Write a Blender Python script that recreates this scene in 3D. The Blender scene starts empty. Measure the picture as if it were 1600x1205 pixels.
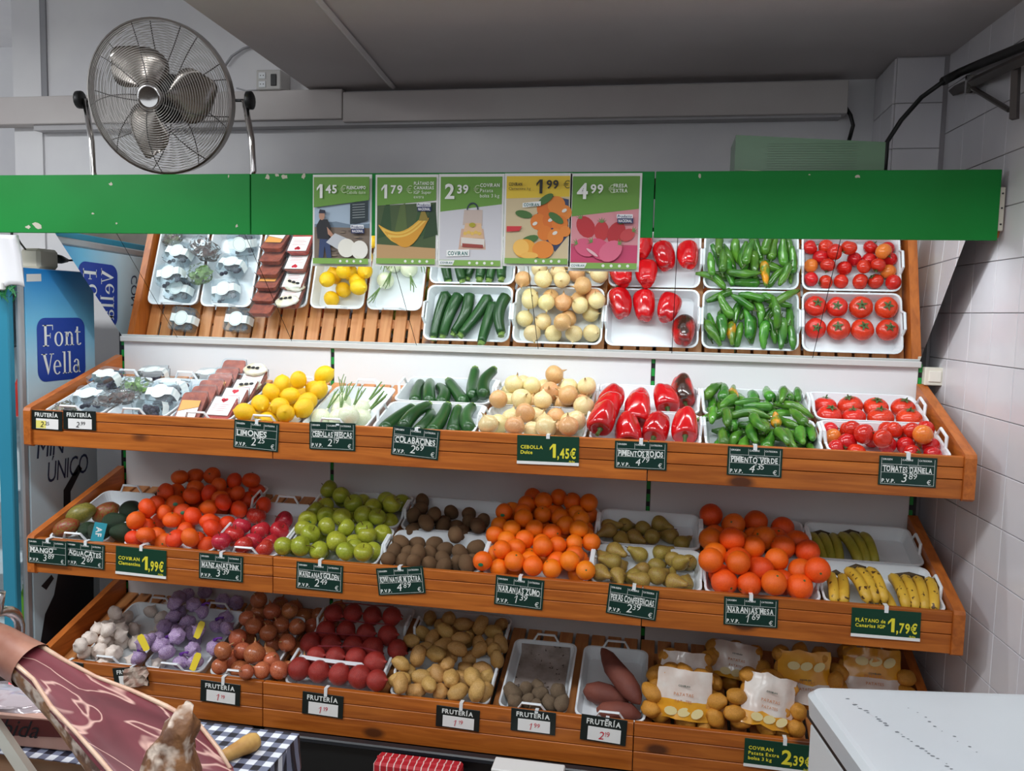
import bpy, bmesh, math, random
import numpy as np
from mathutils import Vector, Matrix, Euler, Quaternion, noise

random.seed(7)
PI = math.pi
SC = bpy.context.scene
COL = SC.collection

# ------------------------------------------------------------------ camera
CP = Vector((2.371, -2.762, 1.72))
YAW, PITCH, ROLL, FPX = 0.1785, -0.0888, 0.0241, 1304.565
_f = Vector((-math.sin(YAW) * math.cos(PITCH), math.cos(YAW) * math.cos(PITCH), math.sin(PITCH)))
_r = _f.cross(Vector((0, 0, 1))).normalized()
_u = _r.cross(_f)
CR = math.cos(ROLL) * _r + math.sin(ROLL) * _u
CU = -math.sin(ROLL) * _r + math.cos(ROLL) * _u
CF = _f
cam_d = bpy.data.cameras.new('camera')
cam_d.sensor_fit = 'HORIZONTAL'
cam_d.sensor_width = 36.0
cam_d.lens = FPX / 1600.0 * 36.0
cam_d.clip_start = 0.05
cam = bpy.data.objects.new('camera', cam_d)
COL.objects.link(cam)
M = Matrix((CR, CU, -CF)).transposed().to_4x4()
M.translation = CP
cam.matrix_world = M
SC.camera = cam

# ------------------------------------------------------------------ world, lights, exposure
wd = bpy.data.worlds.new('store_ambient')
SC.world = wd
wd.use_nodes = True
wd.node_tree.nodes['Background'].inputs[0].default_value = (0.90, 0.95, 1.0, 1)
wd.node_tree.nodes['Background'].inputs[1].default_value = 1.1
SC.view_settings.view_transform = 'Standard'
SC.view_settings.look = 'None'
SC.view_settings.gamma = 1.0
SC.view_settings.use_curve_mapping = False
SC.view_settings.exposure = 0.0


def area(name, loc, target, sx, sy, power, col=(1, 1, 1)):
    l = bpy.data.lights.new(name, 'AREA')
    l.shape = 'RECTANGLE'
    l.size, l.size_y, l.energy, l.color = sx, sy, power, col
    o = bpy.data.objects.new(name, l)
    COL.objects.link(o)
    o.location = loc
    o.rotation_euler = (Vector(target) - Vector(loc)).to_track_quat('-Z', 'Y').to_euler()
    return o


LAMPS = [((1.9, -1.75, 3.16), 2.6, 0.30, 52), ((0.4, -4.2, 3.05), 1.4, 0.6, 18),
         ((2.85, -4.2, 3.05), 1.4, 0.6, 16), ((-1.0, -1.4, 3.05), 1.2, 0.4, 72)]
for i, (lc, sx, sy, pw) in enumerate(LAMPS):
    area('ceiling_lamp_light', lc, (lc[0], lc[1] + (0.25 if i == 0 else 0.0), 0), sx, sy, pw, (0.95, 0.98, 1.0))
for _x, _l, _p in ((1.60, 1.36, 4.0), (0.45, 0.76, 1.6), (2.85, 0.86, 2.7)):
    area('canopy_strip_light', (_x, 0.1285, 1.9795), (_x, 0.30, 1.2), _l, 0.007, _p, (0.93, 0.97, 1.0))

# ------------------------------------------------------------------ measures of the place
W = 3.3325                      # width of the display
D = 0.545                       # back panel plane
YV = 0.107                      # valance plane
TH = math.radians(17.6)         # slope of the tiers
TC, TS = math.cos(TH), math.sin(TH)
ZT = {1: 1.3074, 2: 0.8122, 3: 0.3276}
ZB = {1: 1.1708, 2: 0.6752, 3: 0.1529}
TY = {1: 0.0, 2: 0.0, 3: 0.02}
ZM, ZVT, ZVB = 1.5773, 2.1948, 1.9768
SEAM = (0.0, 1.006, 2.334, W)
MANG = 0.80                    # tilt of the mirrors


def ray(x, y):
    return CF * FPX + CR * (x - 800.0) + CU * (602.5 - y)


def atY(x, y, Y):
    r = ray(x, y)
    return CP + r * ((Y - CP.y) / r.y)


def atX(x, y, X):
    r = ray(x, y)
    return CP + r * ((X - CP.x) / r.x)


def atZ(x, y, Z):
    r = ray(x, y)
    return CP + r * ((Z - CP.z) / r.z)


def tp(k, u, v, w):
    """tier k: u along the shelf, v up the slope from the front board, w above the deck"""
    return Vector((u, TY[k] + 0.024 + v * TC - w * TS, ZT[k] - 0.068 + v * TS + w * TC))


def tinv(k, P):
    y, z = P.y - TY[k] - 0.024, P.z - ZT[k] + 0.068
    return Vector((P.x, y * TC + z * TS, -y * TS + z * TC))


def on_tier(k, px, py, H):
    r = ray(px, py).normalized()
    n = Vector((0, -TS, TC))
    P0 = tp(k, 0, 0, 0)
    w = 0.06
    for _ in range(14):
        P = CP + r * ((w - n.dot(CP - P0)) / n.dot(r))
        q = tinv(k, P)
        w = 0.5 * w + 0.5 * (H(q.x, max(-0.05, min(0.56, q.y))) if callable(H) else H)
    return q


# ------------------------------------------------------------------ materials
MATS = {}


def srgb(c):
    return tuple(((x / 255.0) / 12.92 if x / 255.0 <= 0.04045 else ((x / 255.0 + 0.055) / 1.055) ** 2.4) for x in c)


def mat(name, c, rough=0.5, c2=None, scale=8.0, rnd=0.0, bump=0.0, bscale=60.0, metal=0.0, spec=0.5,
        stretch=(1, 1, 1), lo=0.35, hi=0.65, hue=0.0, emit=0.0, coat=0.0, sss=0.0, c3=None, s3=20.0, t3=(0.6, 0.66), detail=3.0):
    if name in MATS:
        return MATS[name]
    m = bpy.data.materials.new(name)
    m.use_nodes = True
    nt = m.node_tree
    N, L = nt.nodes, nt.links
    b = N['Principled BSDF']
    b.inputs['Roughness'].default_value = rough
    b.inputs['Metallic'].default_value = metal
    b.inputs['Specular IOR Level'].default_value = spec
    b.inputs['Coat Weight'].default_value = coat
    if sss:
        b.inputs['Subsurface Weight'].default_value = sss
        b.inputs['Subsurface Scale'].default_value = 0.01
    c = srgb(c)
    sock = None
    tc = N.new('ShaderNodeTexCoord')
    mp = N.new('ShaderNodeMapping')
    mp.inputs['Scale'].default_value = stretch
    L.new(tc.outputs['Object'], mp.inputs['Vector'])
    oi = N.new('ShaderNodeObjectInfo')
    va = N.new('ShaderNodeVectorMath')
    va.operation = 'ADD'
    vm = N.new('ShaderNodeVectorMath')
    vm.operation = 'SCALE'
    vm.inputs[0].default_value = (13.1, 7.7, 5.3)
    L.new(oi.outputs['Random'], vm.inputs['Scale'])
    L.new(mp.outputs[0], va.inputs[0])
    L.new(vm.outputs[0], va.inputs[1])
    if c2:
        nz = N.new('ShaderNodeTexNoise')
        nz.inputs['Scale'].default_value = scale
        nz.inputs['Detail'].default_value = detail
        L.new(va.outputs[0], nz.inputs['Vector'])
        cr = N.new('ShaderNodeValToRGB')
        cr.color_ramp.elements[0].position = lo
        cr.color_ramp.elements[1].position = hi
        cr.color_ramp.elements[0].color = (*c, 1)
        cr.color_ramp.elements[1].color = (*srgb(c2), 1)
        L.new(nz.outputs['Fac'], cr.inputs['Fac'])
        sock = cr.outputs['Color']
    if c3:
        nz = N.new('ShaderNodeTexNoise')
        nz.inputs['Scale'].default_value = s3
        nz.inputs['Detail'].default_value = 2.0
        L.new(va.outputs[0], nz.inputs['Vector'])
        cr = N.new('ShaderNodeValToRGB')
        cr.color_ramp.elements[0].position, cr.color_ramp.elements[1].position = t3
        cr.color_ramp.elements[0].color = (0, 0, 0, 1)
        cr.color_ramp.elements[1].color = (1, 1, 1, 1)
        L.new(nz.outputs['Fac'], cr.inputs['Fac'])
        mx = N.new('ShaderNodeMixRGB')
        L.new(cr.outputs['Color'], mx.inputs[0])
        mx.inputs[1].default_value = (*c, 1)
        if sock:
            L.new(sock, mx.inputs[1])
        mx.inputs[2].default_value = (*srgb(c3), 1)
        sock = mx.outputs[0]
    if rnd or hue:
        hs = N.new('ShaderNodeHueSaturation')
        mr = N.new('ShaderNodeMapRange')
        mr.inputs['To Min'].default_value = 1 - rnd
        mr.inputs['To Max'].default_value = 1 + rnd
        L.new(oi.outputs['Random'], mr.inputs['Value'])
        L.new(mr.outputs[0], hs.inputs['Value'])
        ml = N.new('ShaderNodeMath')
        ml.operation = 'MULTIPLY'
        ml.inputs[1].default_value = 7.31
        L.new(oi.outputs['Random'], ml.inputs[0])
        fr = N.new('ShaderNodeMath')
        fr.operation = 'FRACT'
        L.new(ml.outputs[0], fr.inputs[0])
        m2 = N.new('ShaderNodeMapRange')
        m2.inputs['To Min'].default_value = 0.5 - hue
        m2.inputs['To Max'].default_value = 0.5 + hue
        L.new(fr.outputs[0], m2.inputs['Value'])
        L.new(m2.outputs[0], hs.inputs['Hue'])
        hs.inputs['Color'].default_value = (*c, 1)
        if sock:
            L.new(sock, hs.inputs['Color'])
        sock = hs.outputs[0]
    if sock:
        L.new(sock, b.inputs['Base Color'])
    else:
        b.inputs['Base Color'].default_value = (*c, 1)
    if emit:
        b.inputs['Emission Color'].default_value = (*c, 1)
        b.inputs['Emission Strength'].default_value = emit
    if bump:
        nb = N.new('ShaderNodeTexNoise')
        nb.inputs['Scale'].default_value = bscale
        L.new(va.outputs[0], nb.inputs['Vector'])
        bp = N.new('ShaderNodeBump')
        bp.inputs['Strength'].default_value = bump
        bp.inputs['Distance'].default_value = 0.004
        L.new(nb.outputs['Fac'], bp.inputs['Height'])
        L.new(bp.outputs[0], b.inputs['Normal'])
    MATS[name] = m
    return m


def clear_mat(name, tint=(245, 250, 252), gloss=0.10, rough=0.08, haze=0.06):
    """thin clear plastic: mostly see-through, some gloss, a little milkiness"""
    if name in MATS:
        return MATS[name]
    m = bpy.data.materials.new(name)
    m.use_nodes = True
    nt = m.node_tree
    N, L = nt.nodes, nt.links
    N.remove(N['Principled BSDF'])
    t = N.new('ShaderNodeBsdfTransparent')
    t.inputs[0].default_value = (*srgb(tint), 1)
    g = N.new('ShaderNodeBsdfGlossy')
    g.inputs['Roughness'].default_value = rough
    d = N.new('ShaderNodeBsdfDiffuse')
    d.inputs[0].default_value = (*srgb(tint), 1)
    m1 = N.new('ShaderNodeMixShader')
    m1.inputs[0].default_value = haze
    L.new(t.outputs[0], m1.inputs[1])
    L.new(d.outputs[0], m1.inputs[2])
    m2 = N.new('ShaderNodeMixShader')
    lw = N.new('ShaderNodeLayerWeight')
    lw.inputs['Blend'].default_value = gloss
    L.new(lw.outputs['Fresnel'], m2.inputs[0])
    L.new(m1.outputs[0], m2.inputs[1])
    L.new(g.outputs[0], m2.inputs[2])
    L.new(m2.outputs[0], N['Material Output'].inputs[0])
    MATS[name] = m
    return m


def wood_mat(name, ca, cb, knots=True, axis='X', dark=(92, 48, 22)):
    if name in MATS:
        return MATS[name]
    m = bpy.data.materials.new(name)
    m.use_nodes = True
    nt = m.node_tree
    N, L = nt.nodes, nt.links
    b = N['Principled BSDF']
    b.inputs['Roughness'].default_value = 0.42
    tc = N.new('ShaderNodeTexCoord')
    oi = N.new('ShaderNodeObjectInfo')
    vm = N.new('ShaderNodeVectorMath')
    vm.operation = 'SCALE'
    vm.inputs[0].default_value = (17.0, 9.0, 23.0)
    L.new(oi.outputs['Random'], vm.inputs['Scale'])
    va = N.new('ShaderNodeVectorMath')
    va.operation = 'ADD'
    L.new(tc.outputs['Object'], va.inputs[0])
    L.new(vm.outputs[0], va.inputs[1])
    mp = N.new('ShaderNodeMapping')
    mp.inputs['Scale'].default_value = (1.6, 22, 22) if axis == 'X' else (22, 1.6, 22)
    L.new(va.outputs[0], mp.inputs['Vector'])
    nz = N.new('ShaderNodeTexNoise')
    nz.inputs['Scale'].default_value = 2.2
    nz.inputs['Detail'].default_value = 5
    nz.inputs['Distortion'].default_value = 0.8
    L.new(mp.outputs[0], nz.inputs['Vector'])
    cr = N.new('ShaderNodeValToRGB')
    cr.color_ramp.elements[0].position = 0.3
    cr.color_ramp.elements[1].position = 0.72
    cr.color_ramp.elements[0].color = (*srgb(ca), 1)
    cr.color_ramp.elements[1].color = (*srgb(cb), 1)
    L.new(nz.outputs['Fac'], cr.inputs['Fac'])
    sock = cr.outputs[0]
    if knots:
        mk = N.new('ShaderNodeMapping')
        mk.inputs['Scale'].default_value = (3.2, 6, 6.5) if axis == 'X' else (6, 3.2, 6.5)
        L.new(va.outputs[0], mk.inputs['Vector'])
        vo = N.new('ShaderNodeTexVoronoi')
        vo.inputs['Scale'].default_value = 1.0
        L.new(mk.outputs[0], vo.inputs['Vector'])
        c2 = N.new('ShaderNodeValToRGB')
        c2.color_ramp.elements[0].position = 0.09
        c2.color_ramp.elements[1].position = 0.17
        c2.color_ramp.elements[0].color = (1, 1, 1, 1)
        c2.color_ramp.elements[1].color = (0, 0, 0, 1)
        L.new(vo.outputs['Distance'], c2.inputs['Fac'])
        mx = N.new('ShaderNodeMixRGB')
        L.new(c2.outputs[0], mx.inputs[0])
        L.new(sock, mx.inputs[1])
        mx.inputs[2].default_value = (*srgb(dark), 1)
        sock = mx.outputs[0]
    hs = N.new('ShaderNodeHueSaturation')
    mr = N.new('ShaderNodeMapRange')
    mr.inputs['To Min'].default_value = 0.86
    mr.inputs['To Max'].default_value = 1.1
    L.new(oi.outputs['Random'], mr.inputs['Value'])
    L.new(mr.outputs[0], hs.inputs['Value'])
    L.new(sock, hs.inputs['Color'])
    L.new(hs.outputs[0], b.inputs['Base Color'])
    bp = N.new('ShaderNodeBump')
    bp.inputs['Strength'].default_value = 0.15
    bp.inputs['Distance'].default_value = 0.002
    L.new(nz.outputs['Fac'], bp.inputs['Height'])
    L.new(bp.outputs[0], b.inputs['Normal'])
    MATS[name] = m
    return m


PINE = wood_mat('pine_board', (200, 114, 42), (158, 80, 24))
PINE_S = wood_mat('pine_side', (196, 110, 42), (156, 80, 26), axis='Y')
SLAT = wood_mat('pine_slat', (214, 150, 92), (190, 118, 62), axis='Y')
WHITE_P = mat('white_plastic', (236, 240, 242), 0.35)
TRAYM = mat('tray_plastic', (232, 238, 242), 0.32, spec=0.5)
PAINT_W = mat('white_paint', (230, 229, 230), 0.6, (222, 221, 224), 3, bump=0.05)
PANEL_W = mat('panel_white', (226, 228, 230), 0.45)
BLACK = mat('black_plastic', (22, 23, 24), 0.45)
DKGREY = mat('dark_metal', (52, 52, 54), 0.4, metal=0.6)
STEEL = mat('brushed_steel', (190, 188, 186), 0.25, metal=1.0)
CHROME = mat('chrome', (205, 202, 200), 0.12, metal=1.0)
GREENV = mat('green_laminate', (14, 138, 56), 0.5, (10, 126, 46), 2.0, spec=0.25)
PAPER = mat('white_paper', (238, 238, 236), 0.6)
CARD = mat('price_card', (18, 52, 44), 0.35, spec=0.4)
CARDB = mat('price_card_black', (20, 30, 28), 0.35)
CHALK = mat('chalk_white', (232, 236, 232), 0.6)
YEL = mat('print_yellow', (232, 222, 60), 0.5)
REDP = mat('print_red', (204, 40, 60), 0.5)
BLACKP = mat('print_black', (24, 24, 26), 0.5)
MIRROR = mat('mirror_glass', (236, 240, 240), 0.0, metal=1.0)


def pm(c, rough=0.45):
    return mat('print_%02x%02x%02x' % c, c, rough)


# ------------------------------------------------------------------ mesh helpers
class MB:
    def __init__(s):
        s.v, s.f, s.m, s.cur = [], [], [], 0

    def add(s, vs, fs):
        o = len(s.v)
        s.v += [tuple(a) for a in vs]
        s.f += [tuple(i + o for i in f) for f in fs]
        s.m += [s.cur] * len(fs)
        return s

    def box(s, x0, x1, y0, y1, z0, z1):
        return s.add([(x0, y0, z0), (x1, y0, z0), (x1, y1, z0), (x0, y1, z0), (x0, y0, z1), (x1, y0, z1), (x1, y1, z1), (x0, y1, z1)],
                     [(0, 3, 2, 1), (4, 5, 6, 7), (0, 1, 5, 4), (1, 2, 6, 5), (2, 3, 7, 6), (3, 0, 4, 7)])

    def bbox(s, x0, x1, y0, y1, z0, z1, b=0.003):
        c = ((x0 + x1) / 2, (y0 + y1) / 2, (z0 + z1) / 2)
        h = ((x1 - x0) / 2, (y1 - y0) / 2, (z1 - z0) / 2)
        bm = bmesh.new()
        for sx in (-1, 1):
            for sy in (-1, 1):
                for sz in (-1, 1):
                    for a in range(3):
                        q = [h[0], h[1], h[2]]
                        for k in range(3):
                            if k != a:
                                q[k] -= b
                        bm.verts.new((c[0] + sx * q[0], c[1] + sy * q[1], c[2] + sz * q[2]))
        bmesh.ops.convex_hull(bm, input=bm.verts)
        bmesh.ops.dissolve_limit(bm, angle_limit=0.01, verts=bm.verts, edges=bm.edges)
        bm.verts.index_update()
        s.add([v.co[:] for v in bm.verts], [[v.index for v in f.verts] for f in bm.faces])
        bm.free()
        return s

    def prism(s, poly, y0, y1):
        """poly in (x, z), extruded in y"""
        n = len(poly)
        vs = [(x, y0, z) for x, z in poly] + [(x, y1, z) for x, z in poly]
        fs = [tuple(range(n)), tuple(range(2 * n - 1, n - 1, -1))]
        fs += [(i, i + n, (i + 1) % n + n, (i + 1) % n) for i in range(n)]
        return s.add(vs, fs)

    def prismx(s, poly, x0, x1):
        n = len(poly)
        vs = [(x0, y, z) for y, z in poly] + [(x1, y, z) for y, z in poly]
        fs = [tuple(range(n - 1, -1, -1)), tuple(range(n, 2 * n))]
        fs += [(i, (i + 1) % n, (i + 1) % n + n, i + n) for i in range(n)]
        return s.add(vs, fs)

    def flat(s, poly, y):
        return s.add([(x, y, z) for x, z in poly], [tuple(range(len(poly)))])

    def tube(s, path, rad, n=8, closed=False, cap=True, flat=1.0):
        path = [Vector(p) for p in path]
        m = len(path)
        rr = rad if isinstance(rad, (list, tuple)) else [rad] * m
        vs, up = [], None
        for i, p in enumerate(path):
            if closed:
                t = path[(i + 1) % m] - path[i - 1]
            else:
                t = path[min(i + 1, m - 1)] - path[max(i - 1, 0)]
            t.normalize()
            if up is None:
                up = Vector((0, 0, 1)) if abs(t.z) < 0.9 else Vector((1, 0, 0))
            up = (up - t * up.dot(t))
            if up.length < 1e-5:
                up = Vector((0.3, 0.9, 0.2)) - t * t.dot(Vector((0.3, 0.9, 0.2)))
            up.normalize()
            sd = t.cross(up)
            for k in range(n):
                a = 2 * PI * k / n
                vs.append(p + (sd * math.cos(a) + up * math.sin(a) * flat) * rr[i])
        fs = []
        for i in range(m if closed else m - 1):
            for k in range(n):
                a, b2 = i * n, ((i + 1) % m) * n
                fs.append((a + k, a + (k + 1) % n, b2 + (k + 1) % n, b2 + k))
        if cap and not closed:
            fs.append(tuple(range(n - 1, -1, -1)))
            fs.append(tuple((m - 1) * n + k for k in range(n)))
        return s.add(vs, fs)

    def lathe(s, prof, n=20, fn=None):
        """profile of (r, z) bottom to top around z; fn(a, i) scales r"""
        vs, fs = [], []
        m = len(prof)
        for i, (r, z) in enumerate(prof):
            for k in range(n):
                a = 2 * PI * k / n
                q = r * (fn(a, i / (m - 1)) if fn else 1)
                vs.append((q * math.cos(a), q * math.sin(a), z))
        for i in range(m - 1):
            for k in range(n):
                fs.append((i * n + k, i * n + (k + 1) % n, (i + 1) * n + (k + 1) % n, (i + 1) * n + k))
        fs.append(tuple(range(n - 1, -1, -1)))
        fs.append(tuple((m - 1) * n + k for k in range(n)))
        return s.add(vs, fs)

    def xf(s, mtx, start=0):
        for i in range(start, len(s.v)):
            s.v[i] = tuple(mtx @ Vector(s.v[i]))
        return s

    def mesh(s, name, mats, smooth=False):
        me = bpy.data.meshes.new(name)
        me.from_pydata(s.v, [], s.f)
        if not isinstance(mats, (list, tuple)):
            mats = [mats]
        for m in mats:
            me.materials.append(m)
        if len(mats) > 1:
            me.polygons.foreach_set('material_index', s.m)
        if smooth:
            me.polygons.foreach_set('use_smooth', [True] * len(s.f))
        me.update()
        return me


def link(name, me, parent=None, loc=None, rot=None, sc=None):
    o = bpy.data.objects.new(name, me)
    COL.objects.link(o)
    if parent:
        o.parent = parent
    if loc is not None:
        o.location = loc
    if rot is not None:
        if isinstance(rot, Quaternion):
            rot = rot.to_euler()
        o.rotation_euler = rot
    if sc is not None:
        o.scale = sc if isinstance(sc, (list, tuple, Vector)) else (sc, sc, sc)
    return o


def tag(o, label, cat=None, group=None, kind=None):
    o['label'] = label
    if cat:
        o['category'] = cat
    if group:
        o['group'] = group
    if kind:
        o['kind'] = kind
    return o


def thing(name, label, cat, loc=(0, 0, 0), rot=(0, 0, 0), group=None):
    o = link(name, None, None, loc, rot)
    o.empty_display_size = 0.05
    return tag(o, label, cat, group)


def struct(name, me, label=None, parent=None, loc=None, rot=None):
    o = link(name, me, parent, loc, rot)
    if parent is None:
        o['kind'] = 'structure'
        o['label'] = label
        o['category'] = 'structure'
    return o


def part(name, mb, m, parent, smooth=False, loc=None, rot=None, label=None):
    o = link(name, mb.mesh(name, m, smooth), parent, loc, rot)
    if label:
        o['label'] = label
    return o


# ------------------------------------------------------------------ lettering
CHARS = sorted(set('ABCDEFGHIJKLMNOPQRSTUVWXYZabcdefghijklmnopqrstuvwxyz0123456789€,.\'/Íáúé1-ÚÁ'))
GLY = {}


def load_glyphs():
    tmp = []
    for st, off in (('r', 0.0), ('b', 0.028)):
        for ch in CHARS:
            cu = bpy.data.curves.new('g', 'FONT')
            cu.body = ch
            cu.resolution_u = 3
            cu.offset = off
            o = bpy.data.objects.new('g', cu)
            COL.objects.link(o)
            tmp.append((st, ch, o))
    dg = bpy.context.evaluated_depsgraph_get()
    for st, ch, o in tmp:
        me = bpy.data.meshes.new_from_object(o.evaluated_get(dg))
        vs = [(v.co.x, v.co.y) for v in me.vertices]
        fs = [tuple(p.vertices) for p in me.polygons]
        x0 = min((v[0] for v in vs), default=0)
        x1 = max((v[0] for v in vs), default=0.3)
        GLY[st, ch] = ([(v[0] - x0, v[1]) for v in vs], fs, x1 - x0)
        bpy.data.meshes.remove(me)
    for st, ch, o in tmp:
        cu = o.data
        bpy.data.objects.remove(o)
        bpy.data.curves.remove(cu)


load_glyphs()
for _st, _w in (('r', 0.075), ('b', 0.15)):
    GLY[_st, '1'] = ([(0.16, 0), (0.16 + _w, 0), (0.16 + _w, 0.69), (0.16, 0.69), (0.16, 0.69 - _w * 0.9), (0.0, 0.50), (0.0, 0.50 - _w * 0.9), (0.16, 0.50)], [(0, 1, 2, 3), (3, 5, 6, 4), ], 0.16 + _w)


def text(mb, s, x, z, h, y=-0.0012, style='r', wid=1.0, shear=0.0, jit=0.0, fit=None, align='l', gap=0.09):
    """flat lettering facing -y; h = cap height"""
    k = h / 0.69
    adv = sum((0.26 if c == ' ' else GLY[style, c][2]) + gap for c in s) * k * wid
    if fit and adv > fit:
        wid *= fit / adv
        adv = fit
    if align == 'c':
        x -= adv / 2
    elif align == 'r':
        x -= adv
    for c in s:
        if c == ' ':
            x += (0.26 + gap) * k * wid
            continue
        vs, fs, w = GLY[style, c]
        a = random.uniform(-jit, jit)
        js = 1 + random.uniform(-jit, jit) * 1.2
        dz = random.uniform(-jit, jit) * h * 0.5
        ca, sa = math.cos(a), math.sin(a)
        out = []
        for vx, vy in vs:
            vx2 = (vx * ca - vy * sa) * js
            vy2 = (vx * sa + vy * ca) * js
            out.append((x + (vx2 + shear * vy2) * k * wid, y, z + dz + vy2 * k))
        mb.add(out, fs)
        x += (w + gap) * k * wid
    return adv


def ring_poly(mb, cx, cz, rx, rz, ix, iz, y, a0=0, a1=2 * PI, n=22):
    vs, fs = [], []
    for i in range(n + 1):
        a = a0 + (a1 - a0) * i / n
        vs.append((cx + rx * math.cos(a), y, cz + rz * math.sin(a)))
        vs.append((cx + ix * math.cos(a), y, cz + iz * math.sin(a)))
    for i in range(n):
        fs.append((2 * i, 2 * i + 2, 2 * i + 3, 2 * i + 1))
    mb.add(vs, fs)


def disc(mb, cx, cz, rx, rz, y, n=16, a=0.0):
    mb.flat([(cx + rx * math.cos(2 * PI * i / n) * math.cos(a) - rz * math.sin(2 * PI * i / n) * math.sin(a),
              cz + rx * math.cos(2 * PI * i / n) * math.sin(a) + rz * math.sin(2 * PI * i / n) * math.cos(a)) for i in range(n)], y)


def rrect(x0, x1, z0, z1, r, n=5):
    o = []
    for cx, cz, a in ((x1 - r, z0 + r, -PI / 2), (x1 - r, z1 - r, 0), (x0 + r, z1 - r, PI / 2), (x0 + r, z0 + r, PI)):
        for i in range(n + 1):
            t = a + PI / 2 * i / n
            o.append((cx + r * math.cos(t), cz + r * math.sin(t)))
    return o


# ================================================================== THE SETTING
floor = struct('floor', MB().box(-3.2, 5.5, -5.5, 2.6, -0.06, 0).mesh('floor', mat('floor_tile', (120, 112, 104), 0.4, (104, 96, 90), 6)), 'brown grey shop floor under the display')
YW = 0.95
wb = struct('wall_back', MB().box(-0.82, 3.62, YW, YW + 0.12, 0, 3.3).mesh('wall_back', PAINT_W), 'white painted back wall behind the fruit display')
struct('column_face', MB().box(-0.82, -0.665, YW - 0.012, YW + 0.01, 0, 3.3).mesh('column_face', PAINT_W), None, wb)
struct('groove_strip', MB().box(-0.665, -0.635, YW - 0.010, YW + 0.01, 2.69, 3.3).mesh('groove_strip', mat('grey_strip', (150, 150, 154), 0.6)), None, wb)
struct('wall_left', MB().box(-3.2, -0.6, 2.0, 2.1, 0, 3.3).mesh('wall_left', PAINT_W), 'far white wall left of the drinks fridge')
BLOCKER_M = mat('blocker_brown', (92, 84, 78), 0.6, (80, 72, 66), 4)
struct('blocker_front', MB().box(-2.6, 4.2, -4.75, -4.65, 0, 2.05).mesh('blocker_front', BLOCKER_M), 'low brown partition across the aisle facing the display')  # unseen screen, added to keep low ambient light off the lower shelves
struct('blocker_aisle', MB().box(-2.7, -2.6, -4.75, 1.9, 0, 2.05).mesh('blocker_aisle', BLOCKER_M), 'low brown partition at the fridge end of the aisle')  # second unseen screen, added to cut low light from the open left side
SOFZ = 2.70
sof = MB()
sof.add([(0.74, YW, SOFZ), (3.62, YW, SOFZ), (3.78, -1.0, SOFZ), (0.83, -1.0, SOFZ), (0.74, YW, 3.3), (3.62, YW, 3.3), (3.78, -1.0, 3.3), (0.83, -1.0, 3.3)],
        [(0, 1, 2, 3), (7, 6, 5, 4), (0, 4, 5, 1), (1, 5, 6, 2), (2, 6, 7, 3), (3, 7, 4, 0)])
struct('ceiling', sof.mesh('ceiling', mat('soffit_paint', (212, 206, 206), 0.7, (204, 198, 198), 2)), 'low grey ceiling soffit above the display')
struct('ceiling_store', MB().box(-3.2, 5.5, -5.5, 2.6, 3.3, 3.36).mesh('ceiling_store', PAINT_W), 'high white shop ceiling')
# batten on the soffit
A, B = atZ(497, 0, SOFZ - 0.008), atZ(622, 146, SOFZ - 0.008)
B = A + (B - A) * ((YW - 0.08 - A.y) / (B.y - A.y))
A = A + (A - B) * 0.15
bt = MB()
bt.tube([A, B], 0.014, 4, flat=0.6)
tag(struct('trim_1', bt.mesh('trim_1', mat('soffit_batten', (214, 210, 210), 0.6)), 'thin painted conduit crossing the grey soffit'), 'thin painted conduit crossing the grey soffit')
# white cable trunking along the wall
tr = thing('cable_trunking', 'long white cable trunking box along the back wall above the display', 'trunking', (0, 0, 0))
CREAM = mat('trunking_cream', (206, 201, 198), 0.5, (196, 188, 186), 2.0)
y0, y1 = YW - 0.09, YW - 0.001
part('trunking_length', MB().bbox(-1.15, 0.915, y0, YW - 0.0115, 2.56, 2.69, 0.003), CREAM, tr)
part('trunking_length', MB().bbox(0.919, 3.06, y0, y1, 2.545, 2.675, 0.003), CREAM, tr)
part('trunking_base', MB().box(-0.664, 3.04, y0 + 0.02, y1, 2.535, 2.562), mat('trunking_shade', (186, 184, 186), 0.6), tr)

# right tiled wall, slightly out of square, and the tiled pillar in the corner
TILEM = mat('glazed_tile', (224, 222, 226), 0.22, (216, 214, 220), 4, rnd=0.025)
GROUT = mat('grout', (172, 168, 172), 0.8)
WR_A = math.atan(0.07)
WR0 = Vector((3.372, 0.65, 0))
TS_ = 0.166
wr = struct('wall_right', MB().box(-0.3, 4.6, 0.004, 0.1, 0, 3.3).mesh('wall_right', GROUT), 'white tiled side wall right of the display', None, WR0, (0, 0, -PI / 2 + WR_A))
tile_me = MB().bbox(-TS_ / 2 + 0.0012, TS_ / 2 - 0.0012, -0.004, 0.0045, -TS_ / 2 + 0.0012, TS_ / 2 - 0.0012, 0.0015).mesh('tile', TILEM)
for i in range(11):
    for j in range(17):
        struct('tile', tile_me, None, wr, (TS_ * (i + 0.5) + 0.0, 0.0, 0.03 + TS_ * (j + 0.5) - 0.105))
pil = struct('wall_pillar', MB().box(3.187, 3.46, 0.654, YW, 0, 2.71).mesh('wall_pillar', GROUT), 'white tiled pillar in the corner by the side wall')
for j in range(17):
    z = 2.695 - TS_ * (j + 0.5)
    struct('tile', tile_me, None, pil, (3.187 + TS_ / 2, 0.65, z))
    struct('tile', tile_me, None, pil, (3.183, 0.654 + TS_ / 2, z), (0, 0, -PI / 2))
    struct('tile', tile_me, None, pil, (3.183, 0.654 + TS_ * 1.5, z), (0, 0, -PI / 2))

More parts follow.
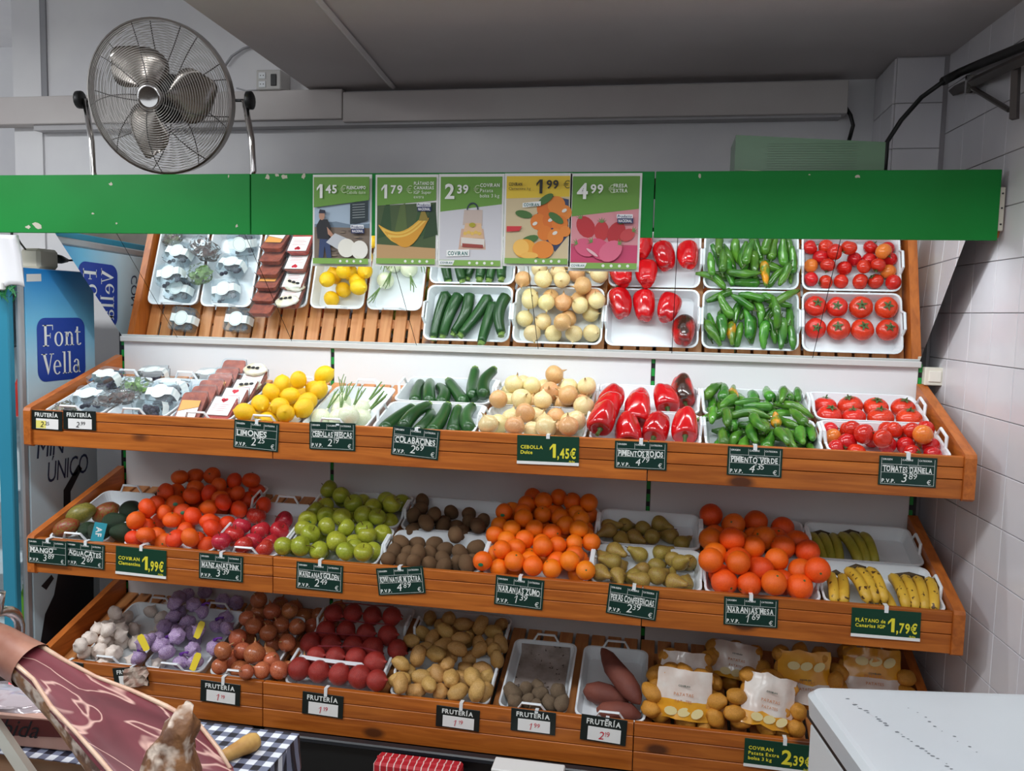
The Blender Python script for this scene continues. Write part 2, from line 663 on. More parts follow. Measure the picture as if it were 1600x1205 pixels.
# ceiling lamp housings of the shop
for i, (lc, sx, sy, pw) in enumerate(LAMPS):
    t = thing('ceiling_lamp', ['long slim ceiling lamp hanging in front of the display', 'square shop ceiling lamp behind the ham counter', 'square shop ceiling lamp above the freezer aisle', 'square shop ceiling lamp by the drinks fridge'][i], 'lamp', lc)
    hm = MB()
    hm.box(-sx / 2 - 0.02, sx / 2 + 0.02, -sy / 2 - 0.02, sy / 2 + 0.02, 0.012, 0.06)
    part('housing', hm, WHITE_P, t)
    rd = MB()
    for x in (-sx * 0.35, sx * 0.35):
        rd.tube([(x, 0, 0.05), (x, 0, 3.31 - lc[2])], 0.006, 6)
    part('rod', rd, STEEL, t)

# ================================================================== GONDOLA FRAME
g = thing('display_frame', 'green and black slotted steel frame with white back panels', 'frame')
GRN_UP = mat('upright_green', (28, 150, 60), 0.4)
for i in range(3):
    a, b = SEAM[i] + (0.036 if i == 0 else 0.008), SEAM[i + 1] - (0.03 if i == 2 else 0.008)
    for (z0, z1) in ((1.10, ZM - 0.025), (0.60, 1.094), (0.02, 0.594)):
        part('back_panel', MB().bbox(a, b, D, D + 0.018, z0, z1, 0.002), PANEL_W, g)
SLOTC = MB().box(-0.006, 0.006, 0.0035, 0.0062, 0, 0.030).mesh('slot_cover', GRN_UP)
for i, x in enumerate((0.028, SEAM[1], SEAM[2], W - 0.022)):
    up = part('upright', MB().box(x - 0.018, x + 0.018, D + 0.006, D + 0.05, 0, 2.17), BLACK, g)
    for j in range(30):
        link('slot_cover', SLOTC, up, (x, D, 0.08 + j * 0.05))
part('top_rail', MB().bbox(0.03, W - 0.025, D - 0.02, D + 0.006, ZM - 0.030, ZM - 0.006, 0.003), mat('rail_white', (206, 206, 204), 0.4), g)
pl = MB()
pl.box(0.05, W - 0.05, 0.10, 0.12, 0.0, 0.16)
part('plinth', pl, BLACK, g)

# mirrors, leaning forward from the back panel to the valance
mi = thing('mirror_canopy', 'leaning mirror row above the top shelf reflecting the produce', 'mirror', (0, D - 0.012, ZM - 0.006))
mdir = Vector((0, -math.cos(MANG), math.sin(MANG)))
mlen = (D - 0.012 - YV - 0.012) / math.cos(MANG)
mx = (0.035, 0.302, 0.83, 1.375, 1.879, 2.403, 2.924, W - 0.03)
for a, b in zip(mx[:-1], mx[1:]):
    mm = MB().box(a + 0.0012, b - 0.0012, 0, mlen, -0.004, 0)
    mm.xf(Matrix.Rotation(PI - MANG, 4, 'X'))
    part('mirror_panel', mm, [MIRROR], mi)
bk = MB().box(0.035, W - 0.03, -0.004, mlen + 0.004, -0.016, -0.0048)
bk.xf(Matrix.Rotation(PI - MANG, 4, 'X'))
part('mirror_backing', bk, BLACK, mi)

# ================================================================== VALANCE
va = thing('green_valance', 'green laminate canopy boards across the top of the display', 'valance', (0, YV, ZVB))
hv = ZVT - ZVB
for a, b in ((-0.30, 0.866), (0.870, 2.319), (2.323, 3.383)):
    part('valance_board', MB().bbox(a, b, 0, 0.016, 0, hv, 0.0015), GREENV, va)
part('canopy_top', MB().box(-0.1, 3.36, 0.016, 0.42, hv - 0.035, hv - 0.02), mat('raw_board', (120, 100, 80), 0.7), va)
ch = MB()
for px, py, w, h in ((44, 355, 16, 9), (58, 352, 22, 16), (173, 288, 9, 8), (145, 334, 7, 5), (182, 349, 5, 4), (418, 277, 9, 10), (445, 276, 14, 9), (433, 274, 8, 6), (474, 276, 8, 12), (370, 353, 7, 7), (1093, 275, 5, 7), (1265, 273, 4, 3), (1340, 276, 9, 5), (357, 276, 3, 7)):
    c = atY(px, py, YV - 0.0008)
    pts = []
    for i in range(9):
        a = 2 * PI * i / 9
        rr = random.uniform(0.45, 1.05)
        pts.append((c.x + math.cos(a) * rr * w * 0.00115, c.z - ZVB + math.sin(a) * rr * h * 0.00115))
    ch.flat([(x, z) for x, z in pts], -0.0008)
part('paint_chip', ch, mat('chip_raw', (200, 196, 178), 0.8), va, label='pale chips in the green laminate')
br = MB()
br.bbox(3.381, 3.399, 0.004, 0.016, 0.03, 0.165, 0.002)
for a, b in ((0.06, 0.84), (0.90, 2.30), (2.40, 3.29)):
    part('light_strip', MB().box(a, b, 0.0165, 0.026, 0.0035, 0.0125), WHITE_P, va, label='slim white light strip behind the board')
part('end_bracket', br, mat('cream_plate', (214, 206, 190), 0.5), va)
wbk = MB()
wbk.tube([(3.390, 0.022, 0.01), (3.394, 0.022, 0.05), (3.393, 0.022, 0.12)], [0.004, 0.008, 0.005], 8)
part('end_grip', wbk, PINE, va)
sc_ = MB()
for z in (0.05, 0.1, 0.145):
    sc_.tube([(3.391, 0.006, z), (3.391, 0.0025, z)], 0.003, 8)
part('screw', sc_, DKGREY, va)

# ------------------------------------------------------------------ posters
PG, PGL, PW = (108, 160, 62), (132, 178, 84), (236, 236, 234)


class Poster:
    """flat printed sheet; shapes given in unit sheet coordinates (x right, y up)"""

    def __init__(s, px0, py0, px1, py1, label, lift):
        a, b = atY(px0, py0, YV - lift), atY(px1, py1, YV - lift)
        s.w, s.h = b.x - a.x, a.z - b.z
        s.o = thing('price_poster', label, 'poster', (a.x, YV - lift, b.z), (0, 0, 0), 'offer posters on the green valance')
        part('sheet', MB().box(0, s.w, 0, 0.0012, 0, s.h), pm(PW), s.o)
        s.L = {}
        s.y = -0.0003

    def up(s):
        s.y -= 0.00025

    def mb(s, c, name='print'):
        return s.L.setdefault((c, name), MB())

    def poly(s, c, pts, name='print'):
        s.up()
        s.mb(c, name).flat([(x * s.w, y * s.h) for x, y in pts], s.y)

    def ell(s, c, cx, cy, rx, ry, a=0.0, name='print', n=18):
        s.up()
        disc(s.mb(c, name), cx * s.w, cy * s.h, rx * s.w, ry * s.w, s.y, n, a)

    def txt(s, c, t, x, y, h, **k):
        s.up()
        text(s.mb(c, 'lettering'), t, x * s.w, y * s.h, h * s.h, y=s.y, **k)

    def done(s):
        for (c, n), mb in s.L.items():
            part(n, mb, pm(c), s.o)

    def footer(s, logo=False):
        s.poly(PGL, [(0.03, 0.025), (0.97, 0.025), (0.97, 0.085), (0.03, 0.085)])
        for i in range(4):
            s.ell((240, 244, 236), 0.50 + 0.115 * i, 0.055, 0.022, 0.022, n=8)
        if logo:
            s.poly((244, 246, 244), [(0.03, 0.03), (0.24, 0.03), (0.27, 0.08), (0.03, 0.08)])
            s.txt((20, 110, 104), 'COVIRAN', 0.05, 0.043, 0.022, style='b', fit=0.19 * s.w)

    def badge(s, x, y):
        s.poly((30, 44, 96), [(x, y), (x + 0.22, y), (x + 0.22, y + 0.05), (x, y + 0.05)])
        s.txt((244, 244, 244), 'NACIONAL', x + 0.015, y + 0.01, 0.028, style='b', fit=0.19 * s.w)
        s.poly((240, 242, 246), [(x - 0.01, y + 0.05), (x + 0.21, y + 0.05), (x + 0.21, y + 0.09), (x - 0.01, y + 0.09)])
        s.txt((30, 44, 96), 'Producto', x, y + 0.055, 0.028, style='b', shear=0.2, fit=0.2 * s.w)

    def price(s, big, small, x, y, c=(244, 246, 240), ce=(190, 214, 160)):
        s.txt(c, big, x, y, 0.15, style='b')
        k = 0.15 if big == '1' else 0.19
        s.txt(c, small, x + k, y + 0.055, 0.085, style='b', fit=0.24 * s.w)
        s.txt(ce, '€', x + k + 0.25, y + 0.055, 0.08)


P = Poster(489, 273, 580, 417, 'offer poster showing a farmer with white onions, price 1,45', 0.0015)
P.poly((176, 196, 214), [(0.03, 0.085), (0.97, 0.085), (0.97, 0.75), (0.03, 0.75)])
P.poly((120, 140, 158), [(0.03, 0.46), (0.4, 0.49), (0.7, 0.45), (0.97, 0.47), (0.97, 0.40), (0.03, 0.40)])
P.poly((128, 112, 98), [(0.03, 0.085), (0.97, 0.085), (0.97, 0.42), (0.03, 0.43)])
for i in range(26):
    P.ell(random.choice([(96, 84, 76), (150, 132, 112), (110, 100, 96)]), random.uniform(0.08, 0.92), random.uniform(0.11, 0.40), 0.05, 0.012, n=8)
P.poly(PG, [(0.03, 0.64), (0.97, 0.72), (0.97, 0.97), (0.03, 0.97)])
P.poly((40, 56, 62), [(0.65, 0.46), (0.95, 0.50), (0.95, 0.72), (0.65, 0.68)])
for i in range(6):
    P.poly((170, 180, 180), [(0.69, 0.525 + i * 0.028), (0.90, 0.535 + i * 0.028), (0.90, 0.541 + i * 0.028), (0.69, 0.531 + i * 0.028)])
P.poly((52, 70, 110), [(0.12, 0.09), (0.20, 0.09), (0.22, 0.22), (0.26, 0.09), (0.34, 0.09), (0.30, 0.32), (0.14, 0.32)])
P.poly((34, 36, 42), [(0.10, 0.30), (0.30, 0.29), (0.32, 0.44), (0.27, 0.51), (0.14, 0.51), (0.08, 0.44)])
P.poly((188, 140, 116), [(0.26, 0.43), (0.33, 0.38), (0.42, 0.30), (0.40, 0.28), (0.28, 0.35)])
P.ell((190, 144, 120), 0.175, 0.55, 0.05, 0.07)
P.poly((36, 40, 60), [(0.12, 0.575), (0.24, 0.575), (0.23, 0.61), (0.14, 0.62)])
P.poly((200, 204, 208), [(0.25, 0.26), (0.40, 0.36), (0.62, 0.30), (0.46, 0.18)])
P.ell((242, 240, 228), 0.60, 0.20, 0.15, 0.15)
P.ell((246, 244, 234), 0.82, 0.18, 0.14, 0.15)
P.poly((240, 238, 220), [(0.75, 0.12), (0.80, 0.07), (0.84, 0.10)])
P.price('1', '45', 0.09, 0.74)
P.txt((240, 244, 236), 'FUENCAMPO', 0.60, 0.835, 0.034, style='b', fit=0.32 * P.w)
P.txt((214, 230, 196), 'Cebolla dulce', 0.60, 0.785, 0.034, fit=0.32 * P.w)
P.badge(0.68, 0.36)
P.footer()
P.done()

P = Poster(587, 273, 683, 417, 'offer poster showing a hand of bananas, price 1,79', 0.0015)
P.poly((70, 92, 52), [(0.03, 0.085), (0.97, 0.085), (0.97, 0.70), (0.03, 0.66)])
for a, c in ((0.2, (44, 78, 40)), (0.45, (88, 110, 56)), (0.75, (52, 88, 44)), (0.93, (40, 70, 38))):
    P.poly(c, [(a - 0.16, 0.3), (a - 0.05, 0.66), (a + 0.03, 0.69), (a + 0.07, 0.35)])
P.poly((196, 158, 110), [(0.03, 0.085), (0.97, 0.085), (0.97, 0.20), (0.03, 0.24)])
P.poly(PG, [(0.03, 0.66), (0.97, 0.72), (0.97, 0.97), (0.03, 0.97)])
for k in range(5):
    pts = []
    x0, y0, x1, y1 = 0.06 + 0.05 * k, 0.44 - 0.035 * k, 0.74 + 0.03 * k, 0.52 + 0.0 * k
    dp = 0.23 - 0.01 * k
    for i in range(11):
        t = i / 10
        pts.append((x0 + (x1 - x0) * t, y0 + (y1 - y0) * t - dp * math.sin(PI * t)))
    for i in range(10, -1, -1):
        t = i / 10
        pts.append((x0 + (x1 - x0) * t, y0 + (y1 - y0) * t - (dp - 0.115) * math.sin(PI * t) + 0.014))
    P.poly(((232, 178, 60), (238, 196, 84), (226, 166, 52), (240, 200, 92), (222, 158, 48))[k], pts)
P.poly((150, 130, 50), [(0.70, 0.50), (0.86, 0.50), (0.80, 0.60), (0.74, 0.60)])
P.price('1', '79', 0.10, 0.74)
for i, t in enumerate(('PLÁTANO DE', 'CANARIAS', 'IGP Súper'.replace('ú', 'u'), 'extra')):
    P.txt((236, 242, 230), t, 0.62, 0.885 - i * 0.048, 0.034, style='b' if i < 2 else 'r', fit=0.32 * P.w)
P.badge(0.68, 0.60)
P.footer()
P.done()

P = Poster(686, 272, 785, 420, 'offer poster showing a net bag of potatoes, price 2,39', 0.0015)
P.poly((214, 214, 220), [(0.03, 0.085), (0.97, 0.085), (0.97, 0.75), (0.03, 0.75)])
P.poly(PG, [(0.03, 0.60), (0.97, 0.68), (0.97, 0.97), (0.03, 0.97)])
P.poly((214, 178, 158), [(0.32, 0.20), (0.74, 0.20), (0.70, 0.42), (0.36, 0.42)])
P.poly((206, 188, 178), [(0.38, 0.46), (0.68, 0.45), (0.68, 0.62), (0.40, 0.62)])
P.poly((228, 190, 150), [(0.38, 0.32), (0.70, 0.32), (0.66, 0.48), (0.42, 0.48)])
for i in range(5):
    P.ell((234, 196, 96), 0.42 + 0.055 * i, 0.37 + 0.012 * (i % 2), 0.03, 0.026, n=10)
P.poly((228, 222, 214), [(0.36, 0.24), (0.72, 0.23), (0.72, 0.31), (0.36, 0.33)])
P.poly((160, 70, 60), [(0.38, 0.225), (0.70, 0.215), (0.70, 0.25), (0.38, 0.265)])
P.up()
ring_poly(P.mb((40, 60, 70)), 0.53 * P.w, 0.62 * P.h, 0.09 * P.w, 0.11 * P.w, 0.07 * P.w, 0.085 * P.w, P.y, 0, PI)
P.ell((180, 170, 40), 0.53, 0.46, 0.05, 0.035, n=12)
P.poly((246, 248, 246), [(0.14, 0.12), (0.49, 0.13), (0.49, 0.20), (0.14, 0.19)])
P.txt((16, 104, 100), 'COVIRAN', 0.16, 0.137, 0.040, style='b', fit=0.31 * P.w)
P.price('2', '39', 0.10, 0.74)
for i, t in enumerate(('COVIRAN', 'Patata', 'bolsa 3 kg')):
    P.txt((236, 242, 230), t, 0.64, 0.86 - i * 0.055, 0.036, style='b' if i < 1 else 'r', fit=0.3 * P.w)
P.footer(True)
P.done()

P = Poster(789, 271, 890, 417, 'offer poster with a yellow head showing clementines in a crate, price 1,99', 0.0015)
P.poly((216, 198, 158), [(0.03, 0.085), (0.97, 0.085), (0.97, 0.75), (0.03, 0.75)])
P.poly((240, 206, 60), [(0.03, 0.73), (0.97, 0.75), (0.97, 0.97), (0.03, 0.97)])
P.poly((52, 66, 104), [(0.40, 0.48), (0.70, 0.76), (0.96, 0.72), (0.97, 0.34), (0.78, 0.16)])
for x, y, r in ((0.62, 0.62, 0.13), (0.78, 0.66, 0.13), (0.90, 0.58, 0.11), (0.52, 0.48, 0.12), (0.70, 0.50, 0.12), (0.84, 0.46, 0.12), (0.62, 0.36, 0.11), (0.78, 0.32, 0.12), (0.92, 0.38, 0.08)):
    P.ell(random.choice([(232, 128, 40), (236, 140, 52), (226, 116, 34)]), x, y, r, r)
for x, y in ((0.47, 0.46), (0.70, 0.50), (0.77, 0.36), (0.90, 0.60)):
    P.ell((236, 232, 220), x, y, 0.04, 0.025, 0.5, n=10)
for x, y, a in ((0.30, 0.56, -0.2), (0.78, 0.52, -0.6), (0.62, 0.72, 0.6), (0.40, 0.29, 0.3)):
    P.ell((70, 116, 52), x, y, 0.13, 0.055, a, n=14)
P.ell((240, 168, 60), 0.33, 0.19, 0.17, 0.14)
P.ell((250, 196, 96), 0.27, 0.20, 0.12, 0.12)
P.ell((236, 140, 50), 0.60, 0.18, 0.16, 0.13)
P.ell((246, 190, 90), 0.40, 0.115, 0.13, 0.05)
P.poly((244, 246, 244), [(0.28, 0.63), (0.55, 0.65), (0.55, 0.70), (0.28, 0.68)])
P.txt((20, 110, 104), 'COVIRAN', 0.30, 0.645, 0.032, style='b', fit=0.23 * P.w)
P.poly((214, 52, 60), [(0.05, 0.37), (0.24, 0.38), (0.28, 0.43), (0.05, 0.43)])
P.txt((40, 36, 20), 'COVIRAN', 0.07, 0.865, 0.032, style='b', fit=0.2 * P.w)
P.txt((90, 80, 40), 'Clementina kg', 0.07, 0.82, 0.03, fit=0.33 * P.w)
P.price('1', '99', 0.48, 0.78, (30, 30, 26), (120, 110, 40))
P.footer()
P.done()

P = Poster(892, 271, 998, 425, 'offer poster showing strawberries on pink, price 4,99', 0.0015)
P.poly((226, 152, 160), [(0.03, 0.085), (0.97, 0.085), (0.97, 0.66), (0.03, 0.58)])
P.poly((208, 70, 112), [(0.03, 0.085), (0.97, 0.085), (0.97, 0.27), (0.03, 0.28)])
P.poly(PG, [(0.03, 0.56), (0.97, 0.64), (0.97, 0.97), (0.03, 0.97)])


def berry(x, y, r, c, a):
    pts = []
    for i in range(16):
        t = 2 * PI * i / 16
        q = r * (1 - 0.18 * math.sin(t) + 0.1 * math.sin(t) ** 2)
        px, py = q * math.cos(t), q * 1.25 * math.sin(t)
        pts.append((x + (px * math.cos(a) - py * math.sin(a)), y + (px * math.sin(a) + py * math.cos(a)) * P.w / P.h))
    P.poly(c, pts)
    for k in range(5):
        t = a + PI / 2 + (k - 2) * 0.5
        bx, by = x + math.cos(a + PI / 2) * r * 0.9, y + math.sin(a + PI / 2) * r * 0.9 * P.w / P.h
        P.poly((110, 150, 80), [(bx - 0.015, by), (bx + 0.015, by), (bx + math.cos(t) * 0.09, by + math.sin(t) * 0.06)])


berry(0.22, 0.47, 0.12, (196, 44, 52), 0.6)
berry(0.46, 0.43, 0.10, (202, 52, 56), 0.0)
berry(0.68, 0.41, 0.12, (190, 42, 50), -0.4)
berry(0.84, 0.38, 0.08, (204, 70, 74), -1.0)
berry(0.22, 0.25, 0.12, (222, 96, 130), 1.2)
berry(0.42, 0.24, 0.13, (220, 84, 120), 0.9)
berry(0.62, 0.22, 0.13, (226, 110, 140), -0.9)
P.ell((236, 190, 196), 0.34, 0.19, 0.10, 0.02, -0.6)
P.price('4', '99', 0.10, 0.74)
P.txt((236, 242, 230), 'FRESA', 0.61, 0.85, 0.036, style='b', fit=0.2 * P.w)
P.txt((236, 242, 230), 'EXTRA', 0.61, 0.80, 0.036, style='b', fit=0.2 * P.w)
P.badge(0.68, 0.49)
P.footer(True)
P.done()

# ================================================================== WOODEN TIERS
def plank_mesh(L, z0, z1, th=0.022):
    return MB().bbox(0, L, 0, th, z0, z1, 0.0015).mesh('front_plank', PINE)


slat_me = MB().bbox(-0.0265, 0.0265, 0, 0.545, -0.014, 0, 0.002).mesh('deck_slat', SLAT)
slat_me3 = MB().bbox(-0.0265, 0.0265, 0, 0.523, -0.014, 0, 0.002).mesh('deck_slat', SLAT)
ORD = ('beside the drinks fridge', 'in the middle of the display', 'against the tiled wall')
TIERN = {1: 'top', 2: 'middle', 3: 'bottom'}
for k in (1, 2, 3):
    h = ZT[k] - ZB[k]
    seam = SEAM if k < 3 else (0.0, 0.955, 2.322, W)
    for i in range(3):
        a, b = seam[i], seam[i + 1]
        t = thing('wooden_shelf', 'orange pine %s display shelf with plank front, %s' % (TIERN[k], ORD[i]), 'shelf', (a, TY[k], ZB[k]), (0, 0, 0), 'pine shelves of the display')
        e0 = 0.030 if i == 0 else 0.0015
        e1 = 0.034 if i == 2 else 0.0015
        cuts = [0, 0.46, 0.745, 1.0] if k < 3 else [0, 0.42, 0.72, 1.0]
        for j in range(3):
            me = plank_mesh(b - a - e0 - e1, 0, h * (cuts[j + 1] - cuts[j]) - 0.0026)
            link('front_plank', me, t, (e0, 0, h * cuts[j]))
        for side, xx in (((0, 0.0),) if i == 0 else ()) + (((1, b - a - 0.034),) if i == 2 else ()):
            ww = 0.030 if side == 0 else 0.034
            sb = MB()
            dz = (D - TY[k] - 0.003) * math.tan(TH)
            yb = D - TY[k] - 0.004
            sb.prismx([(-0.010, h * 0.02), (0.006, -0.006), (yb, dz - 0.006), (yb, h + dz + 0.008), (0.012, h + 0.012), (-0.004, h + 0.006), (-0.010, h - 0.006)], 0, ww)
            sb.v = [(x + xx, y, z) for x, y, z in sb.v]
            part('side_board', sb, PINE_S, t)
        n = max(1, int(round((b - a - e0 - e1) / 0.0655)))
        pit = (b - a - e0 - e1) / n
        for j in range(n):
            p = tp(k, a + e0 + pit * (j + 0.5), 0, 0) - Vector((a, TY[k], ZB[k]))
            link('deck_slat', slat_me if k < 3 else slat_me3, t, p, (TH, 0, 0))
        # bearers under the slats
        for v in (0.07, 0.44):
            q = tp(k, a + e0, v, -0.0155) - Vector((a, TY[k], ZB[k]))
            bb = MB().box(0, b - a - e0 - e1, -0.02, 0.02, -0.03, 0.002)
            part('bearer', bb, SLAT, t, False, q, (TH, 0, 0))


# ================================================================== TRAYS
TRL, TRS, TRH = 0.374, 0.248, 0.050


def tray_meshes():
    mb = MB()

    def loop(ix, z, r):
        return [(x, y, z) for x, y in rrect(-TRL / 2 + ix, TRL / 2 - ix, -TRS / 2 + ix, TRS / 2 - ix, r, 4)]
    loops = [loop(0.020, 0.0, 0.022), loop(0.005, TRH - 0.006, 0.030), loop(0.0, TRH - 0.005, 0.032), loop(0.0, TRH, 0.032), loop(0.007, TRH, 0.028), loop(0.022, 0.0025, 0.022)]
    n = len(loops[0])
    vs = [p for l in loops for p in l]
    fs = [tuple(range(n - 1, -1, -1)), tuple((len(loops) - 1) * n + i for i in range(n))]
    for j in range(len(loops) - 1):
        for i in range(n):
            fs.append((j * n + i, j * n + (i + 1) % n, (j + 1) * n + (i + 1) % n, (j + 1) * n + i))
    mb.add(vs, fs)
    body = mb.mesh('tray_body', TRAYM)
    hs = []
    for s in (-1, 1):
        h = MB()
        x = s * (TRL / 2 - 0.004)
        h.tube([(x, -0.052, TRH - 0.006), (x + s * 0.004, -0.033, TRH + 0.030), (x + s * 0.004, 0.033, TRH + 0.030), (x, 0.052, TRH - 0.006)], 0.0055, 6, flat=0.8)
        hs.append(h.mesh('tray_handle', TRAYM))
    return body, hs


TB, THS = tray_meshes()
TRAYL = []


def tray(k, u0, v0, short, label, dw=0.0):
    """u0, v0: left front corner on the tier; short = long side runs up the slope"""
    w, d = (TRS, TRL) if short else (TRL, TRS)
    c = tp(k, u0 + w / 2, v0 + d / 2, 0.001 + dw)
    o = thing('produce_tray', label, 'tray', c, (0, 0, 0), 'white trays on the shelves')
    o.rotation_euler = (Matrix.Rotation(TH, 3, 'X') @ Matrix.Rotation(PI / 2 if short else 0, 3, 'Z')).to_euler()
    link('tray_body', TB, o)
    for h in THS:
        link('tray_handle', h, o)
    TRAYL.append((k, u0, v0, w, d, short))
    return (k, u0, v0, w, d)


V0, V1 = 0.022, 0.277
T = {}
names1 = ['berry punnets', 'berry punnets and salad bags', 'red sliced packs', 'lemons', 'fresh onions']
for i in range(5):
    T[1, i] = tray(1, 0.045 + 0.2625 * i, V0 + (0.0 if i != 1 else 0.004), True, ['white tray of berry punnets beside the end board', 'white tray with a few punnets, second from the end board', 'white tray of red packs beside the lemons', 'white tray heaped with yellow lemons', 'white tray holding fresh white onions'][i])
lab1 = ['zucchini', 'yellow onions', 'red peppers', 'green peppers', 'tomatoes']
for i in range(5):
    u = 1.362 + 0.3855 * i
    T[1, 5 + i, 0] = tray(1, u, V0, False, 'white tray of %s behind the top front board' % ['zucchini', 'yellow onions', 'red peppers', 'green peppers', 'small tomatoes'][i])
    T[1, 5 + i, 1] = tray(1, u, V1, False, 'white tray of %s against the back panel' % ['six zucchini', 'yellow onions', 'red peppers', 'green peppers', 'eight large tomatoes'][i])
T[2, 0] = tray(2, 0.045, 0.03, True, 'white tray of mangoes and avocados beside the end board')
T[2, 1, 0] = tray(2, 0.372, V0, False, 'white tray of clementines behind the middle front board')
T[2, 1, 1] = tray(2, 0.372, V1, False, 'white tray of clementines against the back panel')
T[2, 2] = tray(2, 0.755, 0.026, True, 'white tray of pink red apples between clementines and green apples')
lab2 = ['green apples', 'kiwis', 'juice oranges', 'pears', 'large oranges', 'bananas']
for i in range(6):
    u = 1.012 + 0.3815 * i
    T[2, 3 + i, 0] = tray(2, u, V0, False, 'white tray of %s behind the middle front board' % lab2[i])
    T[2, 3 + i, 1] = tray(2, u, V1, False, 'white tray of %s against the back panel of the middle shelf' % lab2[i])
T[3, 0] = tray(3, 0.16, 0.028, True, 'white tray of white garlic beside the end board')
T[3, 1] = tray(3, 0.435, 0.028, True, 'white tray under the purple garlic nets')
T[3, 2] = tray(3, 0.71, 0.028, True, 'white tray under the brown onions')
T[3, 3, 0] = tray(3, 1.02, V0, False, 'white tray under the front red onion nets')
T[3, 3, 1] = tray(3, 1.02, V1, False, 'white tray under the rear red onion nets')
T[3, 4, 0] = tray(3, 1.432, V0, False, 'white tray of potatoes behind the bottom front board')
T[3, 4, 1] = tray(3, 1.432, V1, False, 'white tray of potatoes against the back of the bottom shelf')
T[3, 5] = tray(3, 1.838, V0, True, 'white paper-lined tray of small earthy potatoes')
T[3, 6] = tray(3, 2.112, V0, True, 'white tray of sweet potatoes beside the potato bags')

# ================================================================== PRODUCE SHAPES
def ball(fn, nu=22, nv=14):
    """fn(th, ph) -> point; th 0 at top"""
    vs, fs = [tuple(fn(0.0, 0.0))], []
    for j in range(1, nv):
        for i in range(nu):
            vs.append(tuple(fn(PI * j / nv, 2 * PI * i / nu)))
    vs.append(tuple(fn(PI, 0.0)))
    for i in range(nu):
        fs.append((0, 1 + i, 1 + (i + 1) % nu))
    for j in range(nv - 2):
        for i in range(nu):
            a, b = 1 + j * nu, 1 + (j + 1) * nu
            fs.append((a + i, b + i, b + (i + 1) % nu, a + (i + 1) % nu))
    l = len(vs) - 1
    a = 1 + (nv - 2) * nu
    for i in range(nu):
        fs.append((l, a + (i + 1) % nu, a + i))
    return MB().add(vs, fs)


def sph(th, ph, r=1.0):
    return Vector((r * math.sin(th) * math.cos(ph), r * math.sin(th) * math.sin(ph), r * math.cos(th)))


def blob(rx, ry, rz, amp, seed, freq=1.6, nu=20, nv=13, extra=None):
    def fn(th, ph):
        d = sph(th, ph)
        q = 1 + amp * noise.noise(d * freq + Vector((seed * 3.7, seed * 1.3, seed)))
        p = Vector((d.x * rx * q, d.y * ry * q, d.z * rz * q))
        return extra(p, th, ph) if extra else p
    return ball(fn, nu, nv)


def dimple(depth, width):
    def f(p, th, ph):
        return Vector((p.x, p.y, p.z - depth * math.exp(-(th / width) ** 2)))
    return f


def prof_ball(prof, n=20, fn=None):
    """closed lathe with smooth interpolation of a profile"""
    pts = []
    m = len(prof)
    for i in range(m - 1):
        for t in (0.0, 0.5):
            a, b, c, d = prof[max(i - 1, 0)], prof[i], prof[i + 1], prof[min(i + 2, m - 1)]
            pts.append(tuple(0.5 * (2 * b[k] + (c[k] - a[k]) * t + (2 * a[k] - 5 * b[k] + 4 * c[k] - d[k]) * t * t + (3 * b[k] - a[k] - 3 * c[k] + d[k]) * t ** 3) for k in (0, 1)))
    pts.append(prof[-1])
    return MB().lathe([(max(r, 0.0004), z) for r, z in pts], n, fn)


ORANGE = mat('orange_peel', (250, 128, 18), 0.42, (246, 112, 8), 9, rnd=0.08, hue=0.008, bump=0.25, bscale=260)
ORANGE2 = mat('orange_peel_deep', (246, 106, 22), 0.40, (238, 92, 12), 9, rnd=0.1, hue=0.01, bump=0.25, bscale=240)
CLEM = mat('clementine_peel', (240, 92, 22), 0.40, (228, 76, 12), 10, rnd=0.08, hue=0.008, bump=0.3, bscale=240)
LEMON = mat('lemon_peel', (246, 202, 24), 0.42, (240, 190, 12), 9, rnd=0.05, hue=0.006, bump=0.25, bscale=220)
TOMATO = mat('tomato_skin', (224, 62, 32), 0.22, (206, 42, 24), 14, rnd=0.08, hue=0.004, spec=0.6)
TOMATO_S = mat('tomato_skin_small', (206, 36, 26), 0.2, (218, 62, 28), 12, rnd=0.12, hue=0.005, lo=0.5, hi=0.75, spec=0.6)
TOMATO_O = mat('tomato_skin_orange', (226, 132, 50), 0.22, (220, 84, 40), 18, lo=0.45, hi=0.7)
CALYX = mat('calyx_green', (62, 98, 44), 0.6, (84, 96, 50), 60)
PEPR = mat('red_pepper_skin', (206, 20, 24), 0.14, (186, 12, 22), 10, rnd=0.12, spec=0.7, coat=0.3)
PEPR2 = mat('red_pepper_dark', (196, 26, 26), 0.16, (60, 34, 24), 9, lo=0.5, hi=0.62, spec=0.7, coat=0.3)
PEPG = mat('green_pepper_skin', (88, 146, 44), 0.2, (50, 108, 34), 16, rnd=0.25, hue=0.015, spec=0.6, coat=0.2)
PEPGO = mat('green_pepper_turning', (92, 128, 34), 0.2, (230, 150, 30), 18, lo=0.45, hi=0.58, coat=0.2)
ZUC = mat('zucchini_skin', (28, 68, 30), 0.28, (48, 92, 42), 40, rnd=0.2, stretch=(1, 1, 0.12), lo=0.4, hi=0.75)
ZSTEM = mat('zucchini_stem', (112, 142, 66), 0.6)
ONION = mat('yellow_onion_skin', (232, 218, 164), 0.28, (222, 192, 130), 26, rnd=0.08, hue=0.012, stretch=(1, 1, 0.15), lo=0.4, hi=0.66)
ONIONP = mat('pink_onion_skin', (222, 176, 124), 0.3, (202, 144, 92), 26, rnd=0.08, hue=0.012, stretch=(1, 1, 0.15), lo=0.4, hi=0.66)
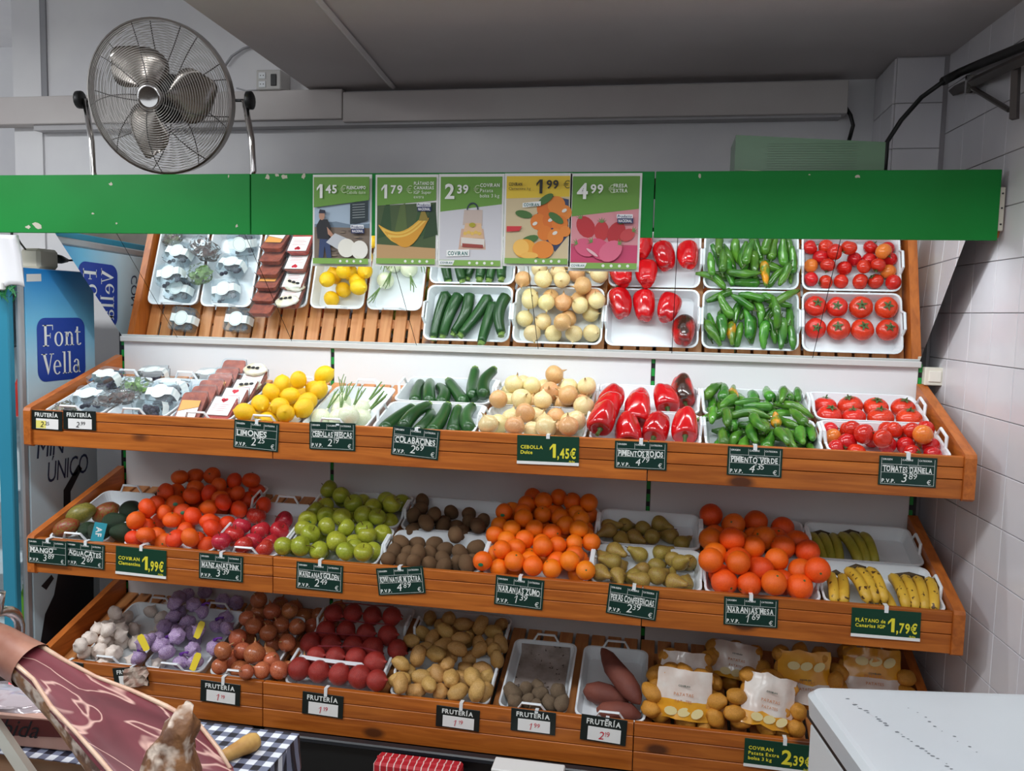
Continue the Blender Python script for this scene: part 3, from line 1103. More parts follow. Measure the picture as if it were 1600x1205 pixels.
ONIONB = mat('brown_onion_skin', (204, 126, 84), 0.26, (158, 78, 46), 26, rnd=0.18, hue=0.012, stretch=(1, 1, 0.15), lo=0.38, hi=0.66)
ONIONR = mat('red_onion_in_net', (178, 62, 52), 0.32, (146, 36, 36), 14, rnd=0.1, bump=0.4, bscale=420)
ONIONW = mat('fresh_onion_white', (238, 240, 222), 0.3, (214, 226, 180), 20, stretch=(1, 1, 0.3))
STALK = mat('dry_stalk', (190, 158, 100), 0.7, (150, 116, 70), 60)
LEAFG = mat('onion_leaf', (132, 160, 92), 0.5, (88, 126, 66), 30, stretch=(1, 1, 0.2))
APPG = mat('green_apple_skin', (172, 178, 60), 0.28, (148, 158, 44), 8, rnd=0.1, hue=0.012, c3=(128, 96, 44), s3=14, t3=(0.70, 0.76))
APPR = mat('red_apple_skin', (188, 34, 54), 0.26, (202, 74, 70), 16, rnd=0.12, hue=0.012, stretch=(1, 1, 0.25), lo=0.45, hi=0.75)
STEMB = mat('brown_stem', (92, 66, 38), 0.8)
KIWI = mat('kiwi_skin', (112, 84, 56), 0.85, (92, 68, 44), 30, rnd=0.16, bump=0.3, bscale=400)
PEAR = mat('pear_skin', (168, 152, 66), 0.5, (146, 108, 58), 12, rnd=0.12, hue=0.012, c3=(116, 84, 44), s3=70, t3=(0.54, 0.66), lo=0.4, hi=0.62)
BANANA = mat('banana_skin', (222, 180, 62), 0.45, (206, 164, 52), 14, rnd=0.06, c3=(84, 56, 28), s3=52, t3=(0.61, 0.655))
BANANAG = mat('banana_skin_green', (172, 160, 54), 0.45, (148, 146, 48), 12, rnd=0.08, c3=(84, 56, 28), s3=60, t3=(0.72, 0.76))
BTIP = mat('banana_tip', (70, 56, 34), 0.8)
MANGO = mat('mango_skin', (150, 56, 40), 0.4, (134, 112, 50), 7, rnd=0.15, lo=0.4, hi=0.62)
MANGOG = mat('mango_skin_green', (140, 128, 52), 0.4, (112, 110, 48), 8)
AVOC = mat('avocado_skin', (34, 62, 34), 0.45, (26, 44, 28), 20, rnd=0.2, bump=0.5, bscale=160)
GARL = mat('garlic_skin', (240, 234, 224), 0.5, (206, 182, 170), 30, rnd=0.08, stretch=(1, 1, 0.3))
GARP = mat('purple_garlic_skin', (214, 196, 216), 0.4, (130, 84, 164), 16, rnd=0.15, stretch=(1, 1, 0.3), bump=0.35, bscale=420)
NETP = mat('purple_net', (110, 50, 160), 0.5)
POT = mat('potato_skin', (206, 164, 98), 0.55, (184, 142, 78), 9, rnd=0.1, hue=0.008, c3=(128, 92, 48), s3=60, t3=(0.70, 0.76), bump=0.15, bscale=90)
POTB = mat('bagged_potato_skin', (216, 152, 56), 0.45, (194, 130, 44), 10, rnd=0.1, bump=0.35, bscale=380)
POTD = mat('earthy_potato_skin', (124, 104, 82), 0.9, (100, 84, 66), 14, rnd=0.12, bump=0.3, bscale=120)
SWEET = mat('sweet_potato_skin', (132, 72, 56), 0.7, (108, 56, 46), 9, rnd=0.14, bump=0.3, bscale=90)
STICK = mat('fruit_sticker', (28, 120, 84), 0.4)
STICKW = mat('fruit_sticker_white', (240, 244, 240), 0.4)


def apple_mb(r, tall=0.95):
    def fn(th, ph):
        d = sph(th, ph)
        q = r * (1 + 0.03 * math.cos(5 * ph) * max(0, math.cos(PI - th)) ** 2)
        z = d.z * r * tall - 0.34 * r * math.exp(-(th / 0.42) ** 2) + 0.16 * r * math.exp(-((PI - th) / 0.34) ** 2)
        k = 1.0 + 0.08 * math.cos(th)
        return Vector((d.x * q * k, d.y * q * k, z))
    return ball(fn, 22, 16)


def tomato_mb(r, tall, rib):
    def fn(th, ph):
        d = sph(th, ph)
        q = r * (1 + rib * math.cos(5 * ph) * math.sin(th) ** 2 * (0.5 + 0.5 * math.cos(th)))
        return Vector((d.x * q, d.y * q, d.z * r * tall - 0.16 * r * math.exp(-(th / 0.4) ** 2)))
    return ball(fn, 25, 14)


def calyx_mb(r, tall):
    mb = MB()
    z0 = r * tall - 0.12 * r
    for k in range(5):
        a = 2 * PI * k / 5 + 0.3
        c, s = math.cos(a), math.sin(a)
        pts = []
        for t, w in ((0.06, 0.09), (0.26, 0.10), (0.50, 0.01)):
            z = z0 + 0.05 * r + (0.06 * r if t < 0.5 else 0.0)
            pts.append([(c * t - s * w) * r, (s * t + c * w) * r, z])
            pts.append([(c * t + s * w) * r, (s * t - c * w) * r, z])
        mb.add(pts, [(0, 1, 3, 2), (2, 3, 5, 4)])
    mb.tube([(0, 0, z0), (0.03 * r, 0, z0 + 0.18 * r), (0.1 * r, 0.02 * r, z0 + 0.34 * r)], 0.06 * r, 6)
    return mb


def pepper_mb(r, L, seed):
    def fn(th, ph):
        t = (1 - math.cos(th)) / 2
        lob = 1 + 0.13 * abs(math.cos(1.5 * ph + seed)) * (0.6 + 0.6 * t) - 0.06
        rad = r * (math.sin(th) ** 0.55) * (1.02 - 0.30 * t ** 1.5) * lob
        z = L * (0.5 - t)
        z -= 0.17 * L * math.exp(-(th / 0.55) ** 2)
        z -= 0.05 * L * abs(math.cos(1.5 * ph + seed)) * t ** 3 - 0.09 * L * math.exp(-((PI - th) / 0.35) ** 2)
        n = noise.noise(Vector((math.cos(ph), math.sin(ph), t * 2)) + Vector((seed, 0, 0)))
        return Vector((rad * (1 + 0.06 * n) * math.cos(ph) + 0.1 * r * math.sin(t * 3 + seed), rad * (1 + 0.06 * n) * math.sin(ph), z))
    return ball(fn, 30, 20)


def long_pepper_mb(L, r, bend, seed):
    path, rad = [], []
    for i in range(11):
        t = i / 10
        path.append((bend * math.sin(PI * t) + 0.1 * bend * math.sin(5 * t + seed), 0.15 * bend * math.sin(4 * t + seed), L * (t - 0.5)))
        rad.append(r * (0.25 + 0.75 * min(1, t * 2.1 + 0.12) ** 0.8) * (1.0 if t < 0.9 else (0.9 if t < 0.98 else 0.5)) * (1 + 0.08 * math.sin(7 * t + seed)))
    mb = MB().tube(path, rad, 10)
    mb.v = [tuple(Vector(v) * (1 + 0.0) + Vector((noise.noise(Vector(v) * 70 + Vector((seed, 0, 0))), noise.noise(Vector(v) * 70 + Vector((0, seed, 0))), 0)) * r * 0.14) for v in mb.v]
    st = MB().tube([(path[10][0], path[10][1], L * 0.49), (path[10][0] + 0.002, 0, L * 0.5 + 0.012), (path[10][0] + 0.007, 0.002, L * 0.5 + 0.024)], [0.006, 0.0028, 0.003], 6)
    return mb, st


def zuc_mb(L, r, bend, seed):
    path, rad = [], []
    for i in range(15):
        t = i / 14
        path.append((bend * math.sin(PI * t), 0, L * (t - 0.5)))
        rad.append(r * (math.sqrt(max(0.0, 1 - (1 - min(1, t / 0.10)) ** 2)) * 0.98 + 0.02) * (1 - 0.28 * t ** 1.6))
    mb = MB().tube(path, rad, 12)
    st = MB().tube([(path[14][0], 0, L * 0.495), (path[14][0], 0, L * 0.5 + 0.008), (path[14][0] - 0.001, 0, L * 0.5 + 0.016)], [r * 0.62, r * 0.48, r * 0.56], 6)
    return mb, st


def banana_mb(L, r, seed, arc=1.15):
    path, rad = [], []
    R = L / arc
    for i in range(13):
        t = i / 12
        a = arc * (t - 0.5)
        path.append((0, R * math.sin(a), R * math.cos(a) - R))
        e = min(1, t / 0.12) if t < 0.5 else min(1, (1 - t) / 0.14)
        rad.append(r * (0.32 + 0.68 * math.sin(PI / 2 * e)))
    mb = MB().tube(path, rad, 7)
    tip = MB().tube([path[0], Vector(path[0]) + (Vector(path[0]) - Vector(path[1])).normalized() * 0.008], [r * 0.33, r * 0.26], 6)
    return mb, tip


def garlic_mb(r, seed):
    def fn(th, ph):
        d = sph(th, ph)
        lob = 1 + 0.17 * abs(math.cos(3.5 * ph + seed)) ** 0.6 * math.sin(th) - 0.09 + 0.06 * noise.noise(d * 2.5 + Vector((seed, 0, 0)))
        t = 1 - th / PI
        z = d.z * r * 0.78
        rad = r * lob * math.sin(th)
        if th < 0.75:
            k = 1 - th / 0.75
            z += r * 0.55 * k ** 1.8
            rad = max(rad * (1 - 0.55 * k), r * 0.10 if th > 0.01 else 0)
        return Vector((rad * math.cos(ph) + 0.12 * r * max(0, z / r - 0.7), rad * math.sin(ph), z))
    return ball(fn, 27, 16)


def onion_prof(r, neck=0.3):
    return [(0.03 * r, -0.92 * r), (0.35 * r, -0.86 * r), (0.72 * r, -0.66 * r), (0.95 * r, -0.28 * r), (1.0 * r, 0.1 * r), (0.86 * r, 0.5 * r), (0.52 * r, 0.80 * r), (0.22 * r, 0.98 * r), (0.12 * r, 1.1 * r), (0.10 * r, (1.1 + neck) * r)]


ME = {}
ME['orange'] = [blob(1, 1, 0.97, 0.03, s, extra=dimple(0.05, 0.2)).mesh('orange', ORANGE, True) for s in range(3)]
ME['orange_deep'] = [blob(1, 1, 0.97, 0.03, s, extra=dimple(0.05, 0.2)).mesh('orange', ORANGE2, True) for s in range(3)]
ME['clementine'] = [blob(1.04, 1.04, 0.86, 0.05, s, extra=dimple(0.08, 0.25)).mesh('clementine', CLEM, True) for s in range(3)]
ME['fruit_eye'] = MB().lathe([(0.02, 0.93), (0.09, 0.94), (0.10, 0.90), (0.02, 0.88)], 8).mesh('stem_end', CALYX)
ME['sticker'] = blob(1.006, 1.006, 0.976, 0.0, 0)
_st = MB()
for i in range(12):
    a, b = 2 * PI * i / 12, 2 * PI * (i + 1) / 12
    _st.add([(0.0, 0, 1.022)] + [(0.26 * math.cos(t), 0.19 * math.sin(t), 0.99) for t in (a, b)], [(0, 1, 2)])
ME['sticker'] = _st.mesh('sticker', STICK)
_lp = []
for i in range(13):
    t = i / 12
    _lp.append((math.sin(PI * t) ** 0.62, -1.12 + 2.24 * t))
_lp = [(0.0, -1.34), (0.13, -1.28), (0.19, -1.17), (0.5, -1.0), (0.82, -0.65), (0.99, -0.15), (0.98, 0.3), (0.78, 0.75), (0.45, 1.03), (0.17, 1.18), (0.12, 1.27), (0.0, 1.3)]
ME['lemon'] = [prof_ball(_lp, 22).mesh('lemon', LEMON, True)]
ME['apple_g'] = [apple_mb(1.0, 0.93).mesh('green_apple', APPG, True)]
ME['apple_r'] = [apple_mb(1.0, 0.92).mesh('red_apple', APPR, True)]
ME['apple_stem'] = MB().tube([(0, 0, 0.55), (0.02, 0, 0.8), (0.1, 0.03, 1.08)], 0.04, 5).mesh('apple_stem', STEMB)
ME['tomato_l'] = [tomato_mb(1.0, 0.80, 0.03).mesh('tomato', TOMATO, True)]
ME['tomato_s'] = [tomato_mb(1.0, 0.92, 0.01).mesh('tomato', TOMATO_S, True)]
ME['tomato_o'] = [tomato_mb(1.0, 0.92, 0.01).mesh('tomato', TOMATO_O, True)]
ME['calyx_l'] = calyx_mb(1.0, 0.80).mesh('calyx', CALYX)
ME['calyx_s'] = calyx_mb(1.0, 0.92).mesh('calyx', CALYX)
for nm, m in (('onion', ONION), ('onion_p', ONIONP), ('onion_b', ONIONB), ('onion_r', ONIONR)):
    ME[nm] = [prof_ball(onion_prof(1.0, 0.12), 22, lambda a, t: 1 + 0.02 * math.sin(3 * a + t * 4)).mesh('onion', m, True)]
ME['onion_tuft'] = MB().tube([(0, 0, 1.05), (0.03, 0.02, 1.3), (0.10, 0.0, 1.5)], [0.12, 0.07, 0.03], 6).mesh('dry_neck', STALK)
ME['kiwi'] = [blob(0.90, 0.94, 1.18, 0.05, s).mesh('kiwi', KIWI, True) for s in range(2)]
_pp = [(0.02, -1.0), (0.4, -0.97), (0.78, -0.75), (0.98, -0.3), (0.95, 0.15), (0.75, 0.6), (0.52, 1.0), (0.38, 1.4), (0.28, 1.66), (0.1, 1.76), (0.02, 1.76)]
ME['pear'] = [prof_ball(_pp, 20, lambda a, t: 1 + 0.03 * math.sin(2 * a + t * 3)).mesh('pear', PEAR, True)]
ME['pear_stem'] = MB().tube([(0, 0, 1.7), (0.03, 0, 1.95), (0.12, 0, 2.15)], 0.05, 5).mesh('pear_stem', STEMB)
ME['potato'] = [blob(0.88, 0.82, 1.22, 0.16, s).mesh('potato', POT, True) for s in range(4)]
ME['potato_b'] = [blob(0.9, 0.85, 1.2, 0.14, s + 5).mesh('potato', POTB, True) for s in range(3)]
ME['potato_d'] = [blob(0.9, 0.84, 1.2, 0.2, s + 9).mesh('potato', POTD, True) for s in range(3)]
ME['garlic'] = [garlic_mb(1.0, s).mesh('garlic', GARL, True) for s in range(2)]
ME['garlic_p'] = [garlic_mb(1.0, s + 3).mesh('garlic_bulb', GARP, True) for s in range(2)]
ME['pepper_r'] = [pepper_mb(0.049, 0.142, s).mesh('red_pepper', PEPR, True) for s in (0.3, 1.4, 2.6)]
ME['pepper_d'] = [pepper_mb(0.050, 0.150, 4.0).mesh('red_pepper', PEPR2, True)]
ME['pepper_stem'] = MB().tube([(0, 0, 0.035), (0.002, 0, 0.058), (0.008, 0.002, 0.078)], [0.016, 0.006, 0.007], 7).mesh('pepper_stem', CALYX)
ME['lp'] = []
for s in range(6):
    a, b = long_pepper_mb(0.118 + 0.013 * (s % 4), 0.0185 + 0.0018 * (s % 3), 0.004 + 0.005 * (s % 4), s * 1.7)
    ME['lp'].append((a.mesh('green_pepper', PEPG, True), b.mesh('pepper_stem', CALYX)))
a, b = long_pepper_mb(0.12, 0.020, 0.006, 3.3)
ME['lp_o'] = [(a.mesh('green_pepper', PEPGO, True), b.mesh('pepper_stem', CALYX))]
ME['zuc'] = []
for s in range(3):
    a, b = zuc_mb(0.212 - 0.012 * s, 0.0265, 0.006 + 0.008 * s, s)
    ME['zuc'].append((a.mesh('zucchini', ZUC, True), b.mesh('zucchini_stem', ZSTEM)))


def rq():
    return Quaternion((random.gauss(0, 1), random.gauss(0, 1), random.gauss(0, 1), random.gauss(0, 1))).normalized()


def upq(tilt=0.5):
    """mostly upright with a random lean"""
    return Euler((random.uniform(-tilt, tilt), random.uniform(-tilt, tilt), random.uniform(0, 6.28))).to_quaternion()


BODIES = []
TRAYS = {1: [], 2: [], 3: []}


def item(name, me, label, cat, group, P, q=None, s=1.0, parts=()):
    o = link(name, me, None, P, q, s)
    BODIES.append((o, None))
    tag(o, label, cat, group)
    for n, m in parts:
        link(n, m, o)
    return o


def settle(k, q, rs, box, it=60, keep=0.35):
    """push apart overlapping rounds, keep them in their box and on the deck"""
    q0 = [p.copy() for p in q]
    for _ in range(it):
        for i in range(len(q)):
            for j in range(i):
                d = q[i] - q[j]
                m = (rs[i] + rs[j]) * 0.93
                L = d.length
                if L < m and L > 1e-6:
                    d *= (m - L) / L * 0.5
                    q[i] += d
                    q[j] -= d
        for i in range(len(q)):
            q[i].x = min(max(q[i].x, box[0] + rs[i] * 0.7), box[1] - rs[i] * 0.7)
            q[i].y = min(max(q[i].y, rs[i] * 0.95), (box[2] if len(box) > 2 else 0.535) - rs[i] * 0.85)
            q[i].z = max(q[i].z, rs[i] + 0.004)
    return q


def pile(k, pts, r, H, box, fill=0, rvar=0.06):
    """pts: photo points of the visible rounds; they lie on the heap surface H. Returns [(pos, r, visible)]"""
    q, rs = [], []
    for p in pts:
        rr = (p[2] if len(p) > 2 else r) * random.uniform(1 - rvar, 1 + rvar)
        t = on_tier(k, p[0], p[1], H)
        t.z += random.uniform(-0.004, 0.004)
        q.append(t)
        rs.append(rr)
    settle(k, q, rs, box)
    n0 = len(q)
    tries = 0
    while len(q) < n0 + fill and tries < fill * 60:
        tries += 1
        u, v = random.uniform(box[0] + r, box[1] - r), random.uniform(r, (box[2] if len(box) > 2 else 0.53) - r)
        h = H(u, v) if callable(H) else H
        if h < 1.7 * r:
            continue
        w = random.uniform(r + 0.004, max(r + 0.005, h - 1.3 * r))
        if tries < fill * 30:
            w = r + 0.004
        c = Vector((u, v, w))
        if all((c - a).length > 0.90 * (r + b) for a, b in zip(q, rs)):
            q.append(c)
            rs.append(r)
    return [(tp(k, *a), b, i < n0) for i, (a, b) in enumerate(zip(q, rs))]


def zz(x0, y0, s, pts, r0=None):
    return [(x0 + s * p[0], y0 + s * p[1]) + ((p[2],) if len(p) > 2 else ()) for p in pts]


RX = Matrix.Rotation(TH, 4, 'X').to_quaternion()

# ------------------------------------------------------------------ middle shelf
Z1 = lambda pts: zz(20, 720, 0.2875, pts)
Z2 = lambda pts: zz(400, 740, 0.25, pts)
Z3 = lambda pts: zz(720, 740, 0.25, pts)
Z4 = lambda pts: zz(1060, 760, 0.3125, pts)
Z5 = lambda pts: zz(0, 900, 0.3, pts)
Z6 = lambda pts: zz(400, 900, 0.275, pts)
Z7 = lambda pts: zz(760, 940, 0.25, pts)

clem = Z1([(590, 420), (690, 420), (790, 415), (885, 430), (990, 445), (585, 370), (665, 350), (765, 360), (855, 330), (950, 350), (1000, 385), (1075, 340), (635, 300), (715, 285), (805, 295), (915, 260), (1060, 265), (1000, 300), (765, 205), (795, 235), (885, 215), (960, 200), (1040, 185), (1170, 245), (1215, 165), (820, 140), (895, 125), (990, 130), (1115, 115), (975, 70), (1080, 60), (1295, 105), (1200, 85), (1120, 225), (1060, 400)])
for i, (P, r, vis) in enumerate(pile(2, clem, 0.035, lambda u, v: 0.066 + 0.11 * v, (0.375, 0.80), 22)):
    o = item('clementine', ME['clementine'][i % 3], 'orange clementine in the heap between mangoes and red apples', 'clementine', 'clementines heaped on the middle shelf', P, rq(), r, (('stem_end', ME['fruit_eye']),))
    if i in (15, 20):
        link('sticker', ME['sticker'], o)
        o['label'] = 'orange clementine with a round green sticker in the heap'
        o.rotation_euler = (CP - P).to_track_quat('Z', 'Y').to_euler()

rap = Z1([(1275, 290), (1470, 300), (1230, 365), (1330, 365), (1425, 355), (1170, 420), (1280, 415), (1385, 425), (1115, 475), (1235, 480), (1340, 485)])
for i, (P, r, vis) in enumerate(pile(2, rap, 0.037, 0.062, (0.76, 1.0), 4)):
    item('red_apple', ME['apple_r'][0], 'pinkish red apple in the tray beside the green apples', 'apple', 'red apples on the middle shelf', P, upq(0.9), r, (('apple_stem', ME['apple_stem']),))

gap_ = Z2([(255, 275), (415, 105), (515, 125), (370, 185), (485, 205), (610, 195), (735, 205), (840, 190), (345, 255), (420, 275), (525, 285), (665, 280), (780, 290), (250, 405), (415, 355), (565, 345), (705, 370), (630, 330), (770, 330), (255, 360), (475, 400), (320, 460), (460, 470), (600, 450), (700, 490), (165, 500), (545, 530), (650, 530), (250, 510), (390, 515), (170, 440), (345, 350), (830, 240)])
for i, (P, r, vis) in enumerate(pile(2, gap_, 0.0365, lambda u, v: 0.072 + 0.03 * v, (1.012, 1.395), 18)):
    o = item('green_apple', ME['apple_g'][0], 'yellow-green apple in the heap beside the kiwis', 'apple', 'green apples on the middle shelf', P, rq(), r, (('apple_stem', ME['apple_stem']),))
    if i in (0, 21, 9):
        o['label'] = 'yellow-green apple with a green sticker beside the kiwis'
        link('sticker', ME['sticker'], o)
        o.rotation_euler = ((CP - P).to_track_quat('Z', 'Y') @ Euler((0.3, 0.1, 0)).to_quaternion()).to_euler()

kw = Z2([(880, 430), (1010, 415), (1100, 410), (1240, 400), (1170, 445), (830, 480), (930, 485), (1010, 500), (1105, 470), (1280, 470), (1075, 540), (1170, 550), (1260, 530), (900, 540), (985, 560), (800, 540), (1330, 520), (1365, 440), (1320, 570)])
for i, (P, r, vis) in enumerate(pile(2, kw, 0.030, lambda u, v: 0.060 - 0.03 * v, (1.397, 1.77), 8)):
    item('kiwi', ME['kiwi'][i % 2], 'brown kiwi in the front tray beside the green apples', 'kiwi', 'kiwis in the front tray', P, rq(), r)
kwb = Z2([(1010, 210), (1110, 240), (1220, 230), (1330, 240), (950, 270), (1040, 290), (1160, 300), (1280, 310), (1410, 290), (920, 220), (1200, 330), (1390, 330), (1000, 340), (1100, 345)])
for i, (P, r, vis) in enumerate(pile(2, kwb, 0.030, lambda u, v: 0.045, (1.397, 1.77), 4)):
    item('kiwi', ME['kiwi'][i % 2], 'brown kiwi in the shaded rear tray', 'kiwi', 'kiwis in the rear tray', P, rq(), r)

org = Z3([(260, 155), (365, 150), (480, 145), (600, 130), (685, 150), (800, 170), (255, 225), (365, 205), (510, 245), (630, 250), (285, 330), (390, 285), (470, 360), (565, 360), (655, 345), (755, 290), (715, 220), (570, 180), (180, 380), (165, 460), (260, 430), (330, 450), (410, 415), (515, 430), (605, 445), (685, 430), (765, 415), (235, 515), (420, 525), (505, 495), (305, 570), (150, 575), (500, 605), (590, 565), (655, 610), (705, 525), (730, 640), (580, 650), (215, 300), (430, 100), (235, 620), (710, 370)])
for i, (P, r, vis) in enumerate(pile(2, org, 0.0345, lambda u, v: 0.070 + 0.115 * v, (1.765, 2.165), 26)):
    o = item('orange', ME['orange'][i % 3], 'juice orange in the tall heap between kiwis and pears', 'orange', 'juice oranges heaped on the middle shelf', P, rq(), r, (('stem_end', ME['fruit_eye']),))
    if i in (31, 6):
        o['label'] = 'juice orange with a green sticker in the tall heap'
        link('sticker', ME['sticker'], o)
        o.rotation_euler = ((CP - P).to_track_quat('Z', 'Y') @ Euler((0.4, -0.2, 0)).to_quaternion()).to_euler()

prs = Z3([(965, 490), (1115, 490), (1240, 550), (1370, 570), (885, 560), (1040, 620), (1130, 580), (845, 625), (945, 610), (950, 665), (1140, 670), (1230, 660), (1400, 650), (1330, 690), (1300, 530)])
for i, (P, r, vis) in enumerate(pile(2, prs, 0.031, lambda u, v: 0.058 - 0.02 * v, (2.16, 2.535), 12)):
    item('pear', ME['pear'][0], 'russet pear in the front tray beside the large oranges', 'pear', 'pears in the front tray', P, Euler((random.uniform(1.0, 1.9), random.uniform(-0.5, 0.5), random.uniform(0, 6.28))).to_quaternion(), r * 0.97, (('pear_stem', ME['pear_stem']),))
prb = Z3([(895, 340), (1030, 310), (1145, 335), (1245, 305), (1310, 380), (1070, 385), (960, 395), (1175, 405), (1385, 420), (870, 390)])
for i, (P, r, vis) in enumerate(pile(2, prb, 0.031, 0.042, (2.16, 2.535), 2)):
    item('pear', ME['pear'][0], 'russet pear in the rear tray on the middle shelf', 'pear', 'pears in the rear tray', P, Euler((random.uniform(1.2, 1.9), random.uniform(-0.4, 0.4), random.uniform(0, 6.28))).to_quaternion(), r * 0.97, (('pear_stem', ME['pear_stem']),))

mesa = Z4([(150, 140), (265, 160), (390, 145), (515, 185), (140, 225), (260, 215), (375, 210), (500, 220), (225, 300), (150, 280), (375, 295), (515, 305), (590, 260), (595, 320), (300, 290), (440, 290), (155, 370), (225, 415), (280, 370), (360, 370), (505, 380), (600, 400), (150, 450), (305, 460), (420, 455), (555, 460), (640, 490), (195, 505), (340, 520), (480, 530), (620, 545)])
for i, (P, r, vis) in enumerate(pile(2, mesa, 0.0425, lambda u, v: 0.076 + 0.03 * v, (2.538, 2.925), 9)):
    o = item('orange', ME['orange_deep'][i % 3], 'large table orange in the tray beside the bananas', 'orange', 'large oranges on the middle shelf', P, rq(), r, (('stem_end', ME['fruit_eye']),))
    if i in (19, 25):
        o['label'] = 'large table orange with a green sticker beside the bananas'
        link('sticker', ME['sticker'], o)
        o.rotation_euler = ((CP - P).to_track_quat('Z', 'Y') @ Euler((0.1, 0.15, 0)).to_quaternion()).to_euler()

# mangoes and avocados
for P2, me, s, lab in ((Z1([(285, 380)])[0], MANGO, 0.045, 'small red mango at the front of the mango tray'), (Z1([(385, 300)])[0], MANGOG, 0.050, 'greenish yellow mango in the tray by the end board'), (Z1([(478, 278)])[0], MANGO, 0.048, 'dark red mango behind the avocados')):
    q = on_tier(2, P2[0], P2[1], s + 0.004)
    item('mango', blob(0.85, 0.78, 1.15, 0.08, s * 100).mesh('mango', me, True), lab, 'mango', 'mangoes', tp(2, *q), Euler((1.1, 0.3, s * 40)).to_quaternion(), s)
for i, P2 in enumerate(Z1([(400, 375), (545, 330), (635, 265), (480, 400), (560, 395)])):
    q = on_tier(2, P2[0], P2[1], 0.062 if i == 3 else 0.052)
    item('avocado', ME.setdefault('avo', [prof_ball([(0.02, -1.05), (0.5, -0.95), (0.85, -0.55), (0.95, 0.0), (0.8, 0.5), (0.55, 0.95), (0.3, 1.25), (0.03, 1.36)], 20).mesh('avocado', AVOC, True)])[0], 'dark green avocado beside the mangoes', 'avocado', 'avocados', tp(2, *q), Euler((1.3, 0.2, i * 1.3 + 0.5)).to_quaternion(), 0.040)
q = on_tier(2, 160, 833, 0.078)
lb = MB()
lb.box(-0.022, 0.022, -0.001, 0, -0.036, 0.036)
AT = o = thing('avocado_tag', 'turquoise tag reading AF stuck among the avocados', 'label', tp(2, *q), (-0.55, 0.25, 0))
part('tag_sheet', lb, pm((30, 150, 170)), o)
tx = MB()
text(tx, 'AF', 0, 0, 0.020, style='b', align='c')
tx.xf(Matrix.Rotation(PI / 2 - 0.1, 4, 'Y') @ Matrix.Translation((0, 0, -0.01)))
part('lettering', tx, CHALK, o)


# bananas
def banana_bunch(k, u, v, n, L, m, label, rz=0.0, w=0.0, spread=0.030, arc=1.15, tilt=0.0):
    o = thing('banana_bunch', label, 'bananas', tp(k, u, v, w), (0, 0, 0), 'banana bunches')
    o.rotation_euler = (RX @ Euler((tilt, 0, rz)).to_quaternion()).to_euler()
    mb, tip = banana_mb(L, 0.0185, 0, arc)
    me, mt = mb.mesh('banana', m, True), tip.mesh('banana_tip', BTIP)
    sag = L / arc * (1 - math.cos(arc / 2))
    for i in range(n):
        x = (i - (n - 1) / 2) * spread
        b = link('banana', me, o, (x, 0, sag + 0.019), (0, x * 2.2, -x * 2.0))
        link('banana_tip', mt, b)
    st = MB()
    e = (0, L / 2 * 0.96, 0.024)
    st.tube([(-(n - 1) / 2 * spread * 0.9, e[1], e[2]), (0, e[1] + 0.012, e[2] + 0.004), ((n - 1) / 2 * spread * 0.9, e[1], e[2])], 0.009, 6)
    part('bunch_stem', st, BTIP, o, True)
    px_ = []
    R_ = L / arc
    for i in range(n):
        x = (i - (n - 1) / 2) * spread
        for t in (0.1, 0.25, 0.4, 0.55, 0.7, 0.85):
            a = arc * (t - 0.5)
            px_.append((Vector((x, R_ * math.sin(a), R_ * math.cos(a) - R_ + sag + 0.019)), 0.017 if 0.2 < t < 0.8 else 0.014))
    BODIES.append((o, px_))
    return o


banana_bunch(2, 2.985, 0.385, 3, 0.20, BANANAG, 'greenish banana bunch beside the large oranges in the rear tray', 0.05, 0.01, 0.034)
banana_bunch(2, 3.095, 0.375, 3, 0.20, BANANAG, 'greenish banana bunch in the middle of the rear tray', 0.12, 0.01, 0.034)
banana_bunch(2, 2.975, 0.105, 2, 0.17, BANANA, 'pair of spotted bananas at the oranges end of the front tray', -0.1, 0.02, 0.034)
banana_bunch(2, 3.065, 0.115, 3, 0.19, BANANA, 'spotted banana bunch standing high in the front tray', 0.15, 0.058, 0.032)
banana_bunch(2, 3.112, 0.085, 2, 0.17, BANANA, 'low spotted bananas between the two larger front bunches', 0.2, 0.012, 0.034)
banana_bunch(2, 3.215, 0.115, 4, 0.19, BANANA, 'spotted banana bunch beside the tiled wall', -0.05, 0.02, 0.034)

# ------------------------------------------------------------------ bottom shelf
gl = Z5([(365, 270), (355, 340), (300, 390), (405, 380), (470, 355), (500, 300), (530, 340), (560, 370), (600, 240), (635, 320), (440, 290), (650, 250), (370, 405), (455, 420), (545, 425), (470, 260), (520, 390), (430, 240), (690, 310), (755, 295), (330, 300), (580, 290), (420, 330)])
for i, (P, r, vis) in enumerate(pile(3, gl, 0.031, lambda u, v: 0.062 + 0.03 * v, (0.165, 0.52), 10)):
    item('garlic_bulb', ME['garlic'][i % 2], 'loose white garlic bulb in the heap by the end board', 'garlic', 'white garlic on the bottom shelf', P, upq(1.3), r * 0.96)
gp = Z5([(760, 150), (720, 190), (790, 200), (900, 180), (1000, 190), (1050, 230), (970, 240), (835, 260), (920, 290), (770, 320), (840, 345), (765, 370), (920, 360), (985, 410), (880, 450), (830, 410), (700, 430), (625, 410), (850, 180), (1030, 320), (1000, 300), (970, 475), (930, 475), (680, 200)])
pg = pile(3, gp, 0.031, lambda u, v: 0.066 + 0.09 * v, (0.40, 0.76), 8)
nets = {}
for i, (P, r, vis) in enumerate(pg):
    key = (0 if P.x < 0.57 else 1) + 2 * (0 if P.y < 0.15 else (1 if P.y < 0.28 else 2))
    nets.setdefault(key, []).append((P, r))
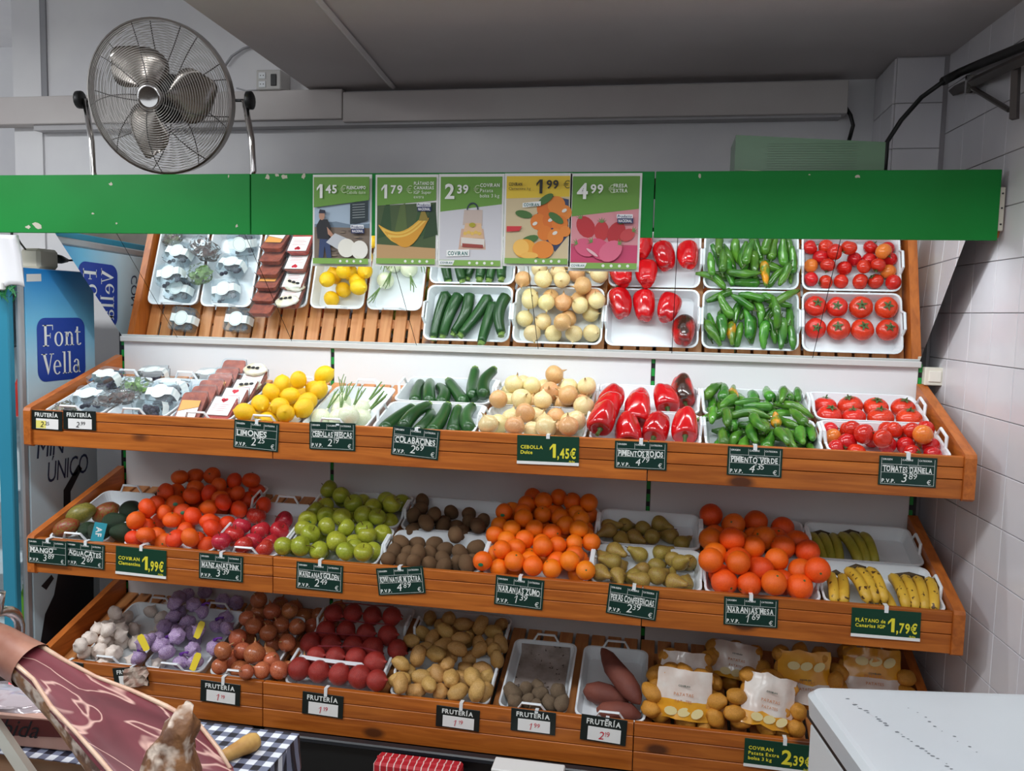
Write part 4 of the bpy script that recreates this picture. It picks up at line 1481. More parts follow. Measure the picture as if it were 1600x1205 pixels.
for kx, (key, lst) in enumerate(sorted(nets.items())):
    c = sum((p for p, r in lst), Vector()) / len(lst)
    o = thing('garlic_net', 'purple net of garlic bulbs, %s' % ['front one beside the white garlic', 'front one beside the brown onions', 'middle one beside the white garlic', 'middle one beside the brown onions', 'rear one nearer the white garlic', 'rear one nearer the brown onions'][key], 'garlic net', c, (0, 0, 0), 'purple garlic nets')
    for i, (P, r) in enumerate(lst):
        link('garlic_bulb', ME['garlic_p'][i % 2], o, P - c, upq(1.2), r * 0.98)
    BODIES.append((o, [(P - c, r * 0.93) for P, r in lst]))
    P, r = max(lst, key=lambda t: -t[0].y)
    tg = MB()
    tg.prism([(-0.011, -0.03), (0.006, -0.034), (0.012, -0.028), (0.013, 0.024), (0.008, 0.034), (-0.008, 0.034), (-0.013, 0.024)], -0.001, 0)
    if kx in (0, 1, 3):
        nl_ = max(lst, key=lambda t: t[0].z - 0.8 * t[0].y)
        dc = (CP - nl_[0]).normalized()
        part('net_label', tg, pm((238, 214, 40)), o, False, nl_[0] - c + dc * (nl_[1] + 0.001), dc.to_track_quat('-Y', 'Z') @ Quaternion((0, 1, 0), 0.4 if kx else -0.4), label='yellow plastic label')
    ne = MB()
    ne.tube([P - c + Vector((0, 0, r)), P - c + Vector((0.02, -0.01, r + 0.014)), P - c + Vector((0.035, -0.005, r + 0.012))], [0.008, 0.003, 0.006], 6)
    part('net_tail', ne, NETP, o, True)

bo = Z5([(1075, 395, 0.036), (1195, 315, 0.035), (1160, 405, 0.032), (1225, 400, 0.034), (1160, 470, 0.040), (1310, 455, 0.041), (1365, 370, 0.039), (1395, 310), (1300, 330), (1240, 230), (1340, 240), (1430, 150), (1440, 270), (1050, 480, 0.030), (1240, 510, 0.03), (1430, 510, 0.038), (1490, 430, 0.03), (1115, 440), (1130, 280), (1500, 345), (1530, 250), (1320, 165), (1385, 480), (1350, 520), (1220, 160), (1160, 210), (1500, 180), (1400, 210), (1270, 280)])
for i, (P, r, vis) in enumerate(pile(3, bo, 0.035, lambda u, v: 0.068 + 0.10 * v, (0.74, 1.10), 12)):
    item('onion', ME['onion_b'][0], 'brown onion in the loose heap beside the purple garlic', 'onion', 'brown onions on the bottom shelf', P, upq(1.0), r * 0.97, (('dry_neck', ME['onion_tuft']),))

rn = [('front net of red onions behind the bottom front board', [(265, 530, 0.040), (365, 560, 0.038), (480, 575, 0.038), (600, 585, 0.040), (690, 610, 0.036)], 0.068),
      ('second red onion net up from the front board', [(310, 470, 0.034), (430, 460, 0.036), (545, 465, 0.038), (650, 500, 0.040)], 0.088),
      ('third red onion net up from the front board', [(310, 380, 0.038), (430, 390, 0.038), (555, 400, 0.038), (665, 410, 0.040)], 0.085),
      ('fourth red onion net up from the front board', [(385, 310, 0.036), (500, 310, 0.036), (615, 325, 0.036), (740, 330, 0.038), (790, 420, 0.036)], 0.095),
      ('rearmost red onion net in the shadow under the middle shelf', [(430, 235, 0.036), (540, 235, 0.036), (650, 250, 0.036), (760, 260, 0.036)], 0.115)]
allq, allr, own = [], [], []
for j, (lab, pts, H) in enumerate(rn):
    for p in Z6(pts):
        allq.append(on_tier(3, p[0], p[1], H))
        allr.append(p[2])
        own.append(j)
settle(3, allq, allr, (1.03, 1.46), 40)
for j, (lab, pts, H) in enumerate(rn):
    idx = [i for i in range(len(own)) if own[i] == j]
    Ps = [tp(3, *allq[i]) for i in idx]
    c = sum(Ps, Vector()) / len(Ps)
    o = thing('red_onion_net', lab, 'onion net', c, (0, 0, 0), 'red onion nets')
    for P, i in zip(Ps, idx):
        link('onion', ME['onion_r'][0], o, P - c, Euler((0.2, PI / 2 + random.uniform(-0.3, 0.3), 0)).to_quaternion(), allr[i] * 1.1)
    BODIES.append((o, [(P - c, allr[i] * 1.06) for P, i in zip(Ps, idx)]))
    bd = MB()
    pth = [P - c + Vector((0, 0.018, allr[i] * 0.98)) for P, i in zip(Ps[:4], idx)]
    pth = [pth[0] + Vector((-0.042, -0.004, -0.035))] + pth + [pth[-1] + Vector((0.045, -0.01, -0.035))]
    for a, b in zip(pth[:-1], pth[1:]):
        w = Vector((0, 0.007, 0.004)) if j == 0 else Vector((0, 0.003, 0.001))
        bd.add([a - w, b - w, b + w, a + w], [(0, 1, 2, 3)])
    part('net_band', bd, pm((222, 222, 226)) if j == 0 else pm((150, 60, 70)), o, label='white printed band of the net' if j == 0 else 'red net seam')

pt = Z6([(755, 525), (900, 480, 0.038), (820, 590, 0.036), (930, 585), (1010, 580), (1095, 515), (1160, 550, 0.036), (1205, 500), (1285, 530, 0.037), (1090, 640, 0.036), (1245, 635, 0.036), (1335, 650), (840, 655), (905, 655), (970, 665), (1165, 690), (1285, 705), (1015, 690), (950, 420), (1020, 455, 0.034), (1150, 435, 0.034), (1280, 420), (1375, 470), (900, 390), (1060, 385), (1005, 340), (1150, 360), (1265, 340), (1385, 375), (1070, 310), (1095, 260), (1270, 270), (1360, 600), (1020, 520), (820, 525), (1180, 270), (1350, 300)])
for i, (P, r, vis) in enumerate(pile(3, pt, 0.0325, lambda u, v: 0.066 + 0.085 * v, (1.41, 1.815), 16)):
    item('potato', ME['potato'][i % 4], 'washed yellow potato in the heap beside the red onion nets', 'potato', 'loose potatoes on the bottom shelf', P, rq(), r * 0.98)
# lined tray of small potatoes
ln = MB()
cs = [(u, v) for v in (0.050, 0.13, 0.22, 0.31, 0.366, 0.379) for u in (1.866, 1.93, 2.0, 2.058)]
vs = [tp(3, u, v, 0.0065 + random.uniform(0, 0.002) + (0.036 if v > 0.37 else 0)) for u, v in cs]
ln.add(vs, [(r * 4 + c, r * 4 + c + 1, r * 4 + c + 5, r * 4 + c + 4) for r in range(5) for c in range(3)])
o = link('tray_liner', ln.mesh('tray_liner', mat('soiled_paper', (160, 148, 142), 0.8, (128, 116, 108), 18, c3=(70, 58, 50), s3=60, t3=(0.66, 0.70)), True))
tag(o, 'soiled grey paper sheet lining the small potato tray', 'paper')
for i, (x, y, r) in enumerate([(150, 615, 0.034), (230, 570, 0.027), (320, 595, 0.031), (450, 590, 0.034), (255, 640, 0.026), (390, 660, 0.032), (490, 680, 0.028), (315, 535, 0.026), (180, 665, 0.028), (320, 680, 0.027)]):
    p = Z7([(x, y)])[0]
    q = on_tier(3, p[0], p[1], r * 0.85 + 0.012)
    q.y = max(q.y, r)
    item('potato', ME['potato_d'][i % 3], 'small earthy potato in the paper-lined tray', 'potato', 'earthy potatoes', tp(3, *q), rq(), r)
# sweet potatoes
def sweet(path, rad, lab):
    c = tp(3, *path[len(path) // 2])
    o = link('sweet_potato', MB().tube([tp(3, *p) - c for p in path], rad, 12).mesh('sweet_potato', SWEET, True), None, c)
    BODIES.append((o, [(tp(3, *p) - c, r) for p, r in zip(path, rad) if r > 0.01]))
    tag(o, lab, 'sweet potato', 'sweet potatoes')


a, b = on_tier(3, 948, 1030, 0.115), on_tier(3, 1000, 1105, 0.075)
mid = lambda t: a.lerp(b, t)
sweet([mid(-0.06), mid(0.0), mid(0.15), mid(0.4) + Vector((-0.012, 0, 0.01)), mid(0.65), mid(0.85), mid(1.0), mid(1.1)], [0.004, 0.014, 0.028, 0.036, 0.040, 0.036, 0.024, 0.006], 'long dark sweet potato leaning up to the tray handle')
sweet([(2.128, 0.11, 0.045), (2.14, 0.11, 0.05), (2.175, 0.108, 0.052), (2.22, 0.1, 0.05), (2.27, 0.09, 0.048), (2.29, 0.085, 0.046)], [0.008, 0.028, 0.040, 0.040, 0.026, 0.006], 'short fat sweet potato lying across the tray')
sweet([(2.20, 0.055, 0.036), (2.22, 0.055, 0.04), (2.27, 0.05, 0.044), (2.32, 0.05, 0.044), (2.355, 0.045, 0.04)], [0.008, 0.026, 0.036, 0.032, 0.008], 'short sweet potato against the bottom front board')

# ------------------------------------------------------------------ top shelf
def tl(t, s, d, w):
    return Vector((t[1] + s * t[3], t[2] + d * t[4], w))


def dirq(k, a, b, roll=0.0):
    """rotation taking +z to the direction a -> b (tier coordinates)"""
    d = tp(k, *b) - tp(k, *a)
    return d.to_track_quat('Z', 'Y') @ Quaternion((0, 0, 1), roll)


for row, lst in ((1, [(0.23, 0.06, 0.12, 0.94), (0.42, 0.08, 0.27, 0.94), (0.56, 0.08, 0.40, 0.95), (0.74, 0.10, 0.43, 0.92), (0.75, 0.32, 0.67, 0.98), (0.85, 0.10, 0.84, 0.98)]),
                 (0, [(0.08, 0.10, 0.20, 0.92), (0.30, 0.08, 0.42, 0.94), (0.47, 0.05, 0.49, 0.85), (0.58, 0.05, 0.60, 0.85), (0.78, 0.06, 0.68, 0.95), (0.92, 0.05, 0.80, 0.92)])):
    for i, (s0, t0, s1, t1) in enumerate(lst):
        t = T[1, 5, row]
        up = 0.012 * (i % 2) + (0.03 if row == 1 and i > 3 else 0.0)
        a, b = tl(t, s0, t0, 0.030), tl(t, s1, t1, 0.030 + up)
        me, st = ME['zuc'][i % 3]
        item('zucchini', me, 'dark green zucchini %s' % ('in the rear tray against the panel' if row else 'in the front tray'), 'zucchini', 'zucchini in the %s tray' % ('rear' if row else 'front'), tp(1, *((a + b) / 2)), dirq(1, a, b, i * 1.3), 1.0, (('zucchini_stem', st),))

lem = zz(350, 350, 0.307, [(295, 800), (415, 815), (510, 835), (240, 870), (335, 865), (445, 890), (185, 925), (285, 935), (390, 940), (100, 975), (330, 985), (480, 800)])
for i, (P, r, vis) in enumerate(pile(1, lem, 0.0345, lambda u, v: 0.068 + 0.15 * v, (0.835, 1.10, 0.385), 8)):
    item('lemon', ME['lemon'][0], 'yellow lemon in the heaped tray', 'lemon', 'lemons on the top shelf', P, rq(), r * 0.95)

# fresh white onions with cut green stalks
for i, (s, d, w, ang) in enumerate([(0.25, 0.22, 0.03, 0.2), (0.52, 0.17, 0.03, -0.2), (0.78, 0.25, 0.03, 0.5), (0.38, 0.42, 0.05, 0.0), (0.68, 0.48, 0.055, 0.4), (0.30, 0.62, 0.03, -0.3), (0.62, 0.10, 0.05, 0.1)]):
    a = tl(T[1, 4], s, d, w + 0.008)
    b = a + Vector((math.sin(ang) * 0.1, math.cos(ang) * 0.1, 0.045))
    o = item('fresh_onion', ME.setdefault('fonion', prof_ball(onion_prof(1.0, 0.5), 20).mesh('fresh_onion', ONIONW, True)), 'fresh white onion with green stalk in the tray beside the zucchini', 'onion', 'fresh onions', tp(1, *a), dirq(1, a, b), 0.038)
    lf = ME.get('fleaf')
    if not lf:
        m = MB()
        for k in range(4):
            an = 2 * PI * k / 4
            m.tube([(0.05 * math.cos(an), 0.05 * math.sin(an), 1.3), (0.12 * math.cos(an), 0.12 * math.sin(an), 2.0), (0.25 * math.cos(an), 0.25 * math.sin(an), 2.9), (0.42 * math.cos(an + 0.5), 0.4 * math.sin(an), 3.6)], [0.10, 0.11, 0.10, 0.07], 6, flat=0.5)
        lf = ME['fleaf'] = m.mesh('green_stalk', LEAFG, True)
    link('green_stalk', lf, o)

onb = [(250, 340), (290, 375), (380, 325), (440, 330), (455, 395), (510, 345), (560, 385), (635, 350), (280, 440), (385, 430), (515, 460), (615, 455), (430, 490), (340, 515), (245, 525), (445, 565), (530, 555), (615, 550)]
on1 = zz(740, 360, 0.2987, [(420, 765), (210, 815), (305, 820), (395, 825), (500, 820), (595, 840), (130, 880), (250, 885), (360, 890), (475, 895), (585, 920), (135, 960), (270, 955), (390, 955), (505, 960), (215, 1030), (75, 1030), (375, 1040), (520, 1040), (330, 990), (585, 1005), (440, 930), (190, 930)])
for i, (P, r, vis) in enumerate(pile(1, on1, 0.0375, lambda u, v: 0.066 + 0.075 * v, (1.745, 2.125), 30)):
    item('onion', ME['onion' if i % 3 else 'onion_p'][0], 'pale yellow onion in the heap beside the red peppers', 'onion', 'yellow onions on the top shelf', P, upq(1.2), r * 0.97, (('dry_neck', ME['onion_tuft']),))

for i, (row, s, d, ang, w, lean, kind) in enumerate([(1, 0.22, 0.30, 0.25, 0.052, 0.02, 0), (1, 0.47, 0.30, 0.0, 0.052, 0.025, 1), (1, 0.70, 0.36, -0.25, 0.055, 0.03, 2), (1, 0.86, 0.52, -0.15, 0.075, 0.06, 3),
                                                     (0, 0.14, 0.40, 0.1, 0.062, 0.05, 1), (0, 0.38, 0.36, -0.1, 0.052, 0.045, 0), (0, 0.44, 0.72, 0.1, 0.066, 0.06, 2), (0, 0.68, 0.40, 0.2, 0.052, 0.03, 0), (0, 0.90, 0.42, 0.0, 0.056, 0.04, 1), (0, 0.12, 0.78, 0.3, 0.055, 0.03, 2)]):
    a = tl(T[1, 7, row], s, d, w)
    b = a - Vector((math.sin(ang), math.cos(ang), 0)) * 0.1 + Vector((0, 0, -lean))
    me = ME['pepper_d'][0] if kind == 3 else ME['pepper_r'][kind]
    item('red_pepper', me, 'glossy red bell pepper with a dark brown flank in the rear tray' if kind == 3 else 'glossy red bell pepper in the %s tray' % ('rear' if row else 'front'), 'pepper', 'red peppers', tp(1, *a), dirq(1, a, b, i * 2.1), 1.0, (('pepper_stem', ME['pepper_stem']),))

gpos = {1: [(145, 420, 0.1), (185, 400, -0.1), (215, 350, 0.5), (240, 400, 0.1), (285, 350, -0.4), (310, 410, 0.1), (345, 430, 0.0), (330, 330, -0.5), (385, 460, -0.1), (400, 375, -0.6), (445, 370, 0.1), (460, 460, 0), (500, 380, 0), (512, 470, 0.1), (252, 455, 0.0), (340, 285, 1.4), (470, 295, -1.0), (160, 470, 0.5), (175, 290, -1.1), (420, 440, 0.2), (200, 440, 0.1), (270, 480, -0.2), (360, 350, 0.2), (410, 300, 1.2), (485, 430, 0.3), (300, 300, 1.0)],
        0: [(140, 160, 0.1), (180, 100, 0.4), (210, 135, 0.0), (245, 90, 0.3), (275, 90, 0.0), (320, 90, -0.3), (370, 100, 0.0), (430, 70, -0.2), (425, 195, -0.7), (470, 150, 0.4), (480, 70, 0.1), (510, 110, 0), (300, 195, 1.4), (300, 232, 1.5), (390, 205, 0.1), (300, 160, 1.5), (425, 130, 1.3), (240, 170, 0.2), (200, 195, 1.3), (350, 140, 0.1), (480, 210, -0.4), (160, 220, 1.0), (260, 40, 0.2), (400, 30, -0.2), (520, 40, 0.1), (340, 60, 0.3), (190, 40, 0)]}
for row in (1, 0):
    t = T[1, 8, row]
    y0, y1 = (255, 535) if row else (-30, 250)
    for i, (x, y, ang) in enumerate(gpos[row]):
        s, d = (x - 110) / 430.0, (y - y0) / (y1 - y0)
        s = min(max(s, 0.09), 0.91)
        d = min(max(d, 0.22), 0.78) if abs(ang) < 1 else min(max(d, 0.12), 0.88)
        a = tl(t, s, d, 0.024 + 0.012 * (i % 3) + (0.016 if i % 5 == 0 else 0))
        b = a + Vector((math.sin(ang), math.cos(ang), random.uniform(-0.1, 0.16))) * 0.1 * random.choice((-1, 1))
        o_ = (row == 1 and i == 14) or (row == 0 and i == 14)
        me, st = ME['lp_o'][0] if o_ else ME['lp'][(i * 5 + row) % 6]
        item('green_pepper', me, ('green pepper turning orange in the %s tray' if o_ else 'slender green pepper in the %s tray') % ('rear' if row else 'front'), 'pepper', 'green peppers in the %s tray' % ('rear' if row else 'front'), tp(1, *a), dirq(1, a, b, random.uniform(0, 6.28)), 0.88, (('pepper_stem', st),))

for j in range(2):
    for i in range(4):
        t = T[1, 9, 1]
        r = (0.043, 0.041, 0.045, 0.044)[(i + j) % 4]
        q = tl(t, (0.135, 0.36, 0.60, 0.855)[i] + 0.01 * j, (0.23, 0.60)[j], r * 0.8 + 0.005)
        item('tomato', ME['tomato_l'][0], 'large red tomato set in two rows in the rear tray', 'tomato', 'large tomatoes', tp(1, *q), RX @ Euler((random.uniform(-0.25, 0.1), random.uniform(-0.2, 0.2), random.uniform(0, 6))).to_quaternion(), r, (('calyx', ME['calyx_l']),))
ts = zz(1060, 360, 0.365, [(590, 50), (650, 45), (745, 60), (850, 50), (925, 45), (620, 85), (685, 80), (780, 95), (845, 85), (905, 85), (940, 105), (585, 125), (655, 140), (735, 140), (810, 150), (878, 143), (935, 165), (587, 190), (653, 208), (720, 203), (803, 213), (870, 200), (935, 222)])
qs, rs = [], []
for i in range(23):
    x, y = [(590, 50), (650, 45), (745, 60), (850, 50), (925, 45), (620, 85), (685, 80), (780, 95), (845, 85), (905, 85), (955, 105), (585, 125), (655, 140), (735, 140), (810, 150), (878, 143), (935, 165), (587, 190), (653, 208), (720, 203), (803, 213), (870, 200), (935, 222)][i]
    r = random.uniform(0.028, 0.033)
    s, d = (x - 545) / 430.0, (y + 25) / 280.0
    qs.append(tl(T[1, 9, 0], s, min(max(d, 0.12), 0.86), r + 0.006 + (0.034 if i in (6, 9, 14, 12, 15, 2) else 0)))
    rs.append(r)
settle(1, qs, rs, (2.91, 3.275), 40)
for i in range(23):
    o_ = i in (9, 11, 16)
    item('tomato', ME['tomato_o' if o_ else 'tomato_s'][0], 'small orange tomato in the front tray' if o_ else 'small red tomato in the front tray', 'tomato', 'small tomatoes in the front tray', tp(1, *qs[i]), upq(1.4), rs[i], (('calyx', ME['calyx_s']),) if i % 3 == 0 else ())

# ------------------------------------------------------------------ packed goods at the fridge end of the top shelf
CLEAR = clear_mat('clear_plastic')
FILM = clear_mat('cling_film', gloss=0.3, rough=0.12, haze=0.10)
BERRY = mat('dark_berries', (44, 40, 58), 0.45, (64, 50, 72), 40, rnd=0.2)
BAND = mat('paper_band', (240, 248, 246), 0.55)


def frustum(w, d, h, k, r=0.014):
    mb = MB()
    lo = [(x, y, 0) for x, y in rrect(-w / 2 * k, w / 2 * k, -d / 2 * k, d / 2 * k, r, 3)]
    hi = [(x, y, h) for x, y in rrect(-w / 2, w / 2, -d / 2, d / 2, r, 3)]
    n = len(lo)
    mb.add(lo + hi, [tuple(range(n - 1, -1, -1)), tuple(range(n, 2 * n))] + [(i, (i + 1) % n, (i + 1) % n + n, i + n) for i in range(n)])
    return mb


PUN = frustum(0.118, 0.112, 0.045, 0.86)
lidm = MB()
lidm.add(*[(lambda m: (m.v, m.f))(frustum(0.108, 0.100, 0.014, 1.06))][0])
lidm.v = [(x, y, 0.060 - z) for x, y, z in lidm.v]
lidm.f = [tuple(reversed(f)) for f in lidm.f]
PUN_B = PUN.mesh('punnet_box', CLEAR)
PUN_L = lidm.mesh('punnet_lid', CLEAR)
bm_ = MB()
for i in range(30):
    x, y, z = random.uniform(-0.042, 0.042), random.uniform(-0.040, 0.040), random.choice((0.012, 0.026, 0.034))
    b_ = blob(0.010, 0.010, 0.009, 0.0, 0, nu=8, nv=6)
    b_.v = [(a + x, b + y, c + z) for a, b, c in b_.v]
    bm_.add(b_.v, b_.f)
PUN_C = bm_.mesh('berries', BERRY, True)
bd = MB()
prof = [(-0.062, 0.012), (-0.060, 0.045), (-0.052, 0.0615), (0.052, 0.0615), (0.060, 0.045), (0.062, 0.012)]
for (a, b) in zip(prof[:-1], prof[1:]):
    bd.add([(a[0], -0.018, a[1]), (b[0], -0.018, b[1]), (b[0], 0.018, b[1]), (a[0], 0.018, a[1])], [(0, 1, 2, 3)])
PUN_D = bd.mesh('paper_band', BAND)
sd_ = MB()
sd_.add([(0.034 * math.cos(2 * PI * i / 20), 0.034 * math.sin(2 * PI * i / 20), 0.0622) for i in range(20)], [tuple(range(20))])
PUN_S = sd_.mesh('round_label', BAND)
sr_ = MB()
vs_, fs_ = [], []
for i in range(20):
    for rr in (0.029, 0.0305):
        vs_.append((rr * math.cos(2 * PI * i / 20), rr * math.sin(2 * PI * i / 20), 0.0626))
for i in range(20):
    j = (i + 1) % 20
    fs_.append((2 * i, 2 * i + 1, 2 * j + 1, 2 * j))
sr_.add(vs_, fs_)
PUN_R = sr_.mesh('label_ring', pm((150, 190, 186)))


def punnet(k, u, v, w, rz, tilt, label, group='berry punnets on the top shelf'):
    o = thing('berry_punnet', label, 'punnet', tp(k, u, v, w), (0, 0, 0), group)
    o.rotation_euler = (RX @ Euler((tilt, 0, rz)).to_quaternion()).to_euler()
    for n, m in (('punnet_box', PUN_B), ('punnet_lid', PUN_L), ('berries', PUN_C), ('paper_band', PUN_D)):
        link(n, m, o)
    BODIES.append((o, [(Vector((0.039 * a, 0.037 * b, z)), 0.0185) for a in (-1, 0, 1) for b in (-1, 0, 1) for z in (0.0195, 0.0425)] + [(Vector((0.046 * a, 0.043 * b, z)), 0.011) for a in (-1, 1) for b in (-1, 1) for z in (0.013, 0.049)]))
    l = link('round_label', PUN_S, o)
    link('label_ring', PUN_R, l)


for px, py, w, rz, tilt, lab in ((130, 622, 0.03, 0.15, 0.25, 'clear berry punnet at the front by the end board'), (172, 604, 0.03, -0.2, 0.15, 'clear berry punnet behind the brown salad bag'),
                                 (254, 612, 0.035, 0.1, 0.5, 'clear berry punnet standing in the second tray'), (236, 640, 0.02, -0.1, -0.5, 'clear berry punnet tipped towards the front board')):
    q = on_tier(1, px, py, w + 0.03)
    punnet(1, q.x, max(q.y, 0.065), w - 0.014, rz, tilt, lab)
punnet(1, 0.175, 0.328, 0.006, 0.1, 0.05, 'clear berry punnet at the rear of the first tray')
punnet(1, 0.425, 0.328, 0.006, -0.2, 0.05, 'clear berry punnet at the rear of the second tray')
punnet(1, 0.235, 0.462, 0.002, 0.1, 0.0, 'clear berry punnet on the slats nearer the end board')
punnet(1, 0.500, 0.458, 0.002, 0.05, 0.0, 'clear berry punnet on the slats behind the red packs')


def salad_bag(px, py, h, sx, sy, sz, rz, c, c2, label):
    q = on_tier(1, px, py, h)
    o = thing('salad_bag', label, 'salad bag', tp(1, q.x, max(q.y, 0.05), max(0.006, h - sz)), (0, 0, 0), 'salad bags on the top shelf')
    o.rotation_euler = (RX @ Euler((0.1, 0, rz)).to_quaternion()).to_euler()
    b_ = blob(sx, sy, sz, 0.35, px * 0.1, 3.0, 24, 14)
    b_.v = [(x, y, max(z + sz, 0.0)) for x, y, z in b_.v]
    part('film', b_, FILM, o)
    BODIES.append((o, [(Vector((sx * a, sy * b, sz * 0.8)), sz * 0.7) for a in (-0.6, 0, 0.6) for b in (-0.4, 0.4)]))
    lv = MB()
    for i in range(26):
        a, rr = random.uniform(0, 6.28), random.uniform(0, 0.75)
        x, y, z = math.cos(a) * rr * sx, math.sin(a) * rr * sy, random.uniform(0.5, 1.35) * sz
        s = random.uniform(0.014, 0.024)
        vs = [Vector((s * math.cos(t), s * 0.6 * math.sin(t), s * 0.3 * math.sin(2 * t))) for t in [PI * 2 * j / 7 for j in range(7)]]
        e = Euler((random.uniform(-1, 1), random.uniform(-1, 1), random.uniform(0, 6))).to_matrix()
        lv.add([e @ p + Vector((x, y, z)) for p in vs], [tuple(range(7))])
    part('leaves', lv, mat('salad_%d' % px, c, 0.5, c2, 40), o, label='mixed salad leaves')


salad_bag(182, 628, 0.055, 0.085, 0.05, 0.026, 0.5, (110, 64, 56), (74, 60, 44), 'clear bag of brown red salad leaves behind the front board')
salad_bag(212, 607, 0.06, 0.06, 0.05, 0.028, 0.2, (150, 186, 92), (112, 158, 70), 'clear bag of pale green salad leaves between the punnets')
salad_bag(112, 632, 0.045, 0.050, 0.036, 0.024, -0.3, (126, 70, 86), (150, 160, 90), 'clear bag of purple leaves at the end board')

PACKC = mat('red_slices', (182, 82, 50), 0.3, (142, 54, 34), 40, bump=0.4, bscale=120)
PACKC2 = mat('red_paste', (206, 58, 36), 0.3, (180, 40, 30), 30)
RP_B = frustum(0.108, 0.150, 0.032, 0.88).mesh('pack_tray', CLEAR)
_c = frustum(0.098, 0.140, 0.024, 0.90)
_c.v = [(x, y, z + 0.003) for x, y, z in _c.v]
RP_C = _c.mesh('pack_contents', PACKC)
RP_C2 = _c.mesh('pack_contents', PACKC2)


def label_sheet(w, d, z, c, marks):
    m = MB()
    m.add([(-w / 2, -d / 2, z), (w / 2, -d / 2, z), (w / 2, d / 2, z), (-w / 2, d / 2, z)], [(0, 1, 2, 3)])
    return m


lbw = label_sheet(0.088, 0.092, 0.0335, None, 0)
lbw.v = [(x, y + 0.02, z) for x, y, z in lbw.v]
lbw = lbw.mesh('pack_label', PAPER)
lh = MB()
for cx in (-0.006, 0.006):
    lh.add([(cx + 0.008 * math.cos(2 * PI * i / 10), 0.052 + 0.008 * math.sin(2 * PI * i / 10), 0.0338) for i in range(10)], [tuple(range(10))])
lh.add([(-0.013, 0.049, 0.0338), (0.013, 0.049, 0.0338), (0, 0.036, 0.0338)], [(2, 1, 0)])
for i in range(4):
    lh.add([(-0.032, 0.026 - i * 0.010, 0.0338), (0.03 - 0.01 * (i % 2), 0.026 - i * 0.010, 0.0338), (0.03 - 0.01 * (i % 2), 0.0275 - i * 0.010, 0.0338), (-0.032, 0.0275 - i * 0.010, 0.0338)], [(0, 1, 2, 3)])
LHM = lh.mesh('label_print', REDP)
lo_ = MB()
lo_.add([(-0.04, -0.066, 0.0335), (0.036, -0.066, 0.0335), (0.036, 0.0, 0.0335), (-0.04, -0.02, 0.0335)], [(0, 1, 2, 3)])
LOW = lo_.mesh('pack_label', PAPER)
lo_ = MB()
lo_.add([(-0.04, -0.018, 0.0335), (0.036, 0.002, 0.0335), (0.036, 0.03, 0.0335), (-0.04, 0.03, 0.0335)], [(0, 1, 2, 3)])
LOO = lo_.mesh('label_print', pm((240, 170, 92)))


def red_pack(u, v, w, rz, tilt, style, label):
    o = thing('red_pack', label, 'food pack', tp(1, u, v, w), (0, 0, 0), 'red sliced packs on the top shelf')
    o.rotation_euler = (RX @ Euler((tilt, 0, rz)).to_quaternion()).to_euler()
    link('pack_tray', RP_B, o)
    link('pack_contents', RP_C2 if style == 2 else RP_C, o)
    if style in (0, 2):
        l = link('pack_label', lbw, o)
        link('label_print', LHM, l)
    elif style == 1:
        l = link('pack_label', LOW, o)
        link('label_print', LOO, l)


for i in range(6):
    red_pack(0.634 + 0.003 * (i % 2), 0.098 + 0.062 * i, 0.046 + (0.014 if i == 5 else 0), 0.02 - 0.02 * (i % 2), 0.58, 1 if i in (0, 3) else 3, ['flat pack of reddish slices with an orange and white label in front', 'unlabelled pack of reddish slices, second from the front board', 'unlabelled pack of reddish slices, third from the front board', 'pack of reddish slices with an orange and white label, mid column', 'unlabelled pack of reddish slices, second from the slats', 'unlabelled pack of reddish slices next to the slats'][i])
for i in range(4):
    red_pack(0.752, 0.098 + 0.085 * i, 0.035 + (0.012 if i == 3 else 0), -0.02 + 0.02 * (i % 2), 0.41, 2 if i == 0 else 0, ['bright red pack with a white label behind the front board', 'white labelled pack just behind the bright red one', 'white labelled pack beside the lemons, third from the front', 'white labelled pack nearest the slats'][i])
for i, (px, py) in enumerate(((348, 592), (364, 582))):
    u_, v_, w_ = ((0.757, 0.300, 0.074), (0.752, 0.388, 0.109))[i]
    o = thing('snack_bag', ['small cream and black pouch on the red packs', 'small cream and black pouch at the back behind the red packs'][i], 'pouch', tp(1, u_, v_, w_), (0, 0, 0), 'cream pouches')
    o.rotation_euler = (RX @ Euler((0.41, 0, 0.25 - 0.4 * i)).to_quaternion()).to_euler()
    b_ = blob(0.052, 0.034, 0.012, 0.25, i * 3 + 1, 3.0, 18, 10)
    part('pouch', b_, mat('pouch_cream', (226, 216, 178), 0.35, (236, 234, 226), 30), o, True)
    bb = MB()
    for cx in (-0.02, 0.0, 0.02):
        bb.add([(cx + 0.009 * math.cos(2 * PI * t / 10), -0.004 + 0.007 * math.sin(2 * PI * t / 10), 0.0155) for t in range(10)], [tuple(range(10))])
    part('pouch_print', bb, BLACKP, o)

# ------------------------------------------------------------------ potato bags on the bottom shelf
WRAPW = mat('bag_wrap_white', (230, 222, 214), 0.22, (216, 196, 184), 14, spec=0.7, coat=0.4)
WRAPO = mat('bag_wrap_orange', (232, 168, 44), 0.22, (222, 152, 36), 14, spec=0.7, coat=0.4)


